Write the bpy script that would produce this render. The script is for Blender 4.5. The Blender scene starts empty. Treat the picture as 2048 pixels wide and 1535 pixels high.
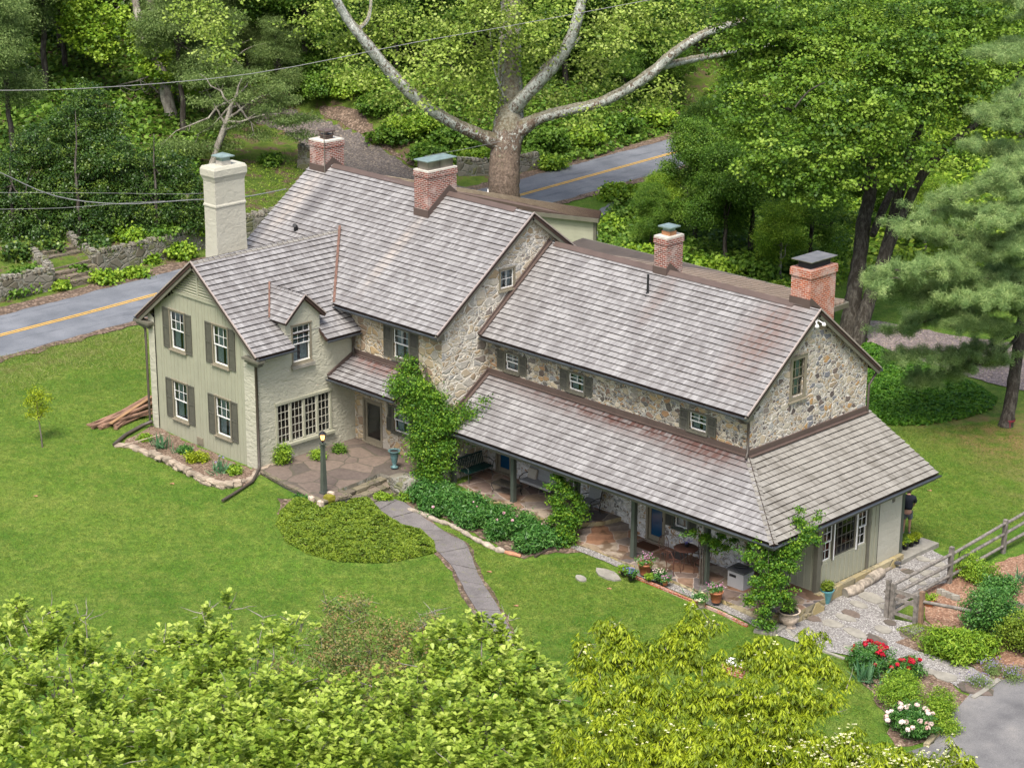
import bpy, bmesh, math, random
import numpy as np
from mathutils import Vector, Matrix
random.seed(7); RNG=np.random.default_rng(11)
scene=bpy.context.scene; COL=scene.collection
R=math.radians
# ---------------- camera
CP=np.array([43.2011,-55.236,29.403]); YAW,PIT,ROL,FPX=.7847,-.3215,.0056,4157.27
CF=np.array([-math.sin(YAW)*math.cos(PIT),math.cos(YAW)*math.cos(PIT),math.sin(PIT)])
_r=np.array([math.cos(YAW),math.sin(YAW),0.]); _u=np.cross(_r,CF)
CR=_r*math.cos(ROL)+_u*math.sin(ROL); CU=-_r*math.sin(ROL)+_u*math.cos(ROL)
cd=bpy.data.cameras.new('camera'); cam=bpy.data.objects.new('camera',cd); COL.objects.link(cam)
M=Matrix(((CR[0],CU[0],-CF[0],CP[0]),(CR[1],CU[1],-CF[1],CP[1]),(CR[2],CU[2],-CF[2],CP[2]),(0,0,0,1)))
cam.matrix_world=M; cd.sensor_width=36; cd.sensor_fit='HORIZONTAL'; cd.lens=36*FPX/2048; cd.clip_start=1; cd.clip_end=1000
scene.camera=cam
# ---------------- light
SUN_EL,SUN_AZ=R(60),R(-58)   # azimuth measured from +X towards +Y
w=bpy.data.worlds.new('World'); scene.world=w; w.use_nodes=True
nt=w.node_tree; bg=nt.nodes['Background']; sky=nt.nodes.new('ShaderNodeTexSky'); sky.sky_type='NISHITA'
sky.sun_disc=False; sky.sun_elevation=SUN_EL; sky.sun_rotation=math.pi/2-SUN_AZ; sky.air_density=1.0; sky.dust_density=4.0; sky.ozone_density=.6
nt.links.new(sky.outputs[0],bg.inputs[0]); bg.inputs[1].default_value=.135
sl=bpy.data.lights.new('sun','SUN'); sl.energy=2.6; sl.angle=R(22); sl.color=(1,.97,.92)
so=bpy.data.objects.new('sun',sl); COL.objects.link(so)
sd=Vector((math.cos(SUN_EL)*math.cos(SUN_AZ),math.cos(SUN_EL)*math.sin(SUN_AZ),math.sin(SUN_EL)))
so.rotation_euler=sd.to_track_quat('Z','Y').to_euler(); so.location=(0,0,60)
vs=scene.view_settings; vs.view_transform='Standard'; vs.look='None'; vs.exposure=1.02; vs.gamma=1; vs.use_curve_mapping=False
scene.render.engine='CYCLES'
scene.cycles.max_bounces=6; scene.cycles.transparent_max_bounces=8

# ---------------- terrain function
_cp=np.array([(-18.6,-7.7,0),(-25.6,-7.7,.05),(-22,-9,0),(-28,-8,0),(-30,-15,-.1),(-36,-5,-.3),(-36,10,-.3),(-36,30,-.3),(-26,0,-.1),(-16,-8.6,-.12),
(-13.2,-6,-.45),(-13.3,-4.4,-.5),(-14,-9.5,-.35),(-18,-12,-.3),(-11,-4.2,-.85),(-9.5,-6,-.95),(-7,-3,-1.1),(-6,-6,-1.12),(-2,-3.5,-1.15),(1,-3.2,-1.2),(2.5,-4,-1.35),
(3.6,0,-1.55),(3.1,4.5,-1.45),(3.5,9,-1.4),(8,0,-1.8),(6,-5,-1.65),(12,-6,-2),(5,13,-1.5),(-3,22,-1.5),(-10,30,-1.5),(-17,31,-1.3),(0,-10,-1.3),(-10,-14,-.9),
(-20,-20,-.5),(10,10,-1.8),(20,0,-2.2),(-30,45,-.5),(-36,60,-.3),(-5,60,-1),(20,40,-2),(5,-25,-1.5),(-35,-25,-.3),(25,-30,-2),(-24,8,-.2),(-8,3,-.7),(0,4,-1.2),(-11,12,-.8),(-13.5,-2,-.5),
(-6.5,-2,-1.1),(-2,-1,-1.2)])
_rc=np.array([(-60,-38.8),(-40,-40.3),(-10,-41.9),(0,-42.5),(10,-43.35),(34,-45.6),(52,-47.4),(75,-50.3),(100,-54),(160,-64)])
def road_x(y): return np.interp(y,_rc[:,0],_rc[:,1])
def sm(a,b,x):
    t=np.clip((x-a)/(b-a),0,1); return t*t*(3-2*t)
def H(x,y):
    x=np.asarray(x,float); y=np.asarray(y,float)
    d2=(x[...,None]-_cp[:,0])**2+(y[...,None]-_cp[:,1])**2
    ww=1/(d2+.6)**1.6
    z=(ww*_cp[:,2]).sum(-1)/ww.sum(-1)
    xc=road_x(y); k=1-sm(0,5,x-(xc+3.2)); z=z*(1-k)+(-.3)*k
    d=np.maximum(xc-3.6-x,0)
    ha=.95*sm(1.7,2.3,d)+.13*np.maximum(d-2.3,0)+.13*np.maximum(d-14,0)
    hb=.10*np.maximum(d-1,0)+.13*np.maximum(d-18,0)
    hc=.42*np.clip(d-1,0,9)+.2*np.maximum(d-10,0)
    wa=1-sm(14,19,y); wc=sm(31,37,y); wb=1-wa-wc
    z=z+np.where(d>0,wa*ha+wb*hb+wc*hc,0)
    z=z+.09*np.maximum(y-62,0)*sm(-45,-30,x)
    return z
def ray(u,v): return CF+(u-1024)/FPX*CR-(v-767.5)/FPX*CU
def gp(u,v,dz=0.):
    d=ray(u,v); t=CP[2]/-d[2]
    ts=np.linspace(40,260,2300); P=CP[None]+ts[:,None]*d[None]
    h=H(P[:,0],P[:,1])+dz; i=np.argmax(P[:,2]<h); return Vector(P[i])
def atz(u,v,z): 
    d=ray(u,v); return Vector(CP+(z-CP[2])/d[2]*d)
def aty(u,v,y):
    d=ray(u,v); return Vector(CP+(y-CP[1])/d[1]*d)
def atx(u,v,x):
    d=ray(u,v); return Vector(CP+(x-CP[0])/d[0]*d)
def atd(u,v,D): return Vector(CP+D*ray(u,v))
def h1(x,y): return float(H(x,y))
def depth(p): return float((np.array(p)-CP)@CF)

# ---------------- objects
WL={}
def tag(o,label=None,cat=None,group=None,kind=None):
    if label:o['label']=label
    if cat:o['category']=cat
    if group:o['group']=group
    if kind:o['kind']=kind
    return o
def empty(name,loc,label,cat,group=None):
    o=bpy.data.objects.new(name,None); o.empty_display_size=.3; COL.objects.link(o); o.location=loc; WL[o.name]=Vector(loc)
    return tag(o,label,cat,group)
def link_mesh(name,me,mats,parent=None,loc=None):
    """vertices given in world space; re-based on the parent (or loc)"""
    o=bpy.data.objects.new(name,me); COL.objects.link(o)
    off=WL.get(parent.name,Vector()) if parent else (Vector(loc) if loc is not None else Vector())
    if off.length>0:
        me.transform(Matrix.Translation(-off))
    for m in (mats if isinstance(mats,(list,tuple)) else [mats]): me.materials.append(m)
    if parent: o.parent=parent; WL[o.name]=off
    else: o.location=off; WL[o.name]=off
    return o
def V(*a): return Vector(a)
class MB:
    def __init__(s): s.v=[]; s.f=[]; s.m=[]; s.uv={}; s.sm=set()
    def face(s,pts,m=0,uv=None,smooth=False):
        i=len(s.v); s.v+= [tuple(p) for p in pts]; s.f.append(tuple(range(i,i+len(pts)))); s.m.append(m)
        if uv: s.uv[len(s.f)-1]=uv
        if smooth: s.sm.add(len(s.f)-1)
    def mesh(s,i0,vs,fs,m=0,smooth=False):
        i=len(s.v); s.v+=[tuple(p) for p in vs]
        for f in fs:
            s.f.append(tuple(i+k for k in f)); s.m.append(m)
            if smooth: s.sm.add(len(s.f)-1)
    def box(s,c,d,m=0,rz=0,axes=None):
        c=Vector(c); hx,hy,hz=d[0]/2,d[1]/2,d[2]/2
        if axes is None:
            ax=Vector((math.cos(rz),math.sin(rz),0)); ay=Vector((-math.sin(rz),math.cos(rz),0)); az=Vector((0,0,1))
        else: ax,ay,az=axes
        P=[c+ax*(i*hx)+ay*(j*hy)+az*(k*hz) for k in(-1,1) for j in(-1,1) for i in(-1,1)]
        s.mesh(0,P,[(0,2,3,1),(4,5,7,6),(0,1,5,4),(2,6,7,3),(0,4,6,2),(1,3,7,5)],m)
    def bb(s,x0,x1,y0,y1,z0,z1,m=0): s.box(((x0+x1)/2,(y0+y1)/2,(z0+z1)/2),(abs(x1-x0),abs(y1-y0),abs(z1-z0)),m)
    def beam(s,a,b,wd,ht,m=0,up=(0,0,1)):
        a=Vector(a);b=Vector(b);ax=(b-a).normalized(); u=Vector(up)
        ay=u.cross(ax)
        if ay.length<1e-3: ay=Vector((0,1,0)).cross(ax)
        ay.normalize(); az=ax.cross(ay)
        s.box((a+b)/2,((b-a).length,wd,ht),m,axes=(ax,ay,az))
    def prism(s,pts,vec,m=0):
        n=len(pts); vec=Vector(vec); a=[Vector(p) for p in pts]; b=[p+vec for p in a]
        s.mesh(0,a+b,[tuple(range(n-1,-1,-1)),tuple(range(n,2*n))]+[(i,(i+1)%n,n+(i+1)%n,n+i) for i in range(n)],m)
    def tube(s,pts,rad,n=8,m=0,cap=True,rough=0):
        pts=[Vector(p) for p in pts]
        if not hasattr(rad,'__len__'): rad=[rad]*len(pts)
        vs=[];prev=None
        for i,p in enumerate(pts):
            t=(pts[min(i+1,len(pts)-1)]-pts[max(i-1,0)]).normalized()
            if prev is None: a=t.orthogonal().normalized()
            else:
                a=(prev-t*prev.dot(t)); a=a.normalized() if a.length>1e-4 else t.orthogonal().normalized()
            prev=a; b=t.cross(a)
            for k in range(n):
                th=2*math.pi*k/n; r=rad[i]*(1+rough*(random.random()-.5))
                vs.append(p+a*(math.cos(th)*r)+b*(math.sin(th)*r))
        fs=[(i*n+k,i*n+(k+1)%n,(i+1)*n+(k+1)%n,(i+1)*n+k) for i in range(len(pts)-1) for k in range(n)]
        s.mesh(0,vs,fs,m,True)
        if cap:
            s.mesh(0,vs[:n],[tuple(range(n-1,-1,-1))],m); s.mesh(0,vs[-n:],[tuple(range(n))],m)
    def lathe(s,c,prof,n=20,m=0):
        c=Vector(c); vs=[c+Vector((r*math.cos(2*math.pi*k/n),r*math.sin(2*math.pi*k/n),z)) for r,z in prof for k in range(n)]
        s.mesh(0,vs,[(i*n+k,i*n+(k+1)%n,(i+1)*n+(k+1)%n,(i+1)*n+k) for i in range(len(prof)-1) for k in range(n)],m,True)
    def rock(s,c,d,m=0,seed=0,rz=0):
        rr=random.Random(seed); bm=bmesh.new(); bmesh.ops.create_cube(bm,size=1)
        bmesh.ops.subdivide_edges(bm,edges=bm.edges[:],cuts=1,use_grid_fill=True)
        ca,sa=math.cos(rz),math.sin(rz); vs=[]
        for v in bm.verts:
            p=v.co.copy(); q=p.normalized()*.62; p=p*.55+q*.45
            p=Vector((p.x*d[0]*(1+rr.uniform(-.13,.13)),p.y*d[1]*(1+rr.uniform(-.13,.13)),p.z*d[2]*(1+rr.uniform(-.1,.1))))
            vs.append(Vector(c)+Vector((p.x*ca-p.y*sa,p.x*sa+p.y*ca,p.z)))
        s.mesh(0,vs,[tuple(v.index for v in f.verts) for f in bm.faces],m); bm.free()
    def build(s,name,mats,parent=None,loc=None):
        me=bpy.data.meshes.new(name); me.from_pydata(s.v,[],s.f); me.update()
        me.polygons.foreach_set('material_index',s.m)
        if s.sm: 
            a=np.zeros(len(s.f),bool); a[list(s.sm)]=True; me.polygons.foreach_set('use_smooth',a)
        uvl=me.uv_layers.new(name='UVMap'); L=len(me.loops); uv=np.zeros((L,2))
        for p in me.polygons:
            c=s.uv.get(p.index)
            if c: 
                for k,li in enumerate(p.loop_indices): uv[li]=c[k]
            else:
                n=p.normal
                for li in p.loop_indices:
                    co=s.v[me.loops[li].vertex_index]
                    if abs(n.z)>.8: uv[li]=(co[0],co[1])
                    elif abs(n.x)>abs(n.y): uv[li]=(co[1],co[2])
                    else: uv[li]=(co[0],co[2])
        uvl.data.foreach_set('uv',uv.ravel())
        return link_mesh(name,me,mats,parent,loc)

# ---------------- materials
def mat(name,fn,bump=None):
    m=bpy.data.materials.new(name); m.use_nodes=True; t=m.node_tree; 
    class G: pass
    g=G(); g.t=t; N=t.nodes; L=t.links; b=N['Principled BSDF']; g.b=b
    def S(x,i):
        if isinstance(i,bpy.types.NodeSocket): L.new(i,x)
        elif hasattr(i,'__len__') and len(i)==3 and x.type=='RGBA': x.default_value=(*i,1)
        else: x.default_value=i
    g.S=S
    def node(k,**kw):
        n=N.new('ShaderNode'+k)
        for a,v in kw.items():
            if isinstance(a,str) and hasattr(n,a) and not a.startswith('i_'): setattr(n,a,v)
        return n
    g.node=node
    g.pos=lambda: node('NewGeometry').outputs['Position']
    g.uv=lambda: node('TexCoord').outputs['UV']
    def mapping(v,sc=(1,1,1),rot=(0,0,0),loc=(0,0,0)):
        n=node('Mapping'); L.new(v,n.inputs[0]); S(n.inputs['Scale'],sc); S(n.inputs['Rotation'],rot); S(n.inputs['Location'],loc); return n.outputs[0]
    g.map=mapping
    def noise(v,sc=5,det=3,rough=.5,dist=0,out=0):
        n=node('TexNoise'); L.new(v,n.inputs['Vector']); S(n.inputs['Scale'],sc); S(n.inputs['Detail'],det); S(n.inputs['Roughness'],rough); S(n.inputs['Distortion'],dist); return n.outputs[out]
    g.noise=noise
    def vor(v,sc=5,feature='F1',out='Color',rnd=1):
        n=node('TexVoronoi'); n.feature=feature; L.new(v,n.inputs['Vector']); S(n.inputs['Scale'],sc); S(n.inputs['Randomness'],rnd); return n.outputs[out]
    g.vor=vor
    def ramp(f,stops,interp='LINEAR'):
        n=node('ValToRGB'); n.color_ramp.interpolation=interp; S(n.inputs[0],f); e=n.color_ramp.elements
        while len(e)<len(stops): e.new(.5)
        for q,(p,c) in zip(e,stops): q.position=p; q.color=(*c,1) if len(c)==3 else c
        return n.outputs[0]
    g.ramp=ramp
    def mix(f,a,b_,mode='MIX'):
        n=node('Mix'); n.data_type='RGBA'; n.blend_type=mode; S(n.inputs[0],f); S(n.inputs[6],a); S(n.inputs[7],b_); return n.outputs[2]
    g.mix=mix
    def mth(op,a,b_=0,c=0,clamp=False):
        n=node('Math'); n.operation=op; n.use_clamp=clamp; S(n.inputs[0],a); S(n.inputs[1],b_)
        S(n.inputs[2],c); return n.outputs[0]
    g.m=mth
    def sep(v):
        n=node('SeparateXYZ'); L.new(v,n.inputs[0]); return n.outputs
    g.sep=sep
    def comb(x,y,z=0):
        n=node('CombineXYZ'); S(n.inputs[0],x);S(n.inputs[1],y);S(n.inputs[2],z); return n.outputs[0]
    g.comb=comb
    def wn(v):
        n=node('TexWhiteNoise'); n.noise_dimensions='3D'; L.new(v,n.inputs[0]); return n.outputs
    g.wn=wn
    def bumpn(h,st=.5,dist=.02):
        n=node('Bump'); S(n.inputs['Height'],h); S(n.inputs['Strength'],st); S(n.inputs['Distance'],dist); L.new(n.outputs[0],b.inputs['Normal'])
    g.bump=bumpn
    def out(col,rough=.8,spec=.3,metal=0):
        S(b.inputs['Base Color'],col); S(b.inputs['Roughness'],rough); S(b.inputs['Specular IOR Level'],spec); S(b.inputs['Metallic'],metal)
    g.out=out
    fn(g); return m
def plain(name,col,rough=.6,spec=.3,metal=0,var=.15,sc=3,bs=.0):
    def f(g):
        p=g.pos(); n=g.noise(p,sc,4,.6)
        c=g.ramp(n,[(.3,tuple(x*(1-var) for x in col)),(.7,tuple(min(1,x*(1+var)) for x in col))])
        g.out(c,rough,spec,metal)
        if bs: g.bump(g.noise(p,sc*8,3),bs,.01)
    return mat(name,f)
def stone(name,cols,mortar,sc=2.6,mw=.05,stretch=1.7,whitew=0.):
    def f(g):
        p=g.pos(); wz=g.noise(p,2.2,2,.5,out=1)
        v=g.node('VectorMath'); v.operation='MULTIPLY_ADD'; g.S(v.inputs[0],wz); v.inputs[1].default_value=(.35,.35,.25); g.S(v.inputs[2],p)
        q=g.map(v.outputs[0],(1,1,stretch))
        e1=g.vor(q,sc*.72,'DISTANCE_TO_EDGE','Distance'); c1=g.vor(q,sc*.72,'F1','Color')
        e2=g.vor(q,sc*1.55,'DISTANCE_TO_EDGE','Distance'); c2=g.vor(q,sc*1.55,'F1','Color')
        pick=g.m('GREATER_THAN',g.wn(g.vor(q,sc*.72,'F1','Position'))[0],.52)
        e=g.m('ADD',g.m('MULTIPLY',e1,g.m('SUBTRACT',1,pick)),g.m('MULTIPLY',g.m('MINIMUM',e1,g.m('MULTIPLY',e2,.8)),pick)); c=g.mix(pick,c1,c2)
        r=g.node('SeparateColor'); g.t.links.new(c,r.inputs[0])
        stops=[(i/len(cols),cc) for i,cc in enumerate(cols)]
        col=g.ramp(r.outputs[0],stops,'CONSTANT')
        col=g.mix(g.m('MULTIPLY',g.noise(p,14,4,.65),.6),col,g.mix(.35,col,(.42,.38,.31)))
        col=g.mix(.35,col,g.ramp(g.noise(p,30,3),[(.3,(.1,.09,.08)),(.7,(.55,.5,.43))]),'OVERLAY')
        mwv=g.m('MULTIPLY',g.m('ADD',g.noise(p,3.1,3),-.15),mw*2.6)
        k=g.m('LESS_THAN',e,mwv)
        if whitew>0: k=g.m('MAXIMUM',k,g.m('GREATER_THAN',g.noise(p,5,4,.7),1-whitew))
        mc=g.ramp(g.noise(p,9,4,.6),[(.3,tuple(x*.78 for x in mortar)),(.7,mortar)])
        col=g.mix(k,col,mc)
        g.out(col,.9,.2)
        g.bump(g.m('MINIMUM',g.m('ADD',g.m('MULTIPLY',e,5),g.m('MULTIPLY',g.noise(p,25,3),.25)),.7),1.0,.06)
    return mat(name,f)
STC=[(.08,.07,.062),(.34,.22,.11),(.10,.095,.09),(.42,.33,.21),(.10,.075,.065),(.30,.27,.23),(.42,.30,.16),(.24,.25,.26),(.50,.44,.34),(.35,.2,.10),(.17,.15,.14),(.45,.38,.27),(.33,.32,.30),(.52,.46,.36),(.22,.14,.10),(.4,.33,.24)]
STG=[(.45,.38,.28),(.5,.46,.38),(.40,.30,.18),(.36,.36,.35),(.52,.47,.38),(.22,.19,.17),(.48,.40,.29),(.42,.40,.36),(.5,.42,.3),(.33,.26,.18)]
M_={}
M_['stoneC']=stone('fieldstone_dark_mix',STC,(.54,.50,.42),4.6,.055,1.5,.13)
M_['stoneG']=stone('fieldstone_gable',STG+[(.07,.055,.055),(.10,.085,.09),(.46,.42,.34),(.42,.25,.10),(.13,.10,.09),(.16,.17,.20)],(.64,.59,.51),4.7,.065,1.45,.30)
M_['stoneB']=stone('limestone_pale',STG,(.66,.61,.52),2.6,.055,1.9,.40)
M_['stoneBf']=stone('fieldstone_tan',[(.42,.34,.22),(.45,.33,.18),(.3,.22,.15),(.5,.43,.32),(.4,.37,.32),(.28,.2,.13),(.48,.36,.2)],(.54,.48,.38),3.3,.06,1.35,.15)
M_['stoneW']=stone('whitewashed_stone',STC,(.68,.66,.62),3.6,.09,1.5,.5)
M_['retain']=stone('retaining_stone',[(.14,.13,.10),(.19,.18,.15),(.11,.10,.07),(.22,.21,.18),(.12,.13,.06)],(.22,.22,.18),2.2,.03,1.5,.25)
M_['curb']=stone('sandstone_curb',[(.36,.29,.13),(.3,.25,.13),(.38,.33,.2),(.26,.23,.14)],(.33,.28,.18),2,.03,1.2)
def f(g):
    p=g.pos(); n=g.noise(g.map(p,(1,1,1.8)),3.2,3,.5,1.0); n2=g.noise(p,1.1,3)
    c=g.mix(g.m('MULTIPLY',n2,.6),(.40,.385,.30),(.35,.335,.255)); g.out(c,.85,.25)
    g.bump(n,.9,.06)
M_['stucco']=mat('trowelled_stucco',f)
M_['sage']=plain('sage_siding_paint',(.285,.282,.205),.6,.3,0,.06,2)
M_['sage2']=plain('sage_siding_paint_light',(.31,.305,.225),.6,.3,0,.06,2)
M_['stuccoL']=M_['stucco']
def f(g):
    p=g.pos(); n=g.noise(g.map(p,(1,1,1.4)),3.0,3,.5,.8); c=g.mix(g.noise(p,1.4,4),(.42,.405,.33),(.36,.34,.27)); g.out(c,.85,.25); g.bump(n,.6,.05)
M_['stuccoP']=mat('pale_stucco',f)
M_['trim']=plain('olive_trim_paint',(.115,.108,.082),.5,.35,0,.12,3)
M_['taupe']=plain('taupe_window_frame',(.20,.175,.125),.55,.3,0,.1,3)
M_['green']=plain('dark_green_post_paint',(.062,.073,.058),.5,.35,0,.12,3)
M_['shut']=plain('shutter_paint',(.082,.079,.062),.55,.3,0,.15,4)
M_['cream']=plain('cream_muntin_paint',(.50,.475,.38),.5,.4,0,.06,4)
M_['white']=plain('white_sash_paint',(.72,.70,.66),.5,.4,0,.05,4)
M_['flash']=plain('brown_painted_flashing',(.085,.06,.05),.6,.3,0,.12,1.5)
M_['gutter']=plain('dark_bronze_gutter',(.085,.095,.105),.35,.5,.5,.2,2)
M_['down']=plain('brown_downspout',(.06,.048,.038),.45,.4,0,.15,2)
M_['copper']=plain('weathered_copper_valley',(.12,.062,.042),.6,.4,.1,.45,5)
M_['rake']=plain('rake_drip_edge',(.34,.28,.25),.5,.4,.2,.1,2)
M_['capmetal']=plain('verdigris_chimney_cap',(.24,.31,.28),.45,.5,.5,.25,3)
M_['steel']=plain('galvanised_cap',(.26,.23,.20),.4,.5,.7,.3,2)
M_['mesh']=plain('black_spark_screen',(.03,.03,.03),.7,.2)
M_['concrete']=plain('mortar_crown',(.45,.42,.36),.9,.2,0,.2,3,.3)
M_['clay']=plain('clay_flue',(.35,.17,.08),.8)
M_['black']=plain('black_iron',(.012,.012,.013),.5,.4)
M_['dark']=plain('dark_interior',(.03,.028,.025),.9,.1)
M_['slab']=plain('interior_floor',(.12,.09,.07),.9,.1)
M_['curtain']=plain('pale_curtain',(.32,.38,.38),.9,.1,0,.2,12)
M_['red']=plain('red_cloth',(.35,.02,.03),.8,.2)
M_['terra']=plain('terracotta',(.38,.145,.07),.8,.25,0,.2,8,.2)
M_['teal']=plain('verdigris_teal_urn',(.08,.15,.15),.55,.35,0,.35,14)
M_['iron']=plain('rusty_iron_furniture',(.10,.045,.03),.7,.3,0,.2,8)
M_['mulch']=None
def brick(name,c1,c2,mo,msz=.012):
    def f(g):
        n=g.node('TexBrick'); g.t.links.new(g.uv(),n.inputs[0]); n.offset=.5
        for k,vv in (('Color1',(*c1,1)),('Color2',(*c2,1)),('Mortar',(*mo,1)),('Scale',1),('Mortar Size',msz),('Mortar Smooth',.15),('Bias',-.1),('Brick Width',.215),('Row Height',.078)): n.inputs[k].default_value=vv
        p=g.pos(); c=g.mix(.55,n.outputs[0],g.ramp(g.noise(p,12,4,.7),[(.25,(.12,.1,.1)),(.75,(.75,.68,.62))]),'OVERLAY')
        c=g.mix(g.ramp(g.noise(p,2.3,3),[(.5,(0,0,0)),(.66,(.55,)*3)]),c,(.42,.34,.3))
        g.out(c,.85,.25); g.bump(g.m('SUBTRACT',1,n.outputs[1]),.5,.01)
    return mat(name,f)
M_['brick']=brick('weathered_red_brick',(.24,.058,.036),(.085,.035,.03),(.42,.38,.34),.012)
M_['brickO']=brick('orange_red_brick',(.38,.095,.042),(.24,.06,.032),(.46,.36,.29))
def shingle(name,pal,stain=[],expo=.25,wdt=.105,moss=[]):
    def f(g):
        uv=g.sep(g.uv()); p=g.pos()
        row=g.m('FLOOR',g.m('DIVIDE',uv[1],expo)); off=g.wn(g.comb(row,3.3,1))[0]
        cu=g.m('ADD',g.m('DIVIDE',uv[0],wdt),g.m('MULTIPLY',off,7)); 
        cu=g.m('ADD',cu,g.m('MULTIPLY',g.noise(g.comb(cu,row,0),.9,1),.8))
        cell=g.m('FLOOR',cu); r=g.wn(g.comb(cell,row,5)); fr=g.m('FRACT',cu)
        col=g.ramp(g.m('ADD',g.m('ADD',g.m('MULTIPLY',r[0],.17),g.m('MULTIPLY',g.noise(g.comb(g.m('MULTIPLY',uv[0],2.6),g.m('MULTIPLY',uv[1],.8),g.m('MULTIPLY',row,.12)),1,4,.65),.74)),g.m('MULTIPLY',g.noise(p,.5,2),.14)),pal)
        st=g.noise(g.comb(g.m('MULTIPLY',uv[0],26),g.m('MULTIPLY',uv[1],1.6),row),1,3,.6)
        col=g.mix(.26,col,g.ramp(st,[(.25,(.22,.2,.19)),(.75,(.8,.78,.76))]),'OVERLAY')
        # thin dark line down one side of each shingle
        gap=g.m('MAXIMUM',g.m('LESS_THAN',fr,.07),0)
        col=g.mix(g.m('MULTIPLY',gap,.5),col,(.10,.075,.06))
        for (c,rad,cc,amt) in stain:
            d=g.node('VectorMath'); d.operation='SUBTRACT'; g.S(d.inputs[0],p); d.inputs[1].default_value=c
            dd=g.node('VectorMath'); dd.operation='DIVIDE'; g.S(dd.inputs[0],d.outputs[0]); dd.inputs[1].default_value=rad
            ln=g.node('VectorMath'); ln.operation='LENGTH'; g.S(ln.inputs[0],dd.outputs[0])
            k=g.m('SUBTRACT',1,ln.outputs['Value'],clamp=True)
            k=g.m('MULTIPLY',k,g.m('MULTIPLY_ADD',g.m('ADD',r[0],g.noise(p,2.5,3)),1.3,-.25),clamp=True)
            col=g.mix(g.m('MULTIPLY',k,amt),col,cc)
        g.out(col,.8,.25); g.bump(g.m('ADD',st,g.m('MULTIPLY',fr,.3)),.35,.01)
    return mat(name,f)
PAL=[(.2,(.085,.079,.076)),(.36,(.15,.143,.139)),(.5,(.182,.176,.173)),(.62,(.24,.235,.23)),(.78,(.30,.295,.29)),(1,(.25,.225,.20))]
RS=(.13,.085,.07)
M_['shC']=shingle('grey_cedar_shingles_main',PAL,[((-1.2,2.2,7.3),(1.5,3.4,2.6),RS,.8),((-6.6,2.4,7.6),(.5,1.8,2),RS,.5),((-18.3,-.6,7.7),(.42,3.2,2.6),(.33,.29,.25),.6),((-25.7,.3,8.4),(.7,2.8,2.2),(.32,.28,.24),.6),((-24.6,.6,8.5),(.7,2.2,1.8),(.09,.085,.085),.7)])
M_['shP']=shingle('grey_cedar_shingles_porch',PAL,[((-6,0,3.55),(8.5,.95,.95),(.075,.038,.03),1.0),((-1.8,-.2,3.5),(2.6,1.3,1.1),(.08,.04,.032),.9),((-16.5,-2.6,3.7),(2.6,.9,.7),(.13,.06,.045),.9)])
PALT=[(.2,(.09,.082,.068)),(.38,(.15,.141,.12)),(.5,(.20,.19,.167)),(.68,(.25,.24,.212)),(.9,(.32,.305,.27))]
M_['shH']=shingle('tan_grey_cedar_shingles',PALT,[((-18.2,-3.6,5.2),(1.3,1.4,1.2),(.13,.14,.03),1.)])
M_['shG']=shingle('brown_cedar_shingles',[(.2,(.14,.11,.075)),(.5,(.25,.205,.14)),(.8,(.36,.31,.22))],[],.16,.12)
def f(g):
    n=g.node('BsdfGlossy'); n.inputs['Roughness'].default_value=.06; n.inputs[0].default_value=(.8,.85,.9,1)
    t=g.node('BsdfTransparent'); t.inputs[0].default_value=(.75,.8,.82,1); fr=g.node('Fresnel'); fr.inputs[0].default_value=1.5
    mx=g.node('MixShader'); L=g.t.links; L.new(g.m('MULTIPLY_ADD',fr.outputs[0],.8,.05,clamp=True),mx.inputs[0]); L.new(t.outputs[0],mx.inputs[1]); L.new(n.outputs[0],mx.inputs[2]); L.new(mx.outputs[0],g.t.nodes['Material Output'].inputs[0])
M_['glass']=mat('window_glass',f)
def f(g): g.out((.006,.05,.11),.12,.6)
M_['blueglass']=mat('blue_door_glass',f)
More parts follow.
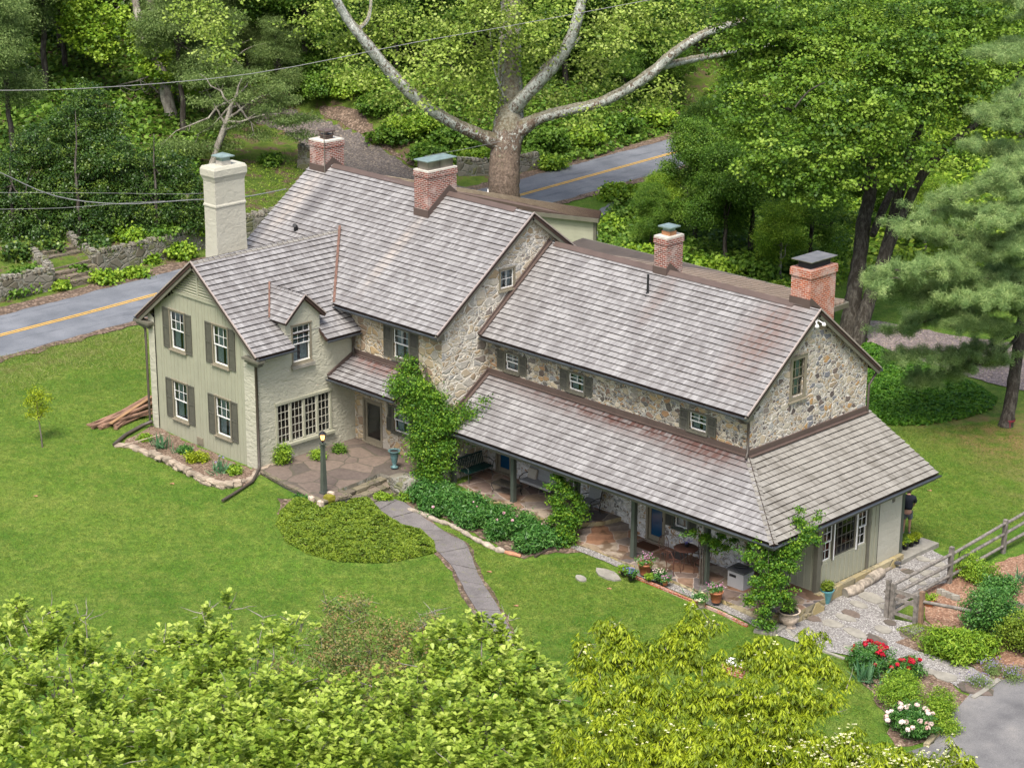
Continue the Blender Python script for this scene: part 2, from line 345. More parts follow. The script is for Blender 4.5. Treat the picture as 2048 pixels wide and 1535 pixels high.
# ground materials
def f(g):
    p=g.pos(); a=g.noise(p,.16,5,.65); b=g.noise(p,1.3,4,.65); c=g.noise(p,22,3,.7); d=g.noise(g.map(p,(1,1,1)),60,2,.6)
    col=g.mix(g.ramp(a,[(.35,(0,0,0)),(.65,(1,1,1))]),(.07,.152,.014),(.135,.215,.027))
    col=g.mix(g.ramp(b,[(.42,(0,0,0)),(.75,(.8,)*3)]),col,(.21,.245,.05))
    col=g.mix(g.ramp(g.noise(g.map(p,(1,1,1),(0,0,0),(7,3,0)),.7,4,.7),[(.55,(0,0,0)),(.75,(.75,)*3)]),col,(.07,.14,.016))
    col=g.mix(g.ramp(g.noise(p,3.5,4,.7),[(.42,(.55,)*3),(.6,(0,0,0))]),col,(.045,.105,.012))
    col=g.mix(.85,col,g.ramp(c,[(.3,(.2,.2,.2)),(.7,(.78,.78,.78))]),'OVERLAY')
    col=g.mix(.75,col,g.ramp(d,[(.3,(.2,.2,.2)),(.7,(.8,.8,.8))]),'OVERLAY')
    # leaf-litter and dry soil: woodland floor beyond the road, worn verge and under the pine
    x=g.sep(p); forest=g.m('MULTIPLY',g.m('LESS_THAN',x[0],-46.6),1)
    fcol=g.ramp(g.noise(p,.9,5,.7),[(.33,(.05,.085,.015)),(.5,(.10,.15,.02)),(.58,(.12,.085,.05)),(.75,(.17,.125,.085))])
    col=g.mix(forest,col,fcol)
    def patch(c,rad,cc,amt,ns=1.2,thr=.35):
        nonlocal col
        d=g.node('VectorMath'); d.operation='SUBTRACT'; g.S(d.inputs[0],p); d.inputs[1].default_value=c
        q=g.node('VectorMath'); q.operation='DIVIDE'; g.S(q.inputs[0],d.outputs[0]); q.inputs[1].default_value=rad
        ln=g.node('VectorMath'); ln.operation='LENGTH'; g.S(ln.inputs[0],q.outputs[0])
        k=g.m('MULTIPLY',g.m('SUBTRACT',1.15,ln.outputs['Value'],clamp=True),g.m('MULTIPLY',g.m('SUBTRACT',g.noise(p,ns,4,.6),thr,clamp=True),5),clamp=True)
        col=g.mix(g.m('MULTIPLY',k,amt),col,cc)
    patch((-1.5,21,-1.5),(5,4.5,3),(.25,.14,.075),.85)
    patch((2.5,18,-1.5),(3.5,5,3),(.26,.17,.09),.6,.8,.42)
    patch((-37.6,-6,-.3),(1.8,22,2),(.16,.14,.06),.7,1.5,.4)
    patch((-37.5,29,-.3),(2.2,4,2),(.14,.09,.05),.9,1.5,.3)
    patch((-26,-14,0),(9,7,3),(.24,.25,.06),.35,.6,.5)
    g.out(col,.95,.15); g.bump(g.m('ADD',g.m('MULTIPLY',c,.6),d),.8,.06)
M_['grass']=mat('lawn_grass',f)
def f(g):
    p=g.pos(); n=g.noise(p,.5,4,.6); c=g.noise(p,40,3,.7)
    col=g.ramp(n,[(.3,(.10,.108,.12)),(.7,(.165,.173,.187))]); col=g.mix(.6,col,g.ramp(c,[(.3,(.2,)*3),(.7,(.8,)*3)]),'OVERLAY')
    k=g.ramp(g.noise(g.map(p,(2.2,.25,1)),1,5,.75),[(.55,(0,0,0)),(.62,(.6,)*3)]); col=g.mix(k,col,(.07,.075,.085)); g.out(col,.9,.2); g.bump(c,.3,.01)
M_['asphalt']=mat('road_asphalt',f)
def f(g):
    p=g.pos(); n=g.noise(p,.6,5,.6); c=g.noise(p,30,3,.7)
    col=g.ramp(n,[(.32,(.095,.093,.093)),(.5,(.14,.136,.133)),(.62,(.17,.163,.155)),(.75,(.23,.21,.185))]); col=g.mix(.4,col,g.ramp(c,[(.3,(.2,)*3),(.7,(.8,)*3)]),'OVERLAY'); g.out(col,.95,.15); g.bump(c,.4,.01)
M_['drive']=mat('driveway_tarmac',f)
M_['paint']=plain('yellow_road_paint',(.50,.30,.06),.7,.2,0,.25,6)
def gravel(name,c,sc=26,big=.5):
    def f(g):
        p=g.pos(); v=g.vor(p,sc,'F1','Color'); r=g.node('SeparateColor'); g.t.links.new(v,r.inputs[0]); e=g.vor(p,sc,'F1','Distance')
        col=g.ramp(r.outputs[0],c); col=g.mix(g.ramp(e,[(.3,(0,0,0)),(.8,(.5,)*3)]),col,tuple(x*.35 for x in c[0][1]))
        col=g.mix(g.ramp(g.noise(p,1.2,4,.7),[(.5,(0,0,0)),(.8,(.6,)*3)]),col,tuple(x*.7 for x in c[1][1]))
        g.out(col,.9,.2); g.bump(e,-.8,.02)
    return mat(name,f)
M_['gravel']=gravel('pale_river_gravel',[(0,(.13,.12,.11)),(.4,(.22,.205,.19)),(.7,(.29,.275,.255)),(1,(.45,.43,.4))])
M_['lane']=gravel('shaded_lane_gravel',[(0,(.08,.068,.06)),(.4,(.12,.105,.095)),(.7,(.15,.13,.118)),(1,(.22,.18,.14))],10)  # darker copy of the drive gravel, shade put into its colour
M_['gravelD']=gravel('brown_drive_gravel',[(0,(.13,.10,.09)),(.4,(.20,.165,.155)),(.7,(.24,.20,.19)),(1,(.38,.30,.22))],12)
M_['mulch']=gravel('bark_mulch',[(0,(.09,.06,.04)),(.4,(.15,.10,.07)),(.7,(.2,.14,.10)),(1,(.30,.23,.17))],18)
M_['mulchR']=gravel('red_clay_mulch',[(0,(.16,.085,.055)),(.4,(.24,.135,.085)),(.7,(.29,.17,.11)),(1,(.38,.26,.18))],16)
M_['litter']=gravel('leaf_litter',[(0,(.07,.05,.035)),(.4,(.12,.085,.06)),(.7,(.17,.12,.085)),(1,(.27,.2,.15))],9)
def flag(name,cols,joint,sc=1.7,jw=.03,wet=None):
    def f(g):
        p=g.pos(); q=g.map(p,(1,1,.1)); wz=g.noise(p,1.5,2,.5,out=1)
        v=g.node('VectorMath'); v.operation='MULTIPLY_ADD'; g.S(v.inputs[0],wz); v.inputs[1].default_value=(.3,.3,0); g.S(v.inputs[2],q)
        e=g.vor(v.outputs[0],sc,'DISTANCE_TO_EDGE','Distance'); c=g.vor(v.outputs[0],sc,'F1','Color'); r=g.node('SeparateColor'); g.t.links.new(c,r.inputs[0])
        col=g.ramp(r.outputs[0],[(i/len(cols),cc) for i,cc in enumerate(cols)],'CONSTANT')
        col=g.mix(.45,col,g.ramp(g.noise(p,6,5,.7),[(.25,(.15,)*3),(.75,(.8,)*3)]),'OVERLAY')
        col=g.mix(g.m('LESS_THAN',e,jw),col,joint)
        rg=.8
        if wet: 
            k=g.ramp(g.noise(p,1.1,3,.5),[(.56,(0,0,0)),(.6,(.8,)*3)]); col=g.mix(k,col,(.09,.055,.03))
        g.out(col,rg,.3); g.bump(g.m('MINIMUM',e,.06),.6,.15)
    return mat(name,f)
M_['flag']=flag('flagstone_floor',[(.19,.12,.08),(.14,.10,.08),(.24,.18,.12),(.21,.13,.085),(.10,.085,.08),(.26,.21,.155),(.17,.14,.115),(.22,.12,.07)],(.28,.23,.19),1.25,.022,True)
M_['terr']=flag('mossy_terrace_flags',[(.105,.082,.068),(.13,.10,.08),(.09,.074,.06),(.15,.115,.09)],(.08,.07,.05),.9,.02)
def f(g):
    p=g.pos(); c=g.ramp(g.noise(p,1.2,5,.7),[(.3,(.105,.096,.092)),(.7,(.17,.155,.148))]); c=g.mix(.4,c,g.ramp(g.noise(p,25,3),[(.3,(.2,)*3),(.7,(.75,)*3)]),'OVERLAY')
    c=g.mix(g.ramp(g.noise(p,3,4,.7),[(.58,(0,0,0)),(.7,(.5,)*3)]),c,(.16,.16,.06)); g.out(c,.9,.2); g.bump(g.noise(p,20,3),.4,.01)
M_['slate']=mat('worn_path_slab',f)
M_['ledge']=stone('mossy_shadowed_step_stone',[(.12,.10,.08),(.15,.12,.09),(.10,.085,.06),(.16,.14,.09)],(.10,.10,.05),2,.02,2)  # dark mossy terrace stone, also painting the shadow on the roadside steps
M_['bluestone']=plain('pale_bluestone',(.23,.215,.18),.9,.2,0,.25,2.5,.3)
M_['rock']=plain('fieldstone_rock',(.27,.22,.165),.9,.2,0,.45,3,.5)
M_['logbark']=plain('log_bark',(.30,.255,.20),.95,.1,0,.5,5,.6)
M_['logend']=plain('log_end_grain',(.34,.17,.10),.9,.1,0,.3,10)
M_['oldwood']=plain('weathered_grey_rail',(.165,.148,.128),.9,.15,0,.45,6,.5)
M_['newwood']=plain('brown_cedar_post',(.20,.13,.085),.85,.15,0,.3,5,.3)
M_['lumber']=plain('old_lumber',(.20,.12,.08),.9,.15,0,.5,2,.3)
M_['urn']=plain('lichen_stone_urn',(.42,.34,.26),.9,.2,0,.45,9,.5)
M_['clothG']=None
def f(g):
    p=g.pos(); w=g.node('TexWave'); w.bands_direction='X'; g.S(w.inputs[0],g.uv()); w.inputs['Scale'].default_value=5.5
    g.out(g.ramp(w.outputs[1],[(.35,(.10,.10,.10)),(.5,(.42,.41,.39))]),.9,.1)
M_['clothG']=mat('striped_grey_cushion',f)
M_['clothB']=plain('beige_cushion',(.42,.37,.30),.95,.1)
M_['boxg']=plain('grey_resin',(.36,.35,.34),.6,.3,0,.05)
M_['lid']=plain('dark_resin_lid',(.07,.07,.072),.6,.3)
def bark(name,c1,c2,sc=4,st=(1,1,.3),thr=.5,w=.05):
    def f(g):
        p=g.pos(); n=g.noise(g.map(p,st),sc,5,.65,.4); c=g.ramp(n,[(thr-w,c1),(thr+w,c2)]); c=g.mix(.45,c,g.ramp(g.noise(p,12,4,.7),[(.3,(.2,)*3),(.7,(.8,)*3)]),'OVERLAY'); g.out(c,.95,.1); g.bump(n,.6,.06)
    return mat(name,f)
M_['bark']=bark('furrowed_bark',(.055,.045,.035),(.13,.115,.095),7,(1,1,.2),.5,.15)
M_['barkdk']=bark('dark_bark',(.035,.03,.024),(.10,.09,.075),6,(1,1,.25),.55,.12)
M_['barkgrey']=bark('grey_lichen_bark',(.12,.105,.085),(.30,.28,.23),3,(1,1,.5),.5,.15)
def f(g):
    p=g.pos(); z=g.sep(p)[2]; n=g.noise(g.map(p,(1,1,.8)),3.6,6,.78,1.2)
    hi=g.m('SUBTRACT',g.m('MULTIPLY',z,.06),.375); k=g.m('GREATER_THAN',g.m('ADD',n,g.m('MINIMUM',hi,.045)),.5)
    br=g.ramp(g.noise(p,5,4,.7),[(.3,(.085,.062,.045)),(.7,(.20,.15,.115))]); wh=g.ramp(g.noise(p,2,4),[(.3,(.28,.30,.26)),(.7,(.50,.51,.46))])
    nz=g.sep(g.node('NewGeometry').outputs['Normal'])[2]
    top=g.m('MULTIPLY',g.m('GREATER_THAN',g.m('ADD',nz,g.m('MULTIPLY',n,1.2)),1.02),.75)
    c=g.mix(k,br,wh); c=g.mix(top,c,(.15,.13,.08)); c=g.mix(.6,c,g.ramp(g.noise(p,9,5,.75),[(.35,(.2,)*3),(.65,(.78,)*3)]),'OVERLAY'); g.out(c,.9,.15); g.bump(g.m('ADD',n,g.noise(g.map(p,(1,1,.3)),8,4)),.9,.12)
M_['syc']=mat('mottled_sycamore_bark',f)
def leafm(name,cols,tr=.35,rough=.55):
    def f(g):
        a=g.node('Attribute'); a.attribute_name='tint'; c=g.ramp(a.outputs['Fac'],[(i/(len(cols)-1),c) for i,c in enumerate(cols)])
        g.out(c,rough,.3); t=g.node('BsdfTranslucent'); g.S(t.inputs[0],g.mix(.4,c,(1,1,.3),'MULTIPLY'))
        g.S(t.inputs[0],c); mx=g.node('MixShader'); mx.inputs[0].default_value=tr; L=g.t.links
        L.new(g.b.outputs[0],mx.inputs[1]); L.new(t.outputs[0],mx.inputs[2]); L.new(mx.outputs[0],g.t.nodes['Material Output'].inputs[0])
    return mat(name,f)
F_={}
F_['mag']=leafm('magnolia_leaf',[(.10,.17,.014),(.22,.32,.032),(.37,.47,.07),(.52,.59,.15)],.45,.4)
F_['dog']=leafm('dogwood_leaf',[(.06,.10,.005),(.17,.24,.008),(.31,.38,.014),(.47,.53,.035)],.35)
F_['syc']=leafm('sycamore_leaf',[(.07,.13,.012),(.17,.26,.03),(.29,.38,.06),(.40,.47,.14)],.3)
F_['maple']=leafm('maple_leaf',[(.025,.07,.006),(.075,.155,.011),(.155,.26,.022),(.30,.40,.06)],.3)
F_['bright']=leafm('spring_leaf',[(.045,.11,.01),(.12,.23,.014),(.23,.35,.024),(.33,.44,.05)],.3)
F_['wood']=leafm('woodland_leaf',[(.025,.07,.007),(.07,.155,.013),(.13,.235,.024),(.21,.32,.045)],.35)
F_['holly']=leafm('holly_leaf',[(.018,.045,.008),(.035,.08,.012),(.07,.125,.018),(.19,.25,.03)],.2,.4)
F_['hem']=leafm('hemlock_spray',[(.06,.11,.03),(.12,.19,.045),(.19,.27,.075),(.28,.35,.12)],.35)
F_['pine']=leafm('white_pine_needles',[(.07,.14,.04),(.16,.26,.08),(.28,.39,.13),(.44,.53,.2)],.35)
F_['peony']=leafm('peony_leaf',[(.02,.075,.014),(.045,.14,.025),(.09,.22,.04),(.17,.31,.07)],.3,.4)
F_['vine']=leafm('wisteria_leaf',[(.015,.06,.008),(.055,.15,.013),(.13,.26,.02),(.30,.41,.03)],.35)
F_['pach']=leafm('ground_cover_leaf',[(0.052,0.098,0.010),(0.117,0.189,0.016),(0.208,0.286,0.023),(0.299,0.364,0.052)],.3)
F_['pachG']=leafm('dark_ground_cover_leaf',[(0.024,0.084,0.010),(0.060,0.168,0.012),(0.108,0.240,0.018),(0.192,0.336,0.036)],.3)
F_['rust']=leafm('russet_tipped_leaf',[(.06,.12,.02),(.12,.2,.035),(.26,.22,.08),(.42,.22,.10)],.3)
F_['iris']=leafm('iris_blade',[(.04,.12,.05),(.09,.2,.09),(.14,.27,.13)],.3)
F_['flP']=leafm('pink_petal',[(.6,.25,.35),(.75,.45,.5),(.85,.68,.66)],.3)
F_['flR']=leafm('crimson_petal',[(.28,.004,.012),(.45,.01,.03),(.6,.03,.06)],.25)
F_['flW']=leafm('blush_white_petal',[(.75,.45,.4),(.8,.66,.58),(.85,.8,.75)],.3)
F_['flM']=leafm('magenta_petal',[(.5,.08,.3),(.65,.3,.5),(.8,.65,.72)],.3)
F_['flB']=leafm('blue_violet_petal',[(.10,.08,.42),(.2,.18,.6),(.4,.38,.7)],.3)
F_['flL']=leafm('lavender_petal',[(.2,.15,.35),(.32,.26,.5),(.42,.36,.55)],.3)
F_['flC']=leafm('cream_bract',[(.6,.58,.25),(.75,.72,.42),(.82,.8,.55)],.3)
F_['grassy']=leafm('coarse_grass_blade',[(0.055,0.110,0.013),(0.132,0.209,0.022),(0.220,0.286,0.050),(0.308,0.297,0.121)],.3)
# ================= SETTING
def axis(segs):
    o=[]
    for a,b,s in segs: o+=list(np.arange(a,b,s))
    return np.array(o+[segs[-1][1]])
gx=axis([(-190,-90,6),(-90,-50,1.5),(-50,-37,.35),(-37,16,.6),(16,60,4)]); gy=axis([(-70,-32,4),(-32,40,.6),(40,80,1.5),(80,190,6)])
X,Y=np.meshgrid(gx,gy); Z=H(X,Y); nx,ny=len(gx),len(gy)
me=bpy.data.meshes.new('ground'); idx=np.arange(nx*ny).reshape(ny,nx)
fs=np.stack([idx[:-1,:-1],idx[:-1,1:],idx[1:,1:],idx[1:,:-1]],-1).reshape(-1,4)
me.from_pydata(np.stack([X,Y,Z],-1).reshape(-1,3).tolist(),[],fs.tolist()); me.update()
me.polygons.foreach_set('use_smooth',np.ones(len(fs),bool))
tag(link_mesh('ground',me,M_['grass']),kind='structure')
def inpoly(px,py,poly):
    c=np.zeros(px.shape,bool); n=len(poly)
    for i in range(n):
        x1,y1=poly[i][:2]; x2,y2=poly[i-1][:2]
        k=((y1>py)!=(y2>py)); 
        with np.errstate(divide='ignore',invalid='ignore'): xi=(x2-x1)*(py-y1)/(y2-y1+1e-12)+x1
        c^=k&(px<xi)
    return c
def sheet(name,poly,m,dz=.03,sub=.5,lab=None,z=None,thick=.0,kind='structure',cat=None,wob=0,group=None,rnd=0):
    """flat polygon cut into cells that follow the terrain"""
    pts=[Vector((p[0],p[1],0)) for p in poly]
    if wob:
        q=[]
        for i,p in enumerate(pts):
            n=pts[(i+1)%len(pts)]; L=(n-p).length; k=max(1,int(L/.35)); d=(n-p).normalized(); pe=Vector((-d.y,d.x,0))
            for j in range(k): q.append(p.lerp(n,j/k)+pe*random.uniform(-wob,wob)*(0 if j==0 and rnd else 1))
        pts=q
    bm=bmesh.new(); vs=[bm.verts.new(p) for p in pts]; bm.faces.new(vs)
    xs=[p.x for p in pts]; ys=[p.y for p in pts]
    def cut(lo,hi,ax):
        v=math.ceil(lo/sub)*sub
        while v<hi:
            co=Vector((0,0,0)); no=Vector((0,0,0)); co[ax]=v; no[ax]=1
            bmesh.ops.bisect_plane(bm,geom=bm.verts[:]+bm.edges[:]+bm.faces[:],plane_co=co,plane_no=no); v+=sub
    if z is None: bmesh.ops.triangulate(bm,faces=bm.faces[:]); cut(min(xs),max(xs),0); cut(min(ys),max(ys),1)
    A=np.array([v.co[:2] for v in bm.verts]); zz=(H(A[:,0],A[:,1]) if z is None else np.full(len(A),z))+dz
    for v,q in zip(bm.verts,zz): v.co.z=q
    bmesh.ops.recalc_face_normals(bm,faces=bm.faces[:])
    if sum(f.normal.z for f in bm.faces)<0: bmesh.ops.reverse_faces(bm,faces=bm.faces[:])
    if thick:
        r=bmesh.ops.extrude_face_region(bm,geom=bm.faces[:]); 
        for e in r['geom']:
            if isinstance(e,bmesh.types.BMVert): e.co.z-=thick
        bmesh.ops.recalc_face_normals(bm,faces=bm.faces[:])
    me=bpy.data.meshes.new(name); bm.to_mesh(me); bm.free()
    c=pts[0] if kind is None else None
    o=link_mesh(name,me,m,loc=(c.x,c.y,float(zz.min())) if c else None)
    return tag(o,lab,cat,group,kind)
def px(*pts,dz=0): return [tuple(gp(u,v,dz)) for u,v in pts]
# road
def strip(name,off0,off1,m,dz,y0=-60,y1=150,kind='structure',st=1.5):
    ys=np.arange(y0,y1,st); P=[]
    for y in ys:
        x=float(road_x(y)); 
        for o in (off0,off1): P.append((x+o,y,0))
    A=np.array(P); A[:,2]=H(A[:,0],A[:,1])+dz
    me=bpy.data.meshes.new(name); me.from_pydata(A.tolist(),[],[(2*i,2*i+1,2*i+3,2*i+2) for i in range(len(ys)-1)]); me.update()
    return link_mesh(name,me,m)
tag(strip('road',-3.05,3.05,M_['asphalt'],.03),kind='structure')
for o0,o1 in ((-3.9,-2.85),(2.85,3.5)):
    q=strip('road_shoulder',o0,o1,M_['litter'],.037,st=.5); me=q.data
    for i_,v_ in enumerate(me.vertices): v_.co.x+=random.uniform(-.22,.22)*(1 if (i_%2)==(1 if o0>0 else 0) else .45)
    tag(q,kind='structure')
a=strip('road_marking',-.17,-.05,M_['paint'],.045); tag(a,kind='structure')
a=strip('road_marking',.05,.17,M_['paint'],.045); tag(a,kind='structure')
tag(sheet('road_apron',px((1110,438),(1190,425),(1215,412),(1250,388),(1262,392),(1215,425),(1190,450),(1200,480),(1215,520),(1160,520)),M_['asphalt'],.036,1,wob=.08),kind='structure')
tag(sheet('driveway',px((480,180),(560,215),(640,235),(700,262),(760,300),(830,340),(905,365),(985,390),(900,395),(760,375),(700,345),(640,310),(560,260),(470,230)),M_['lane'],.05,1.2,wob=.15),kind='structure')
tag(sheet('driveway',px((1716,655),(1740,642),(1800,652),(1900,670),(2048,690),(2110,700),(2110,800),(2030,778),(1960,762),(1880,735),(1800,715),(1740,690)),M_['gravelD'],.04,1,wob=.1),kind='structure')
# tarmac drive lower right
tag(sheet('parking_court',px((1985,1372),(1998,1362),(2140,1350),(2150,1700),(1640,1700),(1700,1520),(1800,1512),(1868,1488),(1880,1460),(1945,1385)),M_['drive'],.04,.8,wob=.04),kind='structure')
# leaf litter bank by the driveway, planting beds
def bed(nm,poly,m='mulch',dz=.022,wob=.12): return tag(sheet(nm,poly,M_[m],dz,.6,wob=wob),kind='structure')
bed('leaf_litter',px((640,215),(720,220),(760,280),(830,330),(905,360),(830,335),(760,295),(700,255),(640,232)),'litter',.04)
bed('verge',px((0,615),(120,590),(260,545),(410,515),(410,528),(300,558),(150,605),(60,622),(0,640)),'litter',.025)
bed('planting_bed',px((235,893),(305,850),(420,905),(500,940),(525,925),(540,930),(495,972),(450,975),(380,940),(300,905)),'mulch')
bed('planting_bed',px((800,965),(850,960),(990,1040),(1110,1075),(1175,1085),(1240,1105),(1180,1108),(1110,1105),(1045,1120),(960,1075),(880,1035),(820,1015)),'litter')
bed('planting_bed',px((1700,1320),(1760,1310),(1860,1340),(1940,1395),(1925,1420),(1890,1470),(1850,1490),(1790,1495),(1770,1440),(1745,1390)),'mulch')
bed('garden_soil',px((1850,1240),(1838,1180),(1905,1160),(1950,1140),(2048,1110),(2150,1080),(2150,1330),(2000,1330),(1940,1290)),'mulchR',.03)
bed('garden_soil',px((1730,1285),(1850,1240),(1940,1290),(2060,1330),(2150,1350),(1985,1362),(1950,1335),(1860,1305)),'mulch',.028)
bed('garden_soil',px((555,1000),(700,1000),(860,1075),(868,1098),(800,1122),(640,1112),(565,1075)),'litter',.02)
# gravel court
tag(sheet('gravel_path',px((1530,1262),(1590,1230),(1625,1210),(1690,1190),(1790,1122),(1812,1100),(1845,1092),(1900,1120),(1900,1165),(1838,1180),(1775,1240),(1845,1250),(1850,1262),(1790,1285),(1860,1312),(1945,1338),(1990,1362),(1950,1395),(1870,1350),(1800,1325),(1700,1312),(1640,1300),(1590,1285)),M_['gravel'],.036,.6,wob=.03),kind='structure')
tag(sheet('gravel_strip',[(-6.6,-2.25),(3.0,-2.25),(3.0,-2.7),(-6.6,-2.62)],M_['gravel'],.03,.6,wob=.03),kind='structure')
# slab path
Lp=[(737,1005),(770,1035),(800,1057),(873,1103),(907,1137),(936,1194),(957,1231),(1007,1297)]
Rp=[(767,995),(811,1007),(895,1069),(932,1087),(957,1153),(982,1194),(1007,1237),(1034,1290)]
def lerp2(P,t):
    t*= (len(P)-1); i=min(int(t),len(P)-2); f=t-i; return P[i]*(1-f)+P[i+1]*f
LL=[np.array(gp(*q)) for q in Lp]; RR=[np.array(gp(*q)) for q in Rp]
bed('path_edge_soil',[tuple(p+np.array([-.12,-.12,0])) for p in LL]+[tuple(p+np.array([.1,.1,0])) for p in RR[::-1]],'litter',.018,.08)
n=11
for i in range(n):
    a,b=i/n+.0015,(i+1)/n-.0015
    q=[lerp2(LL,a),lerp2(RR,a),lerp2(RR,(a+b)/2),lerp2(RR,b),lerp2(LL,b),lerp2(LL,(a+b)/2)]
    tag(sheet('path',[tuple(p) for p in q],M_['slate'],.055,.6,thick=.05,wob=.02),kind='structure')
# terrace with steps, pedestal
TZ=.08
mb=MB(); mb.prism([(-18.5,-7.75,TZ-.55),(-14.0,-8.15,TZ-.75),(-13.75,-7.0,TZ-.75),(-14.5,-6.9,TZ-.6),(-14.75,-4.5,TZ-.6),(-13.9,-4.4,TZ-.6),(-13.8,-2.6,TZ-.6),(-18.5,-2.6,TZ-.6)],(0,0,.0),0)
mb=MB()
tp=[(-18.55,-7.8),(-14.05,-8.15),(-13.8,-6.95),(-14.55,-6.85),(-14.75,-4.55),(-13.95,-4.45),(-13.9,-2.55),(-18.55,-2.55)]
mb.face([(x,y,TZ) for x,y in tp],0)
for i in range(len(tp)):
    a,b=tp[i],tp[(i+1)%len(tp)]; mb.face([(a[0],a[1],-.9),(b[0],b[1],-.9),(b[0],b[1],TZ),(a[0],a[1],TZ)],1)
tag(mb.build('terrace',[M_['terr'],M_['retain']]),kind='structure')
mb=MB(); mb.prism([(-18.5,-7.86,TZ-.09),(-14.0,-8.22,TZ-.09),(-13.72,-6.9,TZ-.09),(-14.5,-6.8,TZ-.09),(-14.5,-7.0,TZ-.09),(-13.95,-7.1,TZ-.09),(-14.15,-8.0,TZ-.09),(-18.5,-7.66,TZ-.09)],(0,0,.095)); tag(mb.build('terrace_edge',M_['ledge']),kind='structure')
mb=MB()
for k in range(3):
    x0=-14.66+k*.40; z=TZ-.15*(k+1)
    mb.prism([(x0+.03*k,-6.83+.03*k,z-.5),(x0+.44,-6.75,z-.5),(x0+.26,-4.5,z-.5),(x0-.17,-4.52,z-.5)],(0,0,.5),0)
tag(mb.build('terrace_steps',[M_['ledge']]),kind='structure')
# porch floors
mb=MB()
up=[(-13.3,-.002),(-13.3,-2.1),(-12.2,-2.2),(-9.0,-2.25),(-6.9,-2.2),(-6.7,-1.6),(-6.2,-.9),(-6.0,-.002)]
UZ,LZ=-.52,-1.04
mb.face([(x,y,UZ) for x,y in up],0)
for i in range(len(up)-1):
    a,b=up[i],up[i+1]; mb.face([(a[0],a[1],-1.4),(b[0],b[1],-1.4),(b[0],b[1],UZ),(a[0],a[1],UZ)],1)
tag(mb.build('porch_floor',[M_['flag'],M_['curb']]),kind='structure')
mb=MB()
for k,(a,b,c) in enumerate([((-6.9,-2.0),(-6.0,-.9),(-5.6,-.01)),((-6.6,-2.05),(-5.6,-1.0),(-5.15,-.01))]):
    z=UZ-.17*(k+1); mb.prism([(-7.2,-2.05,z-.3),(a[0]+.2,a[1],z-.3),(b[0],b[1],z-.3),(c[0],c[1],z-.3),(-7.2,-.01,z-.3)],(0,0,.3),0)
tag(mb.build('porch_steps',[M_['flag']]),kind='structure')
mb=MB(); lo=[(-7.2,-.003),(-7.0,-2.2),(-3,-2.22),(2.2,-2.25),(3.35,-1.5),(3.35,.45),(3.0,.62),(-.0,.62),(-.0,-.003)]
mb.face([(x,y,LZ) for x,y in lo],0)
for i in range(len(lo)-1):
    a,b=lo[i],lo[i+1]; mb.face([(a[0],a[1],-1.9),(b[0],b[1],-1.9),(b[0],b[1],LZ),(a[0],a[1],LZ)],1)
tag(mb.build('porch_floor',[M_['flag'],M_['curb']]),kind='structure')

# ================= THE HOUSE
house=empty('farmhouse',(-12,0,-1),'rambling stone and sage stucco farmhouse with grey cedar shingle roofs, chimneys and a long porch','house')
def clip(poly,a,b,c):  # keep a*u+b*v<=c
    out=[]
    for i in range(len(poly)):
        p,q=poly[i-1],poly[i]; dp=a*p[0]+b*p[1]-c; dq=a*q[0]+b*q[1]-c
        if dp<=0: out.append(p)
        if (dp<0<dq) or (dq<0<dp):
            t=dp/(dp-dq); out.append((p[0]+t*(q[0]-p[0]),p[1]+t*(q[1]-p[1])))
    return out
def roofplane(mb,O,ud,vd,polys,expo=.25,th=.052,rake=None):
    O=Vector(O);ud=Vector(ud).normalized();vd=Vector(vd).normalized(); n=ud.cross(vd).normalized()
    if n.z<0: n=-n
    P=lambda u,v,h=0:O+ud*u+vd*v+n*h
    for poly in polys:
        vmax=max(p[1] for p in poly); vmin=min(p[1] for p in poly)
        # deck under the shingles
        c=[P(u,v,-.015) for u,v in poly]; mb.prism(c,-n*.10,1)
        k=math.floor(vmin/expo)
        while k*expo<vmax:
            s=clip(clip(poly,0,-1,-max(k*expo,vmin)),0,1,min((k+1)*expo,vmax)); k+=1
            if len(s)<3: continue
            v0=(k-1)*expo
            # break the course along u so heights wander a little
            us=[p[0] for p in s]; u=min(us); umax=max(us)
            while u<umax-1e-4:
                du=random.uniform(.5,1.3); c2=clip(clip(s,-1,0,-u),1,0,u+du) if u+du<umax-.3 else clip(s,-1,0,-u)
                if u+du>=umax-.3: du=99
                hh=th*random.uniform(.8,1.25); u+=du
                if len(c2)<3: continue
                pts=[P(a,b,hh*(1-(b-v0)/expo)+.004) for a,b in c2]
                mb.face(pts,0,uv=[(a,b) for a,b in c2])
                for i in range(len(c2)):
                    a,b=c2[i-1],c2[i]
                    if abs(a[1]-b[1])<1e-6 and abs(a[1]-s_min(c2))<1e-6:
                        pa,pb=pts[i-1],pts[i]; mb.face([pa-n*(hh+.012),pb-n*(hh+.012),pb,pa],1)
def s_min(c): return min(p[1] for p in c)
M_['butt']=plain('dark_shingle_butts',(.05,.03,.024),.8,.2)  # butt colour is darkened to draw each course's shadow line
def roofpart(name,mats,*planes,label=None,**kw):
    mb=MB()
    for p in planes: roofplane(mb,*p,**kw)
    o=mb.build(name,mats,house)
    if label:o['label']=label
    return o
RM=lambda k:[M_[k],M_['butt']]
eC=5.06
roofC=roofpart('roof',RM('shC'),((-13.28,-.5,5.22),(1,0,0),(0,4,3.1),[[(0,0),(13.53,0),(13.53,eC),(0,eC)]]),((-13.28,7.5,5.22),(1,0,0),(0,-4,3.1),[[(0,0),(13.53,0),(13.53,eC),(0,eC)]]))
sB=math.hypot(5.31,3.95)
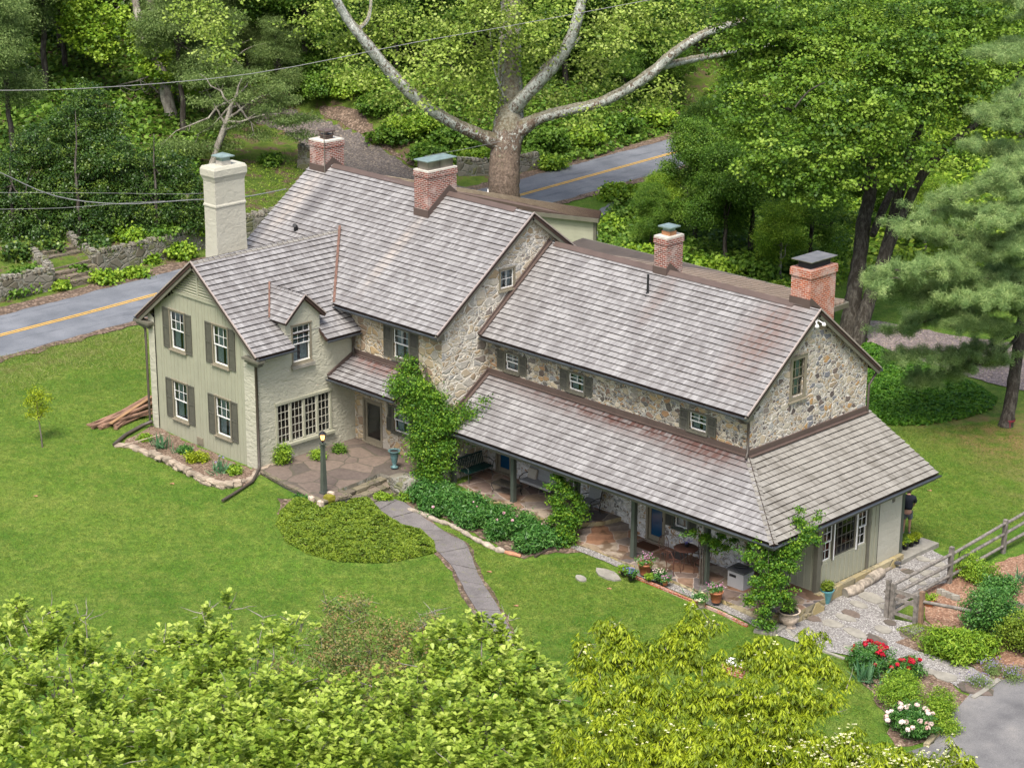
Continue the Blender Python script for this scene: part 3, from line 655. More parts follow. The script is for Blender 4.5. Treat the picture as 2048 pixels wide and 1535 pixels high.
roofB=roofpart('roof',RM('shC'),((-26.6,-3.03,5.79),(1,0,0),(0,5.31,3.95),[[(0,0),(13.55,0),(13.55,sB),(0,sB)]]),((-26.6,7.59,5.79),(1,0,0),(0,-5.31,3.95),[[(0,0),(13.55,0),(13.55,sB),(0,sB)]]))
mA=3.08/4; sA=math.hypot(4,3.08); q=sA/4
vw=(5.62-4.81)/.77*q  # where the slope dies into the main wall
roofA=roofpart('roof',RM('shC'),((-18.06,-7.93,4.81),(0,1,0),(-4,0,3.08),[[(0,0),(1.93,0),(1.93,.62),(0,.62)],[(3.58,0),(5.38,0),(5.38,.62),(3.58,.62)],[(0,.62),(5.38,.62),(5.38,vw),(7.72,sA),(0,sA)]]),
  ((-26.06,-7.93,4.81),(0,1,0),(4,0,3.08),[[(0,0),(5.38,0),(5.38,vw),(7.72,sA),(0,sA)]]))
# dormer roof
dy,dr,dhw,dz=-5.18,6.76,1.06,5.78
sD=math.hypot(dhw,dr-dz); xb=lambda z:-18.06-(z-4.81)/.77
roofD=roofpart('dormer_roof',RM('shC'),((-18.35,dy-dhw,dz),(-1,0,0),(0,dhw,dr-dz),[[(0,0),(-18.35-xb(dz),0),(-18.35-xb(dr),sD),(0,sD)]]),
  ((-18.35,dy+dhw,dz),(-1,0,0),(0,-dhw,dr-dz),[[(0,0),(-18.35-xb(dz),0),(-18.35-xb(dr),sD),(0,sD)]]),label='small gabled dormer roof',expo=.22)
# pent roof over the front door
sP=math.hypot(1.45,.7)
roofpart('pent_roof',RM('shP'),((-18.55,-3.98,3.04),(1,0,0),(0,1.45,.7),[[(0,0),(4.0,0),(4.0,sP),(0,sP)]]),label='low pent roof over the front door',expo=.24)
# porch roof
sF=math.hypot(2.5,1.72); sR=math.hypot(3.21,1.72)
roofpart('porch_roof',RM('shP'),((-13.3,-2.5,1.83),(1,0,0),(0,2.5,1.72),[[(0,0),(16.51,0),(13.3,sF),(0,sF)]]),label='long porch roof with red-brown stains',expo=.25)
roofpart('porch_roof',RM('shH'),((3.21,-2.5,1.83),(0,1,0),(-3.21,0,1.72),[[(0,0),(9.85,0),(9.75,sR),(2.5,sR)]]),label='tan side slope of the porch roof',expo=.25)
mb=MB() # hip + ridge caps
def caps(mb,a,b,n1,n2,w=.14,step=.24,m=0):
    a=Vector(a);b=Vector(b);d=(b-a).normalized();L=(b-a).length;k=int(L/step)
    for i in range(k):
        p=a+d*(i*step); q_=p+d*(step*1.05); 
        for nn in (n1,n2):
            nn=Vector(nn).normalized(); s=nn.cross(d); up=(Vector(n1).normalized()+Vector(n2).normalized()).normalized()
            if s.z>0: s=-s
            s.normalize(); h0,h1_=.055,.03
            mb.face([p+nn*h0,p+nn*h0+s*w,q_+nn*h1_+s*w,q_+nn*h1_],m,uv=[(i*3.1,0),(i*3.1+.13,0),(i*3.1+.13,.2),(i*3.1,.2)])
            mb.face([p+nn*0,p+s*w,p+nn*h0+s*w,p+nn*h0],1)
            mb.face([p+s*w,q_+s*w,q_+nn*h1_+s*w,p+nn*h0+s*w],1)
caps(mb,(3.21,-2.5,1.83),(0,0,3.55),(0,-1.72,2.5),(1.72,0,3.21)); mb.build('hip_cap',RM('shH'),house)
mb=MB(); caps(mb,(-22.06,-7.93,7.89),(-22.06,-.3,7.89),(3.08,0,4),(-3.08,0,4),.16,.27); mb.build('ridge_cap',RM('shH'),house)
mb=MB(); caps(mb,(-18.35,dy,dr),(-20.5,dy,dr),(0,-1,1),(0,1,1),.12,.24); mb.build('ridge_cap',RM('shC'),house)
# metal ridge caps and flashings
mb=MB()
def ridgecap(mb,x0,x1,y,z,sy,sz,w=.24):
    n1=Vector((0,-sz,sy)).normalized(); d1=Vector((0,-sy,-sz)).normalized(); d2=Vector((0,sy,-sz)).normalized(); n2=Vector((0,sz,sy)).normalized()
    c=Vector((0,y,z+.075))
    for d,n in ((d1,n1),(d2,n2)):
        a=c+d*w+n*-.01
        mb.prism([(x0,c.y,c.z),(x1,c.y,c.z),(x1,a.y,a.z),(x0,a.y,a.z)],n*.012,0)
ridgecap(mb,-13.0,-.9,3.5,8.32,4,3.1); ridgecap(mb,-25.3,-14.0,2.28,9.74,5.31,3.95)
# step flashing up the tall gable and over the porch
mb.beam((-13.27,-.55,5.26),(-13.27,3.45,8.4),.05,.22,0); mb.beam((-13.2,-.55,5.28),(-13.2,3.45,8.38),.12,.06,0)
mb.bb(-13.3,.02,-.06,-.0,3.5,3.78); mb.beam((-13.3,-.06,3.57),(.05,-.06,3.57),.16,.05)
mb.bb(.0,.06,-.06,7.0,3.5,3.78); mb.beam((.1,-.06,3.555),(.1,7.0,3.555),.16,.05)
mb.beam((-13.27,-2.5,1.95),(-13.27,0,3.67),.05,.24); mb.beam((-13.2,-2.5,1.91),(-13.2,0,3.63),.14,.05)
mb.bb(-18.55,-14.5,-2.6,-2.54,3.7,3.95); mb.beam((-18.5,-3.98,3.1),(-18.5,-2.55,3.8),.07,.18)
mb.beam((-18.5,-2.62,3.77),(-14.5,-2.62,3.77),.14,.04)
mb.build('flashing',M_['flash'],house)
mb=MB(); mb.beam((-19.2,-3.0,5.82),(-22.05,-.2,8.0),.10,.16); mb.build('valley_flashing',M_['copper'],house); mb=MB(); mb.beam((xb(dz)-.0,dy-dhw,dz+.04),(xb(dr),dy,dr+.08),.07,.12); mb.build('valley_flashing',M_['copper'],house)
# rake drip edges + fascia + gutters
mb=MB()
def rake(mb,a,b,w=.05,h=.05): mb.beam(a,b,w,h)
def rk(a_,b_,w_=.05): mb=MB(); rake(mb,a_,b_,w_,w_); mb.build('rake_edge',M_['rake'],house)
for (x,y0,z0,y1,z1) in ((.26,-.5,5.25,3.5,8.36),(.26,7.5,5.25,3.5,8.36),(-13.04,-3.03,5.82,2.28,9.78),(-13.04,7.59,5.82,2.28,9.78)): rk((x,y0,z0),(x,y1,z1))
rk((-18.06,-7.95,4.84),(-22.06,-7.95,7.93)); rk((-26.06,-7.95,4.84),(-22.06,-7.95,7.93))
rk((-18.33,dy-dhw,dz+.03),(-18.33,dy,dr+.03),.04); rk((-18.33,dy+dhw,dz+.03),(-18.33,dy,dr+.03),.04)

mb=MB()
for (x,y0,z0,y1,z1) in ((.2,-.5,5.12,3.5,8.2),(.2,7.5,5.12,3.5,8.2),(-13.1,-3.03,5.69,2.28,9.62),(-13.1,7.59,5.69,2.28,9.62)): mb.beam((x,y0,z0-.05),(x,y1,z1-.05),.06,.22)
mb.beam((-18.1,-7.86,4.66),(-22.06,-7.86,7.74),.07,.24); mb.beam((-26.02,-7.86,4.66),(-22.06,-7.86,7.74),.07,.24)
for sx in (-1,1): # boxed cornice returns
    xc=-22.06+sx*3.62; mb.bb(xc-.52,xc+.52,-7.97,-7.6,4.60,4.70); mb.bb(xc-.42,xc+.42,-7.9,-7.6,4.50,4.60); mb.bb(xc-.34,xc+.34,-7.82,-7.6,4.40,4.50)
mb.bb(-.1,.16,-.42,0,4.95,5.13); mb.bb(-13.5,-13.14,-2.95,-2.54,5.5,5.72)
mb.bb(3.0,3.14,-2.4,7.3,1.55,1.78); mb.bb(-13.25,3.1,-2.42,-2.3,1.55,1.76)  # porch beams
mb.build('fascia',M_['trim'],house)
mb=MB()
def gutter(mb,a,b,s):
    a=Vector(a);b=Vector(b);d=(b-a).normalized(); o=Vector((d.y,-d.x,0))*s
    n=7; pr=[(math.cos(math.pi*k/(n-1)),-math.sin(math.pi*k/(n-1))) for k in range(n)]
    c0=a+o*.07; c1=b+o*.07
    for k in range(n-1):
        (a0,b0),(a1,b1)=pr[k],pr[k+1]; f=lambda c,aa,bb:c+o*(aa*.07)+Vector((0,0,bb*.075))
        mb.face([f(c0,a0,b0),f(c0,a1,b1),f(c1,a1,b1),f(c1,a0,b0)],0,smooth=True)
    mb.beam(a+o*.14,b+o*.14,.02,.02)
    for c in (c0,c1): mb.face([c+o*(p*.07)+Vector((0,0,q_*.075)) for p,q_ in pr],0)
for ga,gb in (((-13.25,-.5,5.15),(.27,-.5,5.15)),((-19.1,-3.03,5.72),(-13.03,-3.03,5.72)),((.27,7.5,5.15),(-13,7.5,5.15)),((-18.06,-7.93,4.75),(-18.06,-6.0,4.75)),((-18.06,-4.35,4.75),(-18.06,-2.6,4.75)),((-26.06,-2.6,4.75),(-26.06,-7.93,4.75)),((-18.5,-3.98,2.98),(-14.5,-3.98,2.98)),((-13.3,-2.5,1.76),(3.27,-2.5,1.76)),((3.21,-2.55,1.76),(3.21,7.4,1.76))):
    mb=MB(); gutter(mb,ga,gb,1); mb.build('gutter',M_['gutter'],house)

def pipe(name,pts,r=.05,m='down'):
    mb=MB(); mb.tube(pts,r,10); return mb.build(name,M_[m],house)
pipe('downspout',[(-18.0,-7.8,4.7),(-18.1,-7.8,4.55),(-18.46,-7.66,4.42),(-18.46,-7.66,.35),(-18.3,-7.8,.15),(-17.7,-8.6,.0),(-17.3,-9.9,-.08),(-17.15,-10.5,-.12)],.06)
pipe('downspout',[(-26.1,-7.8,4.7),(-25.95,-7.75,4.45),(-25.72,-7.72,4.3),(-25.72,-7.72,.2)],.05)
pipe('downspout',[(-18.2,-2.8,4.7),(-18.35,-2.75,4.45),(-18.47,-2.64,4.3),(-18.47,-2.64,3.85),(-18.3,-2.72,3.78)],.055)
pipe('downspout',[(-.1,-.6,5.08),(.0,-.5,4.95),(.0,-.07,4.8),(.0,-.07,3.72),(.12,-.3,3.56)],.05)
pipe('downspout',[(.1,7.55,5.1),(.05,7.3,4.8),(.05,7.08,4.6),(.05,7.08,3.4)],.05)
def eachpart(name,m,fns,parent=None):
    for f_ in fns: q_=MB(); f_(q_); q_.build(name,m,parent or house)
# ---------------- walls with real openings
def wall(name,m,O,ud,poly,holes=(),th=.28,label=None,parent=house):
    """polygon in (u,z); holes (u0,u1,z0,z1); outward normal = ud x up"""
    O=Vector(O);ud=Vector(ud).normalized(); n=Vector((ud.y,-ud.x,0)); P=lambda u,z,d=0:O+ud*u+Vector((0,0,z))-n*d
    us=sorted({min(p[0] for p in poly),max(p[0] for p in poly)}|{h[i] for h in holes for i in(0,1)}); zs=sorted({min(p[1] for p in poly),max(p[1] for p in poly)}|{h[i] for h in holes for i in(2,3)})
    mb=MB()
    for i in range(len(us)-1):
        for j in range(len(zs)-1):
            a,b,c,d=us[i],us[i+1],zs[j],zs[j+1]; um,zm=(a+b)/2,(c+d)/2
            if any(h[0]<um<h[1] and h[2]<zm<h[3] for h in holes): continue
            s=clip(clip(clip(clip(list(poly),-1,0,-a),1,0,b),0,-1,-c),0,1,d)
            if len(s)>=3:
                mb.face([P(u,z) for u,z in s]); mb.face([P(u,z,th) for u,z in s][::-1],1)
    for (a,b,c,d) in holes:
        for q_ in (((a,c),(b,c)),((b,c),(b,d)),((b,d),(a,d)),((a,d),(a,c))):
            mb.face([P(*q_[0]),P(*q_[1]),P(*q_[1],th),P(*q_[0],th)],0)
    o=mb.build(name,[m,M_['dark']],parent)
    if label:o['label']=label
    return o
def window(O,ud,w,h,frame='white',sash='white',cols=3,rows=2,style='double',rec=.1,casing=.07,sill=True,curtain=True,shut=0,shw=.42,shst='louv',label=None,casm='taupe',name='window'):
    """O = lower-left corner of the opening on the wall face"""
    O=Vector(O);ud=Vector(ud).normalized(); n=Vector((ud.y,-ud.x,0)); az=Vector((0,0,1)); AX=(ud,n,az)
    P=lambda u,z,d=0:O+ud*u+az*z+n*d
    mb=MB()
    B=lambda u0,u1,z0,z1,d0,d1,m=0:mb.box(P((u0+u1)/2,(z0+z1)/2,(d0+d1)/2),(u1-u0,abs(d1-d0),z1-z0),m,axes=AX)
    c=casing
    B(-c,0,-c,h+c,-.02,.035); B(w,w+c,-c,h+c,-.02,.035); B(0,w,h,h+c,-.02,.035)
    B(-c-.03,w+c+.03,h+c,h+c+.03,-.02,.06)
    if sill: B(-c-.05,w+c+.05,-c-.05,-c,-.02,.1); B(0,w,-c,0,-.02,.035)
    o=mb.build(name,M_[casm],house)
    if label:o['label']=label
    mb=MB(); s=.045
    def sash_(u0,u1,z0,z1,d,cols,rows,bars=True,t=.036):
        B(u0,u0+t,z0,z1,d-.02,d+.02); B(u1-t,u1,z0,z1,d-.02,d+.02); B(u0+t,u1-t,z0,z0+t,d-.02,d+.02); B(u0+t,u1-t,z1-t,z1,d-.02,d+.02)
        if bars:
            for i in range(1,cols): x=u0+(u1-u0)*i/cols; B(x-.008,x+.008,z0+t,z1-t,d-.012,d+.012)
            for j in range(1,rows): z=z0+(z1-z0)*j/rows; B(u0+t,u1-t,z-.008,z+.008,d-.010,d+.010)
    if style=='double':
        sash_(0,w,h/2-.02,h,-.05,cols,rows); sash_(0,w,0,h/2+.02,-.095,cols,rows,bars=('b' in shst))
    elif style=='single': sash_(0,w,0,h,-.06,cols,rows)
    mb.build('sash',M_[sash],o)
    g=MB(); 
    if style=='double': g.face([P(.03,h/2,-.05),P(w-.03,h/2,-.05),P(w-.03,h-.03,-.05),P(.03,h-.03,-.05)]); g.face([P(.03,.03,-.095),P(w-.03,.03,-.095),P(w-.03,h/2,-.095),P(.03,h/2,-.095)])
    else: g.face([P(.03,.03,-.06),P(w-.03,.03,-.06),P(w-.03,h-.03,-.06),P(.03,h-.03,-.06)])
    g.build('pane',M_['glass'],o)
    if curtain:
        g=MB()
        for (u0,u1) in ((.02,w*.42),(w*.58,w-.02)):
            k=10
            for i in range(k):
                a=u0+(u1-u0)*i/k;b=u0+(u1-u0)*(i+1)/k; da=-.2-.03*(i%2); db=-.2-.03*((i+1)%2)
                g.face([P(a,.02,da),P(b,.02,db),P(b,h,db),P(a,h,da)])
        g.build('curtain',M_['curtain'],o)
    if shut:
        for sgn in (-1,1):
            mb=MB(); u0=-c-.01-shw if sgn<0 else w+c+.01; u1=u0+shw; t=.05; z0,z1=-c,h+c
            d0,d1=.005,.045
            B(u0,u0+t,z0,z1,d0,d1);B(u1-t,u1,z0,z1,d0,d1);B(u0+t,u1-t,z0,z0+.07,d0,d1);B(u0+t,u1-t,z1-.06,z1,d0,d1)
            zm=z0+(z1-z0)*.52; B(u0+t,u1-t,zm-.035,zm+.035,d0,d1); B(u0+t,u1-t,z0+.07,z1-.06,d0,d0+.012,0)
            if 'louv' in shst:
                z=z0+.1
                while z<z1-.09:
                    if abs(z-zm)>.05: mb.box(P((u0+u1)/2,z,.03),(u1-u0-2*t,.028,.012),0,axes=(ud,(n-az*.7).normalized(),(az+n*.7).normalized()))
                    z+=.045
            else:
                B(u0+t+.02,u1-t-.02,z0+.10,zm-.06,d0,d0+.024); B(u0+t+.02,u1-t-.02,zm+.06,z1-.09,d0,d0+.024)
            mb.build('shutter',M_['shut'],o)
    return o
# C block: front
cw=[(-12.32,-11.6,3.95,4.62),(-8.86,-8.08,3.95,4.62),(-2.78,-1.98,3.9,4.55)]
wz=-1.3
hf=[(a+13.3,b+13.3,c,d) for a,b,c,d in cw]+[(8.56,9.5,LZ+.02,1.0),(.45,1.35,UZ+.02,1.45),(9.95,10.6,-.1,.9)]
wall('stone_wall',M_['stoneC'],(-13.3,0,0),(1,0,0),[(0,3.5),(13.3,3.5),(13.3,5.22),(0,5.22)],[x for x in hf if x[2]>3])
wall('stone_wall',M_['stoneW'],(-13.3,0,0),(1,0,0),[(0,-1.5),(13.3,-1.5),(13.3,3.5),(0,3.5)],[x for x in hf if x[2]<3],label='whitewashed stone wall under the porch')
for a,b,c,d in cw: window((a,0,c),(1,0,0),b-a,d-c,'white',shut=1,shw=.40,casing=.05,cols=2,rows=2,shst='louv',style='double',casm='trim')
# gable
zc=lambda y:5.22+(y+.5)*.775
wall('stone_gable',M_['stoneG'],(0,0,0),(0,1,0),[(0,-1.5),(7,-1.5),(7,zc(0)-.08),(3.5,zc(3.5)-.08),(0,zc(0)-.08)],[(2.33,3.02,5.18,6.6),(1.5,2.4,LZ,.9)])
window((0,2.33,5.18),(0,1,0),.69,1.42,sash='taupe',cols=3,rows=2,casing=.13,shst='b')
wall('stone_wall',M_['stoneC'],(0,7,0),(-1,0,0),[(0,-1.5),(13.3,-1.5),(13.3,5.1),(0,5.1)])
# B block
zB=lambda y:5.79+(y+3.03)*.744
wall('stone_gable',M_['stoneB'],(-13.3,-2.54,0),(0,1,0),[(0,-1.2),(9.64,-1.2),(9.64,zB(-2.54)-.1),(4.82,zB(2.28)-.1),(0,zB(-2.54)-.1)],[(3.2,3.94,6.88,7.62)],label='pale limestone gable of the tall block')
window((-13.3,.66,6.88),(0,1,0),.74,.74,sash='white',cols=2,rows=2,style='single',casing=.07,curtain=True)
wall('stone_wall',M_['stoneBf'],(-26.3,-2.54,0),(1,0,0),[(0,-.8),(13.0,-.8),(13.0,6.1),(0,6.1)],[(10.19,11.1,4.15,5.35),(8.26,9.44,.1,1.98),(10.15,11.1,1.0,2.05)],label='tan fieldstone wall of the tall block')
window((-16.11,-2.54,4.15),(1,0,0),.91,1.2,shut=1,shw=.5,casing=.06,cols=2,rows=2,shst='louv',casm='trim')
window((-16.15,-2.54,1.0),(1,0,0),.95,1.0,shut=1,shw=.35,casing=.06,cols=3,rows=2,shst='louv',casm='trim')
wall('stone_wall',M_['stoneBf'],(-13.3,7.1,0),(-1,0,0),[(0,-.8),(13.0,-.8),(13.0,6.1),(0,6.1)])
wall('stone_gable',M_['stoneBf'],(-26.3,7.1,0),(0,-1,0),[(0,-.8),(9.64,-.8),(9.64,6.0),(4.82,zB(2.28)-.1),(0,6.0)])
# A wing gable end: stucco piers, batten siding, louvred peak
zA=lambda x:7.89-abs(x+22.06)*.77
wn_=[(-24.06,-23.12,3.86,5.44),(-21.2,-20.27,3.86,5.44),(-24.06,-23.12,.85,2.42),(-21.2,-20.27,.85,2.42)]
wall('stucco_pier',M_['stucco'],(-25.57,-7.67,0),(1,0,0),[(0,-.4),(.42,-.4),(.42,4.9),(0,zA(-25.57)-.08)])
wall('stucco_pier',M_['stucco'],(-19.22,-7.67,0),(1,0,0),[(0,-.4),(.67,-.4),(.67,5.08),(0,5.6)])
mb=None
wall('batten_siding',M_['sage'],(-25.57,-7.62,0),(1,0,0),[(.42,-.4),(6.35,-.4),(6.35,zA(-19.22)-.08),(5.05,6.3),(1.95,6.3),(.42,zA(-25.15)-.08)],[(a+25.57,b+25.57,c,d) for a,b,c,d in wn_],.2)
mb=MB(); x=-25.1
while x<-19.25:
    top=min(6.3,zA(x)-.1)
    segs=[(-.3,top)]
    for a,b,c,d in wn_:
        if a-.52<x<b+.52: segs=[(p,min(q_,c-.13)) for p,q_ in segs if p<c-.13]+[(max(p,d+.13),q_) for p,q_ in segs if q_>d+.13]
    for p,q_ in segs:
        if q_-p>.05: mb.bb(x-.014,x+.014,-7.634,-7.62,p,q_)
    x+=random.choice((.17,.24,.3))
mb.bb(-23.75,-20.37,-7.68,-7.62,6.27,6.37)
mb.build('batten',M_['sage'],house)
mb=MB(); z=6.4
while z<7.6:
    hw=(7.72-z)/.77-.12
    if hw>.05: mb.box((-22.06,-7.63,z),(2*hw,.05,.085),0,axes=(Vector((1,0,0)),Vector((0,1,.5)).normalized(),Vector((0,-.5,1)).normalized()))
    z+=.115
mb.bb(-22.1,-22.02,-7.69,-7.6,6.37,7.6); mb.prism([(-23.9,-7.58,6.3),(-20.2,-7.58,6.3),(-22.06,-7.58,7.75)],(0,-.01,0))
mb.build('gable_louvre',M_['sage2'],house)
for i,(a,b,c,d) in enumerate(wn_): window((a,-7.62,c),(1,0,0),b-a,d-c,shut=1,shw=.42,cols=3,rows=2,shst='panel',style='double',casing=.06)
mb=MB(); mb.bb(-22.55,-22.15,-7.66,-7.61,.05,.38)
for k in range(5): mb.bb(-22.52,-22.18,-7.675,-7.66,.1+k*.055,.12+k*.055)
mb.build('vent_grille',M_['taupe'],house)
# side wall of wing with dormer face and bay window
dw=(1.95,2.84,4.02,5.5)   # u along y from -7.67
wall('stucco_wall',M_['stucco'],(-18.55,-7.67,0),(0,1,0),[(0,-.5),(5.13,-.5),(5.13,4.95),(0,4.95)],[(dw[0],dw[1],dw[2],4.95),(1.02,3.8,.78,2.46)])
wall('dormer_wall',M_['stucco'],(-18.55,-7.67,0),(0,1,0),[(1.62,4.95),(3.36,4.95),(3.36,5.82),(2.49,6.68),(1.62,5.82)],[(dw[0],dw[1],4.95,dw[3])],.2)
mb=MB()
for y in (-6.05,-4.31): mb.prism([(-18.55,y-.01,4.9),(-18.55,y-.01,5.85),(-19.5,y-.01,5.85)],(0,.02,0))
mb.build('dormer_cheek',M_['stucco'],house)
window((-18.55,-7.67+dw[0],dw[2]),(0,1,0),dw[1]-dw[0],dw[3]-dw[2],cols=3,rows=3,casing=.06,shst='x')
mb=MB(); mb.bb(-18.56,-18.40,-5.85,-4.70,3.78,3.92); mb.build('window_sill',M_['bluestone'],house)
# four-light casement, set in the opening
mb=MB(); mb.bb(-18.6,-18.46,-6.72,-3.8,2.46,2.56); mb.bb(-18.6,-18.38,-6.75,-3.75,.66,.76)
for k in range(5): yy=-6.65+k*.695; mb.bb(-18.62,-18.50,yy-.04,yy+.04,.76,2.46)
bay=mb.build('window',M_['sage2'],house); bay['label']='wide four-light casement window'
for k in range(4):
    mb=MB(); y0=-6.61+k*.695; y1=y0+.615; d=-18.56
    mb.bb(d-.02,d+.02,y0,y0+.04,.78,2.44); mb.bb(d-.02,d+.02,y1-.04,y1,.78,2.44); mb.bb(d-.02,d+.02,y0,y1,.78,.82); mb.bb(d-.02,d+.02,y0,y1,2.40,2.44)
    for i in (1,2): yy=y0+(y1-y0)*i/3; mb.bb(d-.012,d+.012,yy-.009,yy+.009,.82,2.4)
    for j in range(1,5): zz=.8+1.62*j/5; mb.bb(d-.011,d+.011,y0+.04,y1-.04,zz-.009,zz+.009)
    mb.build('sash',M_['cream'],bay)
mb=MB(); mb.face([(-18.565,-6.6,.8),(-18.565,-3.85,.8),(-18.565,-3.85,2.42),(-18.565,-6.6,2.42)]); mb.build('pane',M_['glass'],bay)
wall('stucco_wall',M_['stucco'],(-25.57,-2.54,0),(0,-1,0),[(0,-.5),(5.13,-.5),(5.13,4.95),(0,4.95)])
# inner floors so rooms read dark
mb=MB(); mb.bb(-25.4,-18.75,-7.45,-2.6,2.9,3.0); mb.bb(-26,-13.6,-2.3,6.9,2.9,3.0); mb.bb(-13,-.3,.3,6.8,3.2,3.3); mb.bb(-25.4,-18.75,-7.45,-2.6,.0,.05); mb.bb(-26,-13.6,-2.3,6.9,-.2,-.1);mb.bb(-13,-.3,.3,6.8,-1,-.95); mb.bb(-22.2,-22.1,-7.4,-2.6,.1,6); mb.bb(-13,-.3,3.2,3.3,-.9,5.5); mb.bb(.05,2.7,.8,5.4,-1.03,-.99)
mb.build('interior_floor',M_['slab'],house)
# front doors
def door(O,ud,w,h,glass,casm,label,rec=.12):
    O=Vector(O);ud=Vector(ud);n=Vector((ud.y,-ud.x,0));az=Vector((0,0,1)); AX=(ud,n,az); P=lambda u,z,d=0:O+ud*u+az*z+n*d
    mb=MB(); B=lambda u0,u1,z0,z1,d0,d1:mb.box(P((u0+u1)/2,(z0+z1)/2,(d0+d1)/2),(u1-u0,abs(d1-d0),z1-z0),0,axes=AX)
    B(0,.09,0,h,-.2,.03);B(w-.09,w,0,h,-.2,.03);B(.09,w-.09,h-.09,h,-.2,.03)
    B(.09,.19,.02,h-.09,-.1,-.05);B(w-.19,w-.09,.02,h-.09,-.1,-.05);B(.19,w-.19,.02,.2,-.1,-.05);B(.19,w-.19,h-.2,h-.09,-.1,-.05); B(.0,w,-.04,.02,-.2,.08)
    o=mb.build('door',M_[casm],house); o['label']=label
    g=MB(); g.face([P(.19,.2,-.08),P(w-.19,.2,-.08),P(w-.19,h-.2,-.08),P(.19,h-.2,-.08)]); g.build('glass_panel',M_[glass],o)
    g=MB(); g.box(P(w-.14,h*.48,-.02),(.03,.05,.16),0,axes=AX); g.build('handle',M_['black'],o)
    return o
door((-18.04,-2.54,.1),(1,0,0),1.18,1.88,'glass','taupe','olive-framed glass storm door at the terrace')
door((-4.74,0,LZ+.02),(1,0,0),.94,2.02,'blueglass','taupe','blue glazed porch door')
door((-12.85,0,UZ+.02),(1,0,0),.9,1.95,'blueglass','taupe','dark blue door at the upper porch')
window((-3.35,0,-.1),(1,0,0),.65,1.0,cols=2,rows=2,casing=.06,shut=1,shw=.35,casm='green',shst='louv')
# sunroom
wall('batten_siding',M_['sage'],(.0,.62,0),(1,0,0),[(0,LZ),(2.78,LZ),(2.78,1.95),(0,3.4)],(),.1,label='batten wall of the sunroom')
mb=MB(); x=.15
while x<2.7: mb.bb(x-.02,x+.02,.595,.62,LZ,2.0); x+=.3
y=.95
while y<3.5: mb.bb(2.78,2.805,y-.02,y+.02,LZ,-.1); y+=.27
for y in (3.85,4.1): mb.bb(2.78,2.805,y-.02,y+.02,LZ,1.9)
mb.build('batten',M_['sage2'],house)
wall('batten_siding',M_['sage'],(2.78,.62,0),(0,1,0),[(0,LZ),(3.68,LZ),(3.68,1.95),(0,1.95)],[(.3,.85,.0,1.42),(.97,2.28,.0,1.42),(2.4,2.95,.0,1.42)],.1)
wall('stucco_wall',M_['stuccoP'],(2.80,4.3,0),(0,1,0),[(0,-1.15),(1.4,-1.15),(1.4,1.95),(0,1.95)],[(.75,.95,1.15,1.6)],.25,label='pale stucco pier beside the sunroom')
wall('sunroom_back_wall',M_['stuccoP'],(2.7,5.68,0),(-1,0,0),[(0,-1.2),(2.7,-1.2),(2.7,3.2),(0,1.9)])
mb=MB(); mb.bb(2.68,2.86,.55,.78,LZ,1.95); mb.build('corner_post',M_['trim'],house); mb=MB(); mb.bb(2.78,2.84,3.58,3.72,LZ,1.95);
mb.build('corner_post',M_['trim'],house)
window((2.78,.92,.0),(0,1,0),.55,1.42,cols=2,rows=2,casing=.06,sill=False,shst='b',curtain=False,casm='trim')
o=window((2.78,1.59,.0),(0,1,0),1.31,1.42,sash='trim',cols=5,rows=4,style='single',casing=.06,sill=False,curtain=False,casm='white')
window((2.78,3.02,.0),(0,1,0),.55,1.42,cols=2,rows=2,casing=.06,sill=False,shst='b',curtain=False,casm='trim')
mb=MB(); mb.rock((2.2,2.1,-.35),(.4,.35,1.1),0,3); mb.build('armchair_inside',M_['red'],house)
mb=MB(); 
mb.prism([(2.82,.45,-1.9),(3.08,.45,-1.9),(3.0,5.75,-1.9),(2.82,5.75,-1.9)],(0,0,.87)); mb.build('stone_base',M_['curb'],house)
mb=MB(); mb.bb(2.2,3.05,5.6,8.0,-1.9,-1.22); mb.build('stone_step',M_['bluestone'],house)
# porch posts
for nm,(x,y,z) in enumerate([(-13.05,-2.15,UZ-.4),(-10.0,-1.85,UZ),(-6.7,-1.75,LZ),(-3.9,-1.65,LZ),(-.42,-1.62,LZ),(2.85,-2.15,LZ-.1),(2.72,5.8,-1.3)]):
    mb=MB(); mb.bb(x-.085,x+.085,y-.085,y+.085,z,1.62); mb.bb(x-.1,x+.1,y-.1,y+.1,z,z+.06); mb.build('porch_post',M_['green'],house)
mb=MB(); mb.bb(-13.2,3.0,-2.0,-1.85,1.62,1.78); 
x=-12.9
while x<-.1: mb.beam((x,-2.42,1.74),(x,-.05,3.36),.06,.1); x+=.75
mb.build('porch_beam',M_['green'],house)
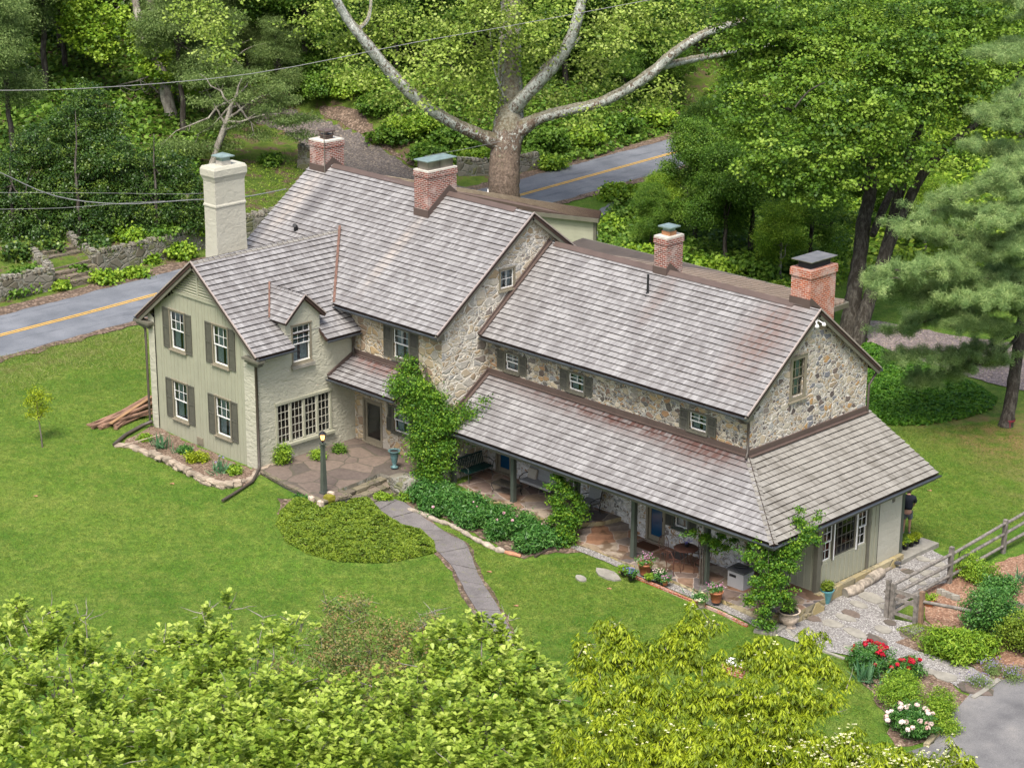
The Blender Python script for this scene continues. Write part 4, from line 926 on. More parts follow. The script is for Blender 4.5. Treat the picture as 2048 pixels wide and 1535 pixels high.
# chimneys
def chimney(x0,x1,y0,y1,zb,zt,m,capkind,label,flash=None,corbel=.03,crown='concrete'):
    mb=MB(); mb.bb(x0,x1,y0,y1,zb,zt-.22); mb.bb(x0-corbel,x1+corbel,y0-corbel,y1+corbel,zt-.22,zt)
    o=mb.build('chimney',M_[m],house); o['label']=label
    mb=MB(); mb.bb(x0-corbel+.01,x1+corbel-.01,y0-corbel+.01,y1+corbel-.01,zt,zt+.07); mb.build('chimney_crown',M_[crown],o)
    cx,cy=(x0+x1)/2,(y0+y1)/2; zz=zt+.07
    if capkind=='plate':
        s=MB(); s.bb(x0+.16,x1-.16,y0+.16,y1-.16,zz,zz+.27); s.build('spark_screen',M_['mesh'],o)
        s=MB(); s.box((cx,cy,zz+.30),(x1-x0+.04,y1-y0+.06,.03)); s.build('chimney_cap',M_['steel'],o)
    elif capkind=='pale':
        for a in (x0+.12,x1-.12):
            for b in (y0+.12,cy,y1-.12): s=MB(); s.bb(a-.015,a+.015,b-.015,b+.015,zz,zz+.36); s.build('cap_leg',M_['steel'],o)
        s=MB(); s.bb(x0+.13,x1-.13,y0+.13,y1-.13,zz,zz+.33); s.build('spark_screen',M_['steel'],o)
        s=MB(); s.box((cx,cy,zz+.38),(x1-x0+.02,y1-y0+.04,.035)); s.build('chimney_cap',M_['capmetal'],o)
    elif capkind=='flue':
        s=MB(); s.bb(cx-.2,cx+.2,cy-.2,cy+.2,zz,zz+.16); s.build('flue',M_['clay'],o)
        s=MB(); s.bb(cx-.17,cx+.17,cy-.17,cy+.17,zz+.16,zz+.3); s.box((cx,cy,zz+.33),(.62,.62,.05)); s.build('chimney_cap',M_['capmetal'],o)
    elif capkind=='small':
        s=MB(); s.bb(cx-.2,cx+.2,cy-.2,cy+.2,zz,zz+.16); s.bb(cx-.26,cx+.26,cy-.26,cy+.26,zz+.16,zz+.19)
        for a in(-.2,.2):
            for b in(-.2,.2): s.bb(cx+a-.02,cx+a+.02,cy+b-.02,cy+b+.02,zz+.19,zz+.32)
        s.box((cx,cy,zz+.35),(.56,.56,.06)); s.build('chimney_cap',M_['flash'],o)
    if flash:
        yr,zr,sl=flash; s=MB()
        for x,dx in ((x0,-.025),(x1,.025)):
            pts=[(x+dx,y0-.02,zr-abs(yr-y0)*sl-.15),(x+dx,y0-.02,zr-abs(yr-y0)*sl+.33)]
            if y0<yr<y1: pts.append((x+dx,yr,zr+.36))
            pts+= [(x+dx,y1+.02,zr-abs(yr-y1)*sl+.33),(x+dx,y1+.02,zr-abs(yr-y1)*sl-.15)]
            s.prism(pts,(-dx*.9,0,0))
        zf=zr-abs(yr-y0)*sl; s.bb(x0-.03,x1+.03,y0-.03,y0,zf-.15,zf+.33)
        s.build('chimney_flashing',M_['flash'],o)
    return o
chimney(-26.4,-25.4,1.85,2.95,8.6,10.75,'brick','small','square red brick chimney at the far ridge end',(2.28,9.74,.744))
mb=MB(); mb.tube([(-25.35,1.8,9.4),(-25.35,1.8,11.4)],.02,6); mb.build('lightning_rod',M_['steel'],house)
chimney(-18.8,-17.98,1.1,2.72,8.2,10.75,'brick','pale','long red brick chimney on the tall ridge',(2.28,9.74,.744))
chimney(-7.58,-6.95,3.3,4.25,7.7,9.62,'brick','flue','small red brick chimney on the low ridge',(3.5,8.32,.775))
chimney(-1.1,-.22,3.45,4.95,6.9,9.62,'brickO','plate','orange brick chimney at the right gable',(3.5,8.32,.775),.05,'brickO')
mb=MB(); x0,x1,y0,y1=-26.4,-25.6,-3.95,-2.4
def ring(e,z): return [(x0-e,y0-e,z),(x1+e,y0-e,z),(x1+e,y1+e,z),(x0-e,y1+e,z)]
lv=[ring(.05,-.4),ring(.05,5.6),ring(.0,7.6),ring(.0,8.75),ring(.03,8.8),ring(.03,8.86),ring(.0,8.92),ring(.0,9.85),ring(.04,10.0),ring(.09,10.12),ring(.09,10.38),ring(.03,10.5)]
for a,b in zip(lv[:-1],lv[1:]):
    for k in range(4): mb.face([a[k],a[(k+1)%4],b[(k+1)%4],b[k]])
mb.face(lv[-1]); ca=mb.build('chimney',M_['stuccoP'],house); ca['label']='tall cream stucco chimney with flared top'
mb=MB(); mb.bb(-26.22,-25.78,-3.4,-2.95,10.5,10.68); mb.build('flue',M_['concrete'],ca)
mb=MB(); mb.bb(-26.2,-25.8,-3.38,-2.97,10.68,10.82,0); mb.box((-26,-3.18,10.86),(.68,.72,.04)); a_=[(-26.34,-3.54,10.88),(-25.66,-3.54,10.88),(-25.66,-2.82,10.88),(-26.34,-2.82,10.88)]
for k in range(4): mb.face([a_[k],a_[(k+1)%4],(-26,-3.18,11.02)])
mb.build('chimney_cap',M_['capmetal'],ca)
# vents
mb=MB(); mb.tube([(-7.2,2.55,7.5),(-7.2,2.55,8.35)],.045,8); mb.lathe((-7.2,2.55,7.5),[(.13,0),(.06,.14)],12); mb.build('vent_pipe',M_['black'],house)
mb=MB(); p=atd(598,462,104); p=Vector((-24.3,-.75,7.45)); mb.tube([p,p+V(0,0,.25),p+V(.1,-.16,.34)],.09,8); mb.build('roof_vent',M_['black'],house)
# floodlight on the gable
mb=MB(); mb.box((.2,3.3,7.95),(.08,.14,.1)); mb.tube([(.24,3.25,7.95),(.36,3.15,7.88)],.025,6); mb.tube([(.24,3.4,7.95),(.36,3.5,7.86)],.025,6)
mb.lathe((.4,3.12,7.76),[(.0,0),(.07,.01),(.08,.07),(.03,.15)],10); mb.lathe((.4,3.53,7.74),[(.0,0),(.07,.01),(.08,.07),(.03,.15)],10); mb.build('floodlight',M_['white'],house)
# ================= FOLIAGE
def unit(a): return a/np.maximum(np.linalg.norm(a,axis=-1,keepdims=True),1e-9)
SH={'dia':(np.array([(-.5,0,0),(0,.3,.06),(.5,0,0),(0,-.3,.06)]),[(0,1,2,3)]),
 'obov':(np.array([(-.5,0,0),(0,.24,.05),(.34,.30,.04),(.52,0,-.03),(.34,-.30,.04),(0,-.24,.05)]),[(0,3,2,1),(0,5,4,3)]),
 'long':(np.array([(-.5,0,0),(0,.16,.03),(.5,0,-.12),(0,-.16,.03)]),[(0,1,2,3)]),
 'needle':(np.array([(-.5,.04,0),(-.5,-.04,0),(.5,0,0)]),[(0,1,2)]),
 'star':(np.array([(-.5,0,0),(-.1,.45,0),(.5,.22,0),(.5,-.22,0),(-.1,-.45,0)]),[(0,4,3,2,1)]),
 'blade':(np.array([(0,.04,0),(0,-.04,0),(.55,-.035,.0),(1,0,0),(.55,.035,0)]),[(0,1,2,3,4)])}
def leafmesh(name,pos,nrm,size,tint,shape='dia',xdir=None,rng=RNG):
    T,F=SH[shape]; n=len(pos); nrm=unit(nrm)
    a=rng.normal(size=(n,3)) if xdir is None else xdir
    x=unit(a-nrm*(a*nrm).sum(-1,keepdims=True)); y=np.cross(nrm,x)
    v=pos[:,None]+size[:,None,None]*(T[None,:,0:1]*x[:,None]+T[None,:,1:2]*y[:,None]+T[None,:,2:3]*nrm[:,None])
    k=len(T); v=v.reshape(-1,3)
    me=bpy.data.meshes.new(name); me.vertices.add(len(v)); me.vertices.foreach_set('co',v.ravel())
    per=sum(len(f) for f in F); loops=np.concatenate([np.array(f) for f in F]); L=(np.arange(n)[:,None]*k+loops[None]).ravel()
    me.loops.add(len(L)); me.loops.foreach_set('vertex_index',L.astype(np.int32))
    st=np.cumsum([0]+[len(f) for f in F])[:-1]; S=(np.arange(n)[:,None]*per+st[None]).ravel()
    me.polygons.add(len(S)); me.polygons.foreach_set('loop_start',S.astype(np.int32)); me.update(calc_edges=True)
    at=me.attributes.new('tint','FLOAT','POINT'); at.data.foreach_set('value',np.repeat(np.clip(tint,0,1),k).astype(np.float32))
    return me
def blobpts(blobs,ncl,shell=.5,rng=RNG):
    """clump centres spread through ellipsoids; returns centres and outward dirs"""
    B=np.array([(b[0],b[1],b[2],*( (b[3],b[3],b[3]) if len(b)==4 else b[3:6])) for b in blobs],float)
    vol=(B[:,3]*B[:,4]*B[:,5])**.75; idx=rng.choice(len(B),ncl,p=vol/vol.sum())
    d=unit(rng.normal(size=(ncl,3))); r=rng.random(ncl)**(shell/2+.05); r=np.maximum(r,.25)
    c=B[idx,:3]+d*r[:,None]*B[idx,3:6]*(1+rng.normal(size=(ncl,1))*.07)
    return c,d
def crown(name,blobs,ncl,per,csz,lsz,shape='dia',up=.6,flat=.6,droop=0,shell=.5,mx=.35,rng=RNG,tb=0.,cv=.55,tuft=None):
    c,d=blobpts(blobs,ncl,shell,rng)
    if tuft:
        k=d[:,2]>-.45; c=c[k]; d=d[k]; ncl=len(c)
    ct=rng.random(ncl)*cv
    N=ncl*per; ci=np.repeat(np.arange(ncl),per)
    off=rng.normal(size=(N,3))*csz*np.array([1,1,flat]); pos=c[ci]+off
    nr=rng.normal(size=(N,3))*.55+np.array([0,0,up])+d[ci]*mx
    t=ct[ci]+rng.random(N)*(1-cv)+tb
    if tuft:
        th=rng.random(N)*6.283; rr_=np.sqrt(rng.random(N)); cs=np.cos(th); sn=np.sin(th); rd=tuft[1]*rng.uniform(.7,1.3,ncl)[ci]
        sz=lsz*rng.uniform(.65,1.25,N)
        if tuft[0]=='down':
            pos=c[ci]+np.column_stack([cs*rr_*rd,sn*rr_*rd,-rr_**2*rd*.9+rng.normal(size=N)*rd*.12]); xd=np.column_stack([cs,sn,-.35-.9*rr_]); nr=np.column_stack([cs*.7,sn*.7,np.ones(N)])+rng.normal(size=(N,3))*.22
        else:
            lay=rng.integers(0,4,N); pos=c[ci]+np.column_stack([np.zeros(N),np.zeros(N),-lay*rd*.55]); xd=unit(np.column_stack([cs,sn,.75-.28*lay+rng.normal(size=N)*.2])); pos=pos+xd*(sz*.45)[:,None]; nr=np.column_stack([-cs*.5,-sn*.5,np.ones(N)])+rng.normal(size=(N,3))*.25
        t=t-.10*(rr_ if tuft[0]=='down' else lay*.35)  # lower leaves of a tuft tinted darker, putting crown shade into colour
        return leafmesh(name,pos,nr,sz,t,shape,xd,rng)
    xd=None
    if droop: xd=unit(off*np.array([1,1,0])+rng.normal(size=(N,3))*.3)+np.array([0,0,-droop]); nr=nr+0
    sz=lsz*rng.uniform(.65,1.25,N)
    return leafmesh(name,pos,nr,sz,t,shape,xd,rng)
def leafobj(name,me,m,parent=None,loc=None): return link_mesh(name,me,m,parent,loc)
def wander(a,b,n=6,amp=.15,sag=0):
    a=Vector(a);b=Vector(b);L=(b-a).length; o=[]
    for i in range(n+1):
        t=i/n; p=a.lerp(b,t)
        if 0<i<n: p+=Vector((random.uniform(-1,1),random.uniform(-1,1),random.uniform(-1,1)))*amp*L*.25
        p.z+=sag*math.sin(math.pi*t)*L; o.append(p)
    return o
def taper(r0,r1,n): return [r0+(r1-r0)*i/n for i in range(n+1)]
def trunkmesh(base,blobs,r,fork=.45,nb=10,m=None,parent=None,low=0,lean=None,name='trunk',nt=3):
    base=Vector(base); cen=Vector(np.mean([b[:3] for b in blobs],0)); top=Vector((cen.x,cen.y,max(b[2] for b in blobs)))
    if lean: top=lean
    mb=MB(); f=base.lerp(top,fork); pts=wander(base-V(0,0,.3),f,5,.06); mb.tube(pts,[r*1.35,r*1.05,r*.95,r*.9,r*.85,r*.8],10,rough=.12)
    pts=wander(f,top,5,.12); mb.tube(pts,taper(r*.8,r*.12,5),8)
    bl=sorted(blobs,key=lambda b:-b[3])
    for i in range(nb):
        b=bl[i%len(bl)]; s=f.lerp(top,random.uniform(-.15,.6)); 
        e=Vector(b[:3])+Vector((random.uniform(-.6,.6)*b[3],random.uniform(-.6,.6)*b[3],random.uniform(-.3,.5)*b[3]))
        pp=wander(s,e,5,.18,.03); mb.tube(pp,taper(r*.42,r*.06,5),6)
        for j in range(nt):
            s2=pp[random.randint(2,4)]; e2=s2+(e-s).normalized()*b[3]*.4+Vector((random.uniform(-1,1),random.uniform(-1,1),random.uniform(-.2,.8)))*b[3]*.5
            mb.tube(wander(s2,e2,3,.2),taper(r*.14,r*.03,3),5)
    return mb.build(name,m,parent)
def tree(name,label,cat,base,blobs,r,lm,bm_,ncl=500,per=40,csz=.35,lsz=.16,group=None,nb=10,fork=.45,**kw):
    root=empty(name,base,label,cat,group)
    trunkmesh(base,blobs,r,fork,nb,M_[bm_],root)
    leafobj('crown',crown('crown',blobs,ncl,per,csz,lsz,**kw),F_[lm],root)
    return root
def dup(o,loc,rz=0,sc=1,label=None,group=None):
    r=o.copy(); COL.objects.link(r); r.location=loc; r.rotation_euler=(0,0,rz); r.scale=(sc,sc,sc) if not hasattr(sc,'__len__') else sc
    if label:r['label']=label
    if group:r['group']=group
    WL[r.name]=Vector(loc)
    for ch in o.children:
        c=ch.copy(); COL.objects.link(c); c.parent=r
        for g in ch.children: d=g.copy(); COL.objects.link(d); d.parent=c
    return r
def P3(v): return (v[0],v[1],v[2])
def blobs_px(L,ppm=None):
    """(u,v,depth,r[,rz]) -> world blobs"""
    o=[]
    for q in L:
        p=atd(q[0],q[1],q[2]); rz=q[4] if len(q)>4 else q[3]; o.append((p.x,p.y,p.z,q[3],q[3],rz))
    return o
# ---- sycamore in front of the road
sb=Vector((-38.6,26.0,-.35)); D=118
syc=empty('sycamore_tree',sb,'huge old sycamore with mottled white limbs behind the house','tree')
def limb(mb,L,r0,n=12,rough=.08):
    pts=[atd(*q) for q in L]
    # Catmull-Rom
    out=[];k=4
    for i in range(len(pts)-1):
        p0=pts[max(i-1,0)];p1=pts[i];p2=pts[i+1];p3=pts[min(i+2,len(pts)-1)]
        for j in range(k):
            t=j/k; out.append(.5*((2*p1)+(p2-p0)*t+(2*p0-5*p1+4*p2-p3)*t*t+(3*p1-p0-3*p2+p3)*t**3))
    out.append(pts[-1]); k=len(out); out2=[]
    for i in range(k-1): out2+=[out[i],out[i].lerp(out[i+1],.5)]
    out2.append(out[-1]); rd=np.interp(np.linspace(0,1,len(out2)),np.linspace(0,1,len(r0)),r0); rd=[x*(random.uniform(.93,1.09) if x<.45 else random.uniform(.98,1.03)) for x in rd]
    mb.tube(out2,rd,n,rough=rough); return out
mb=MB()
limb(mb,[(1008,490,119),(1008,430,118.7),(1008,370,118),(1010,310,118),(1016,262,118),(1022,200,118.5),(1024,120,119),(1026,30,120),(1028,-60,121),(1035,-220,122),(1020,-400,122)],[1.2,.98,.88,.86,.9,.72,.52,.45,.4,.3,.1],18,.05)
limb(mb,[(1020,280,118),(1012,200,119),(1010,120,120),(1012,40,121),(1010,-60,122),(960,-250,123)],[.8,.5,.4,.35,.3,.08],12)
limb(mb,[(1010,292,118),(960,270,117.2),(905,245,116.4),(850,210,115.4),(800,165,114.5),(760,120,113.5),(720,70,112.5),(690,30,112),(655,-40,111),(620,-180,110),(600,-330,110)],[.56,.36,.33,.33,.33,.31,.28,.25,.22,.16,.06],14)
limb(mb,[(1022,270,118),(1075,238,117.5),(1130,222,117),(1200,205,116.5),(1260,175,116),(1310,140,115.5),(1345,108,115),(1400,72,114.5),(1470,45,114),(1540,30,113),(1600,-60,112)],[.6,.34,.30,.30,.30,.29,.26,.23,.2,.14],14)
limb(mb,[(1318,134,115.5),(1370,122,116),(1430,110,116.5),(1490,96,117),(1560,88,117.5),(1620,70,118)],[.24,.2,.2,.17,.13,.08],10)
limb(mb,[(1022,225,118),(1050,192,117),(1090,150,116),(1118,118,115.5),(1140,80,115),(1160,20,114.5),(1172,-50,114),(1200,-200,113),(1190,-340,113)],[.46,.38,.37,.35,.32,.29,.24,.16,.06],12)
limb(mb,[(1085,140,116),(1105,120,117),(1140,95,117.5),(1160,75,118)],[.2,.17,.14,.06],8)
limb(mb,[(715,60,112.5),(735,40,113),(742,5,113.5),(740,-30,114)],[.13,.11,.08,.05],8)
limb(mb,[(1015,210,118),(998,170,117),(985,120,117),(980,60,117)],[.1,.06,.05,.03],6)
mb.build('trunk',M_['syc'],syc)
rs=np.random.default_rng(5)
SB=[]
for (u,v,r) in [(760,40,2.6),(690,90,2.2),(860,60,2.8),(930,120,2.4),(850,160,2),(960,200,1.6),(1010,60,2.2),(960,20,2.8),(1080,40,2.6),(1100,190,1.6),(1180,130,2.4),(1220,60,2.8),(1290,40,2.4),(1000,150,1.8),(780,200,1.3),(900,190,1.6),(1060,110,1.7),(1330,190,1.5),(1250,200,1.2),(720,160,1.5),(640,30,2.0),(430,60,1.8),(400,20,2.2),(450,110,1.0),(1390,40,2.2),(1040,215,1.),(1170,230,.9),(1010,245,.8)]:
    SB.append((u,v,118.5+rs.uniform(-4.5,4.5),r))
for q_ in [(600,-150,2.8),(640,-290,2.6),(760,-120,3),(880,-200,3.2),(980,-320,3.2),(1060,-180,3.2),(1040,-400,2.8),(1180,-300,3),(1260,-130,3),(1380,-160,2.8),(1520,-100,2.6),(520,-60,2.2),(1130,-90,2.6),(930,-90,2.8)]: SB.append((q_[0],q_[1],118+rs.uniform(-3,3),q_[2]))
leafobj('crown',crown('crown',blobs_px(SB),2700,20,.42,.165,'star',up=.7,flat=.4,shell=1.3,rng=rs,tb=.0,cv=.7),F_['syc'],syc)
# ---- maple behind the right gable
mbse=gp(1700,680)
mp=empty('maple_tree',mbse,'broad dark-trunked maple towering behind the right-hand chimneys','tree')
dm=depth(mbse); mb=MB()
limb(mb,[(1692,690,dm),(1706,600,dm),(1720,510,dm),(1728,440,dm),(1742,380,dm),(1748,300,dm-.5),(1735,200,dm-1),(1720,100,dm-1)],[.52,.42,.38,.36,.32,.28,.22,.12],14)
limb(mb,[(1712,690,dm-.4),(1738,600,dm-.5),(1760,540,dm-.6),(1778,480,dm-.6),(1790,420,dm-.8),(1815,330,dm-1),(1850,220,dm-1),(1870,120,dm-1)],[.42,.35,.34,.31,.28,.22,.17,.1],12)
limb(mb,[(1758,545,dm-.5),(1800,440,dm-1),(1845,350,dm-1.5),(1900,290,dm-2),(1960,240,dm-2),(2010,180,dm-2),(2060,120,dm-2)],[.25,.26,.24,.2,.17,.13,.1],10)
limb(mb,[(1745,470,dm-.5),(1770,410,dm+.5),(1800,350,dm+1),(1830,270,dm+1),(1880,190,dm+1.5)],[.2,.2,.16,.13,.08],8)
limb(mb,[(1735,330,dm),(1670,260,dm-1),(1600,230,dm-2),(1520,190,dm-3)],[.2,.15,.1,.06],8)
limb(mb,[(1740,380,dm),(1660,350,dm-1),(1600,300,dm-2),(1560,260,dm-2.5)],[.14,.1,.07,.04],8)
limb(mb,[(1590,215,dm-6),(1618,182,dm-6.3),(1650,165,dm-6.5)],[.05,.04,.02],6)
mb.build('trunk',M_['barkdk'],mp)
MBl=[]
for (u,v,r,dd) in [(1560,60,2.6,0),(1640,120,2.6,-2),(1740,60,3,-2),(1860,40,3,0),(1980,60,3,-1),(1500,120,2.,-1),(1560,190,2.1,-3),(1660,220,2.3,-4),(1780,180,2.5,-4),(1900,170,2.4,-3),(1990,170,2.4,-2),(1540,290,1.6,-4),(1600,310,1.8,-5),(1700,310,2.,-5),(1560,350,1.2,-5),(1640,390,1.2,-5),(1810,310,1.7,-4),(1900,300,1.3,-3),(1480,240,1.5,-2),(1790,350,.7,-4),(1510,330,1.2,-3),(1450,30,2.2,0),(1850,110,2.5,-3),(1700,500,.8,.8),(1720,240,2,-5),(1530,20,2.3,-2),(1960,280,1.,-1),(1690,545,.6,.8),(1740,600,.5,.4),(1470,170,1.3,-1)]:
    MBl.append((u,v,dm+dd,r,r*.85))
leafobj('crown',crown('crown',blobs_px(MBl),1900,42,.34,.15,'star',up=.7,flat=.32,shell=.6,rng=rs,cv=.75,tb=-.05),F_['maple'],mp)
# ---- white pine, right edge
pb=gp(2012,852); dp=depth(pb)
pi_=empty('white_pine',pb,'soft blue-green white pine at the right edge with a red strap round its trunk','tree')
mb=MB(); limb(mb,[(2010,858,dp),(2022,800,dp),(2033,720,dp),(2045,640,dp),(2062,540,dp),(2080,400,dp),(2100,200,dp),(2110,0,dp)],[.34,.28,.27,.25,.23,.2,.17,.12],14)
PB=[];pbz=[]
def pinebranch(L,sp):
    out=limb(mb,L,[.09,.07,.05,.02],7)
    for i,p in enumerate(out):
        if i<len(out)*.2: continue
        for k in range(sp): 
            e=p+Vector((random.uniform(-1,1),random.uniform(-1,1),random.uniform(-.15,.25)))*random.uniform(.6,1.35)
            pbz.append((p,e))
for L in [[(2040,660,dp),(1960,700,dp-1),(1880,715,dp-2),(1800,710,dp-2.5)],[(2040,650,dp),(1960,640,dp-2),(1860,600,dp-4),(1760,570,dp-5)],[(2050,600,dp),(1990,590,dp-2),(1900,580,dp-4),(1800,560,dp-5.5)],
  [(2060,560,dp),(2000,540,dp-1),(1920,560,dp-3),(1840,600,dp-4.5)],[(2070,500,dp),(2000,480,dp-2),(1910,470,dp-4),(1830,460,dp-5)],[(2075,470,dp),(2020,440,dp-2),(1940,430,dp-3),(1860,420,dp-4)],
  [(2080,400,dp),(2030,380,dp-2),(1980,370,dp-4),(1900,400,dp-5)],[(2085,350,dp),(2040,320,dp-1),(2000,300,dp-3),(1950,290,dp-4)],[(2090,280,dp),(2060,250,dp-1),(2020,230,dp-3),(1980,220,dp-4)],
  [(2090,240,dp),(2070,180,dp-2),(2040,190,dp-4),(2010,250,dp-5)],[(2045,640,dp),(2010,660,dp-2),(1960,650,dp-4),(1900,650,dp-5)],[(2050,610,dp),(2040,620,dp-2),(2030,600,dp-4),(2010,580,dp-6)],
  [(2075,480,dp),(2060,470,dp-2),(2040,480,dp-4),(2030,500,dp-6)],[(2085,350,dp),(2070,340,dp-2),(2050,350,dp-4),(2040,390,dp-6)],[(2060,540,dp),(2100,520,dp-2),(2140,540,dp-2),(2180,560,dp-2)],[(2050,590,dp),(1960,610,dp-1),(1860,640,dp-2),(1790,660,dp-2)],[(2070,440,dp),(2050,420,dp-3),(2010,420,dp-6),(1960,450,dp-7)],[(2070,560,dp),(2050,560,dp-3),(2000,590,dp-6),(1930,600,dp-7)],[(2080,300,dp),(2060,300,dp-3),(2020,330,dp-5),(1990,360,dp-6)],[(2060,540,dp),(2000,560,dp-4),(1880,540,dp-6),(1770,560,dp-7)],[(2060,500,dp),(1980,490,dp-3),(1880,480,dp-4),(1820,440,dp-5)],
  [(2040,670,dp),(1980,720,dp-1),(1900,740,dp-1),(1830,760,dp-1)],[(2080,120,dp),(2060,90,dp-2),(2030,100,dp-3),(1990,110,dp-4)],[(2100,60,dp),(2070,20,dp-2),(2040,0,dp-3),(2000,-10,dp-4)],[(2060,520,dp),(1990,510,dp-3),(1900,520,dp-5),(1790,540,dp-7)]]: pinebranch(L,6)
A=[];Dd=[]
for p,e in pbz:
    for t in (.35,.6,.8,1.): A.append(p.lerp(e,t)); Dd.append((e-p).normalized())
for i,(p,e) in enumerate(pbz):
    if i%3==0: mb.tube([p,p.lerp(e,.5)-V(0,0,.03),e],[.018,.012,.006],4)
mb.build('trunk',M_['barkdk'],pi_)
A=np.array(A);Dd=np.array(Dd); K=100; ci=np.repeat(np.arange(len(A)),K); n=len(ci)
dirs=unit(Dd[ci]*.9+RNG.normal(size=(n,3))*.75+np.array([0,0,.25])); pos=A[ci]+RNG.normal(size=(n,3))*.10+dirs*.07
t=(RNG.random(len(A))*.5)[ci]+RNG.random(n)*.5
leafobj('needles',leafmesh('needles',pos,unit(RNG.normal(size=(n,3))),RNG.uniform(.15,.24,n),t,'needle',dirs),F_['pine'],pi_)
mb=MB(); q=atd(2016,838,dp); mb.lathe((q.x,q.y,q.z),[(.33,-.05),(.34,0),(.33,.05)],16); mb.tube([q+V(.25,-.25,0),q+V(.3,-.28,-.15),q+V(.3,-.3,-.35)],.025,5); mb.build('strap',plain('dark_red_strap',(.16,.02,.03),.6),pi_)
# ---- generic background trees
def bgblobs(h,w,n,rng,lo=.35):
    o=[]
    for i in range(n):
        a=rng.uniform(0,6.28); t=rng.uniform(0,1); z=h*(lo+(1-lo)*t)*.92; r=w*(1-.55*abs(t-.4))*rng.uniform(.2,.8)
        s=w*rng.uniform(.32,.52); o.append((r*math.cos(a),r*math.sin(a),z,s,s,s*.75))
    return o
protos={}
def proto(key,h,w,lm,bk,ncl,per,csz,lsz,seed,**kw):
    rg=np.random.default_rng(seed); b=bgblobs(h,w,14,rg,kw.pop('lo',.3)); 
    protos[key]=(b,lm,bk,ncl,per,csz,lsz,kw,rg)
proto('ash',13,4.2,'wood','barkdk',1000,50,.40,.20,1,cv=.7)
proto('lime',11,4.0,'bright','barkgrey',950,46,.40,.20,2,cv=.7)
proto('dark',12,4.2,'wood','barkdk',1000,50,.40,.20,3,tb=-.15)
proto('hem',15,3.6,'hem','barkdk',900,44,.42,.22,4,shape='long',up=.2,droop=.5,flat=.35)
made={}
def bgtree(key,name,label,cat,loc,rz,sc,group):
    if key not in made:
        b,lm,bk,ncl,per,csz,lsz,kw,rg=protos[key]
        r=empty(name,(0,0,0),label,cat,group); trunkmesh((0,0,0),b,.24,.4,8,M_[bk],r); leafobj('crown',crown('crown',b,ncl,per,csz,lsz,rng=rg,**kw),F_[lm],r)
        made[key]=r; r.location=loc; r.rotation_euler=(0,0,rz); r.scale=(sc,sc,sc); return r
    o=dup(made[key],loc,rz,sc,label,group)
    return o
def at_ground(u,v): g=gp(u,v); return (g.x,g.y,g.z-.1)
GW='trees of the wood on the hillside'
rr=random.Random(3)
LBL={'ash':('woodland_tree','mid-green leafy tree in the wood up the hillside','tree'),'lime':('spring_green_tree','bright spring-green tree in the wood up the hillside','tree'),'dark':('woodland_tree','dark green leafy tree in the wood up the hillside','tree'),'hem':('hemlock_tree','grey-green drooping hemlock on the slope at upper left','tree')}
plan=[]
for (k,u,v,s) in [('dark',560,120,1.),('dark',470,60,1.1),('ash',640,70,1.05),('dark',610,160,.8),('ash',760,60,1.),('lime',840,90,.95),('dark',900,150,.75),('ash',980,110,.9),('lime',1040,60,1.1),('ash',1130,140,.8),('lime',1220,130,.85),
   ('ash',1300,120,.9),('lime',1180,50,1.05),('ash',1390,90,1.),('ash',1340,215,.5),('dark',1250,215,.42),('lime',820,20,1.1),('ash',920,10,1.1),('ash',700,0,1.1),('dark',590,0,1.1),('lime',1300,20,1.1),('lime',1400,0,1.1),('dark',480,-60,1.1),('lime',330,60,.9),('ash',230,70,.9),('lime',180,20,1),
   ('ash',60,50,1),('lime',-30,40,1),('ash',380,-60,1.1),('ash',120,-60,1.1),('ash',1500,170,.8),('ash',1560,150,1.),('lime',1640,170,.9),('ash',1740,190,.9),('lime',1840,230,.9),('ash',1950,250,.9),('lime',2040,270,.9),('dark',1480,260,.5),('ash',1580,60,1.1),('ash',1700,60,1.2),('lime',1830,80,1.2),('ash',1960,100,1.2),('ash',2060,120,1.2),('lime',1600,-40,1.2),('ash',1900,-40,1.2)]+[(rr.choice(['ash','lime','dark','ash']),rr.uniform(-60,2100),rr.uniform(-60,190),rr.uniform(.8,1.15)) for _ in range(34)]+[(rr.choice(['lime','ash','lime']),rr.uniform(1650,2120),rr.uniform(150,430),rr.uniform(.6,.95)) for _ in range(16)]+[('hem',rr.uniform(-60,560),rr.uniform(0,300),rr.uniform(.6,.95)) for _ in range(9)]:
    if k!='hem' and 480<u<900 and 170<v<400: continue
    plan.append((k,u,v,s))
def zone(u,v):
    for lim,nm in ((120,'at the far upper left'),(420,'above the dark holly'),(640,'beyond the top of the lane'),(880,'behind the left sycamore limb'),(1080,'behind the sycamore trunk'),(1330,'behind the right sycamore limb'),(1600,'left of the maple crown'),(1850,'behind the maple trunks')):
        if u<lim: return nm
    return 'beyond the white pine'
ORD=['nearest','second nearest','third nearest','fourth nearest','fifth nearest','sixth nearest','seventh nearest','eighth nearest','ninth nearest','tenth nearest','eleventh nearest','twelfth nearest']
AD={'ash':('woodland_tree','mid-green leafy tree'),'lime':('spring_green_tree','bright spring-green tree'),'dark':('woodland_tree','dark green tree'),'hem':('hemlock_tree','grey-green hemlock')}
seen={}
for k,u,v,s in sorted(plan,key=lambda q:-q[2]):
    z_=zone(u,v); n_=seen.get((k,z_),0); seen[(k,z_)]=n_+1
    nm,ad=AD[k]; x,y,z=at_ground(u,v)
    bgtree(k,nm,'%s %s, %s of its kind there'%(ad,z_,ORD[min(n_,11)]),'tree',(x,y,z),rr.uniform(0,6.28),s*rr.uniform(.85,1.1),{'hem':'hemlocks on the slope','ash':'mid-green woodland trees','lime':'spring-green woodland trees','dark':'dark woodland trees'}[k])
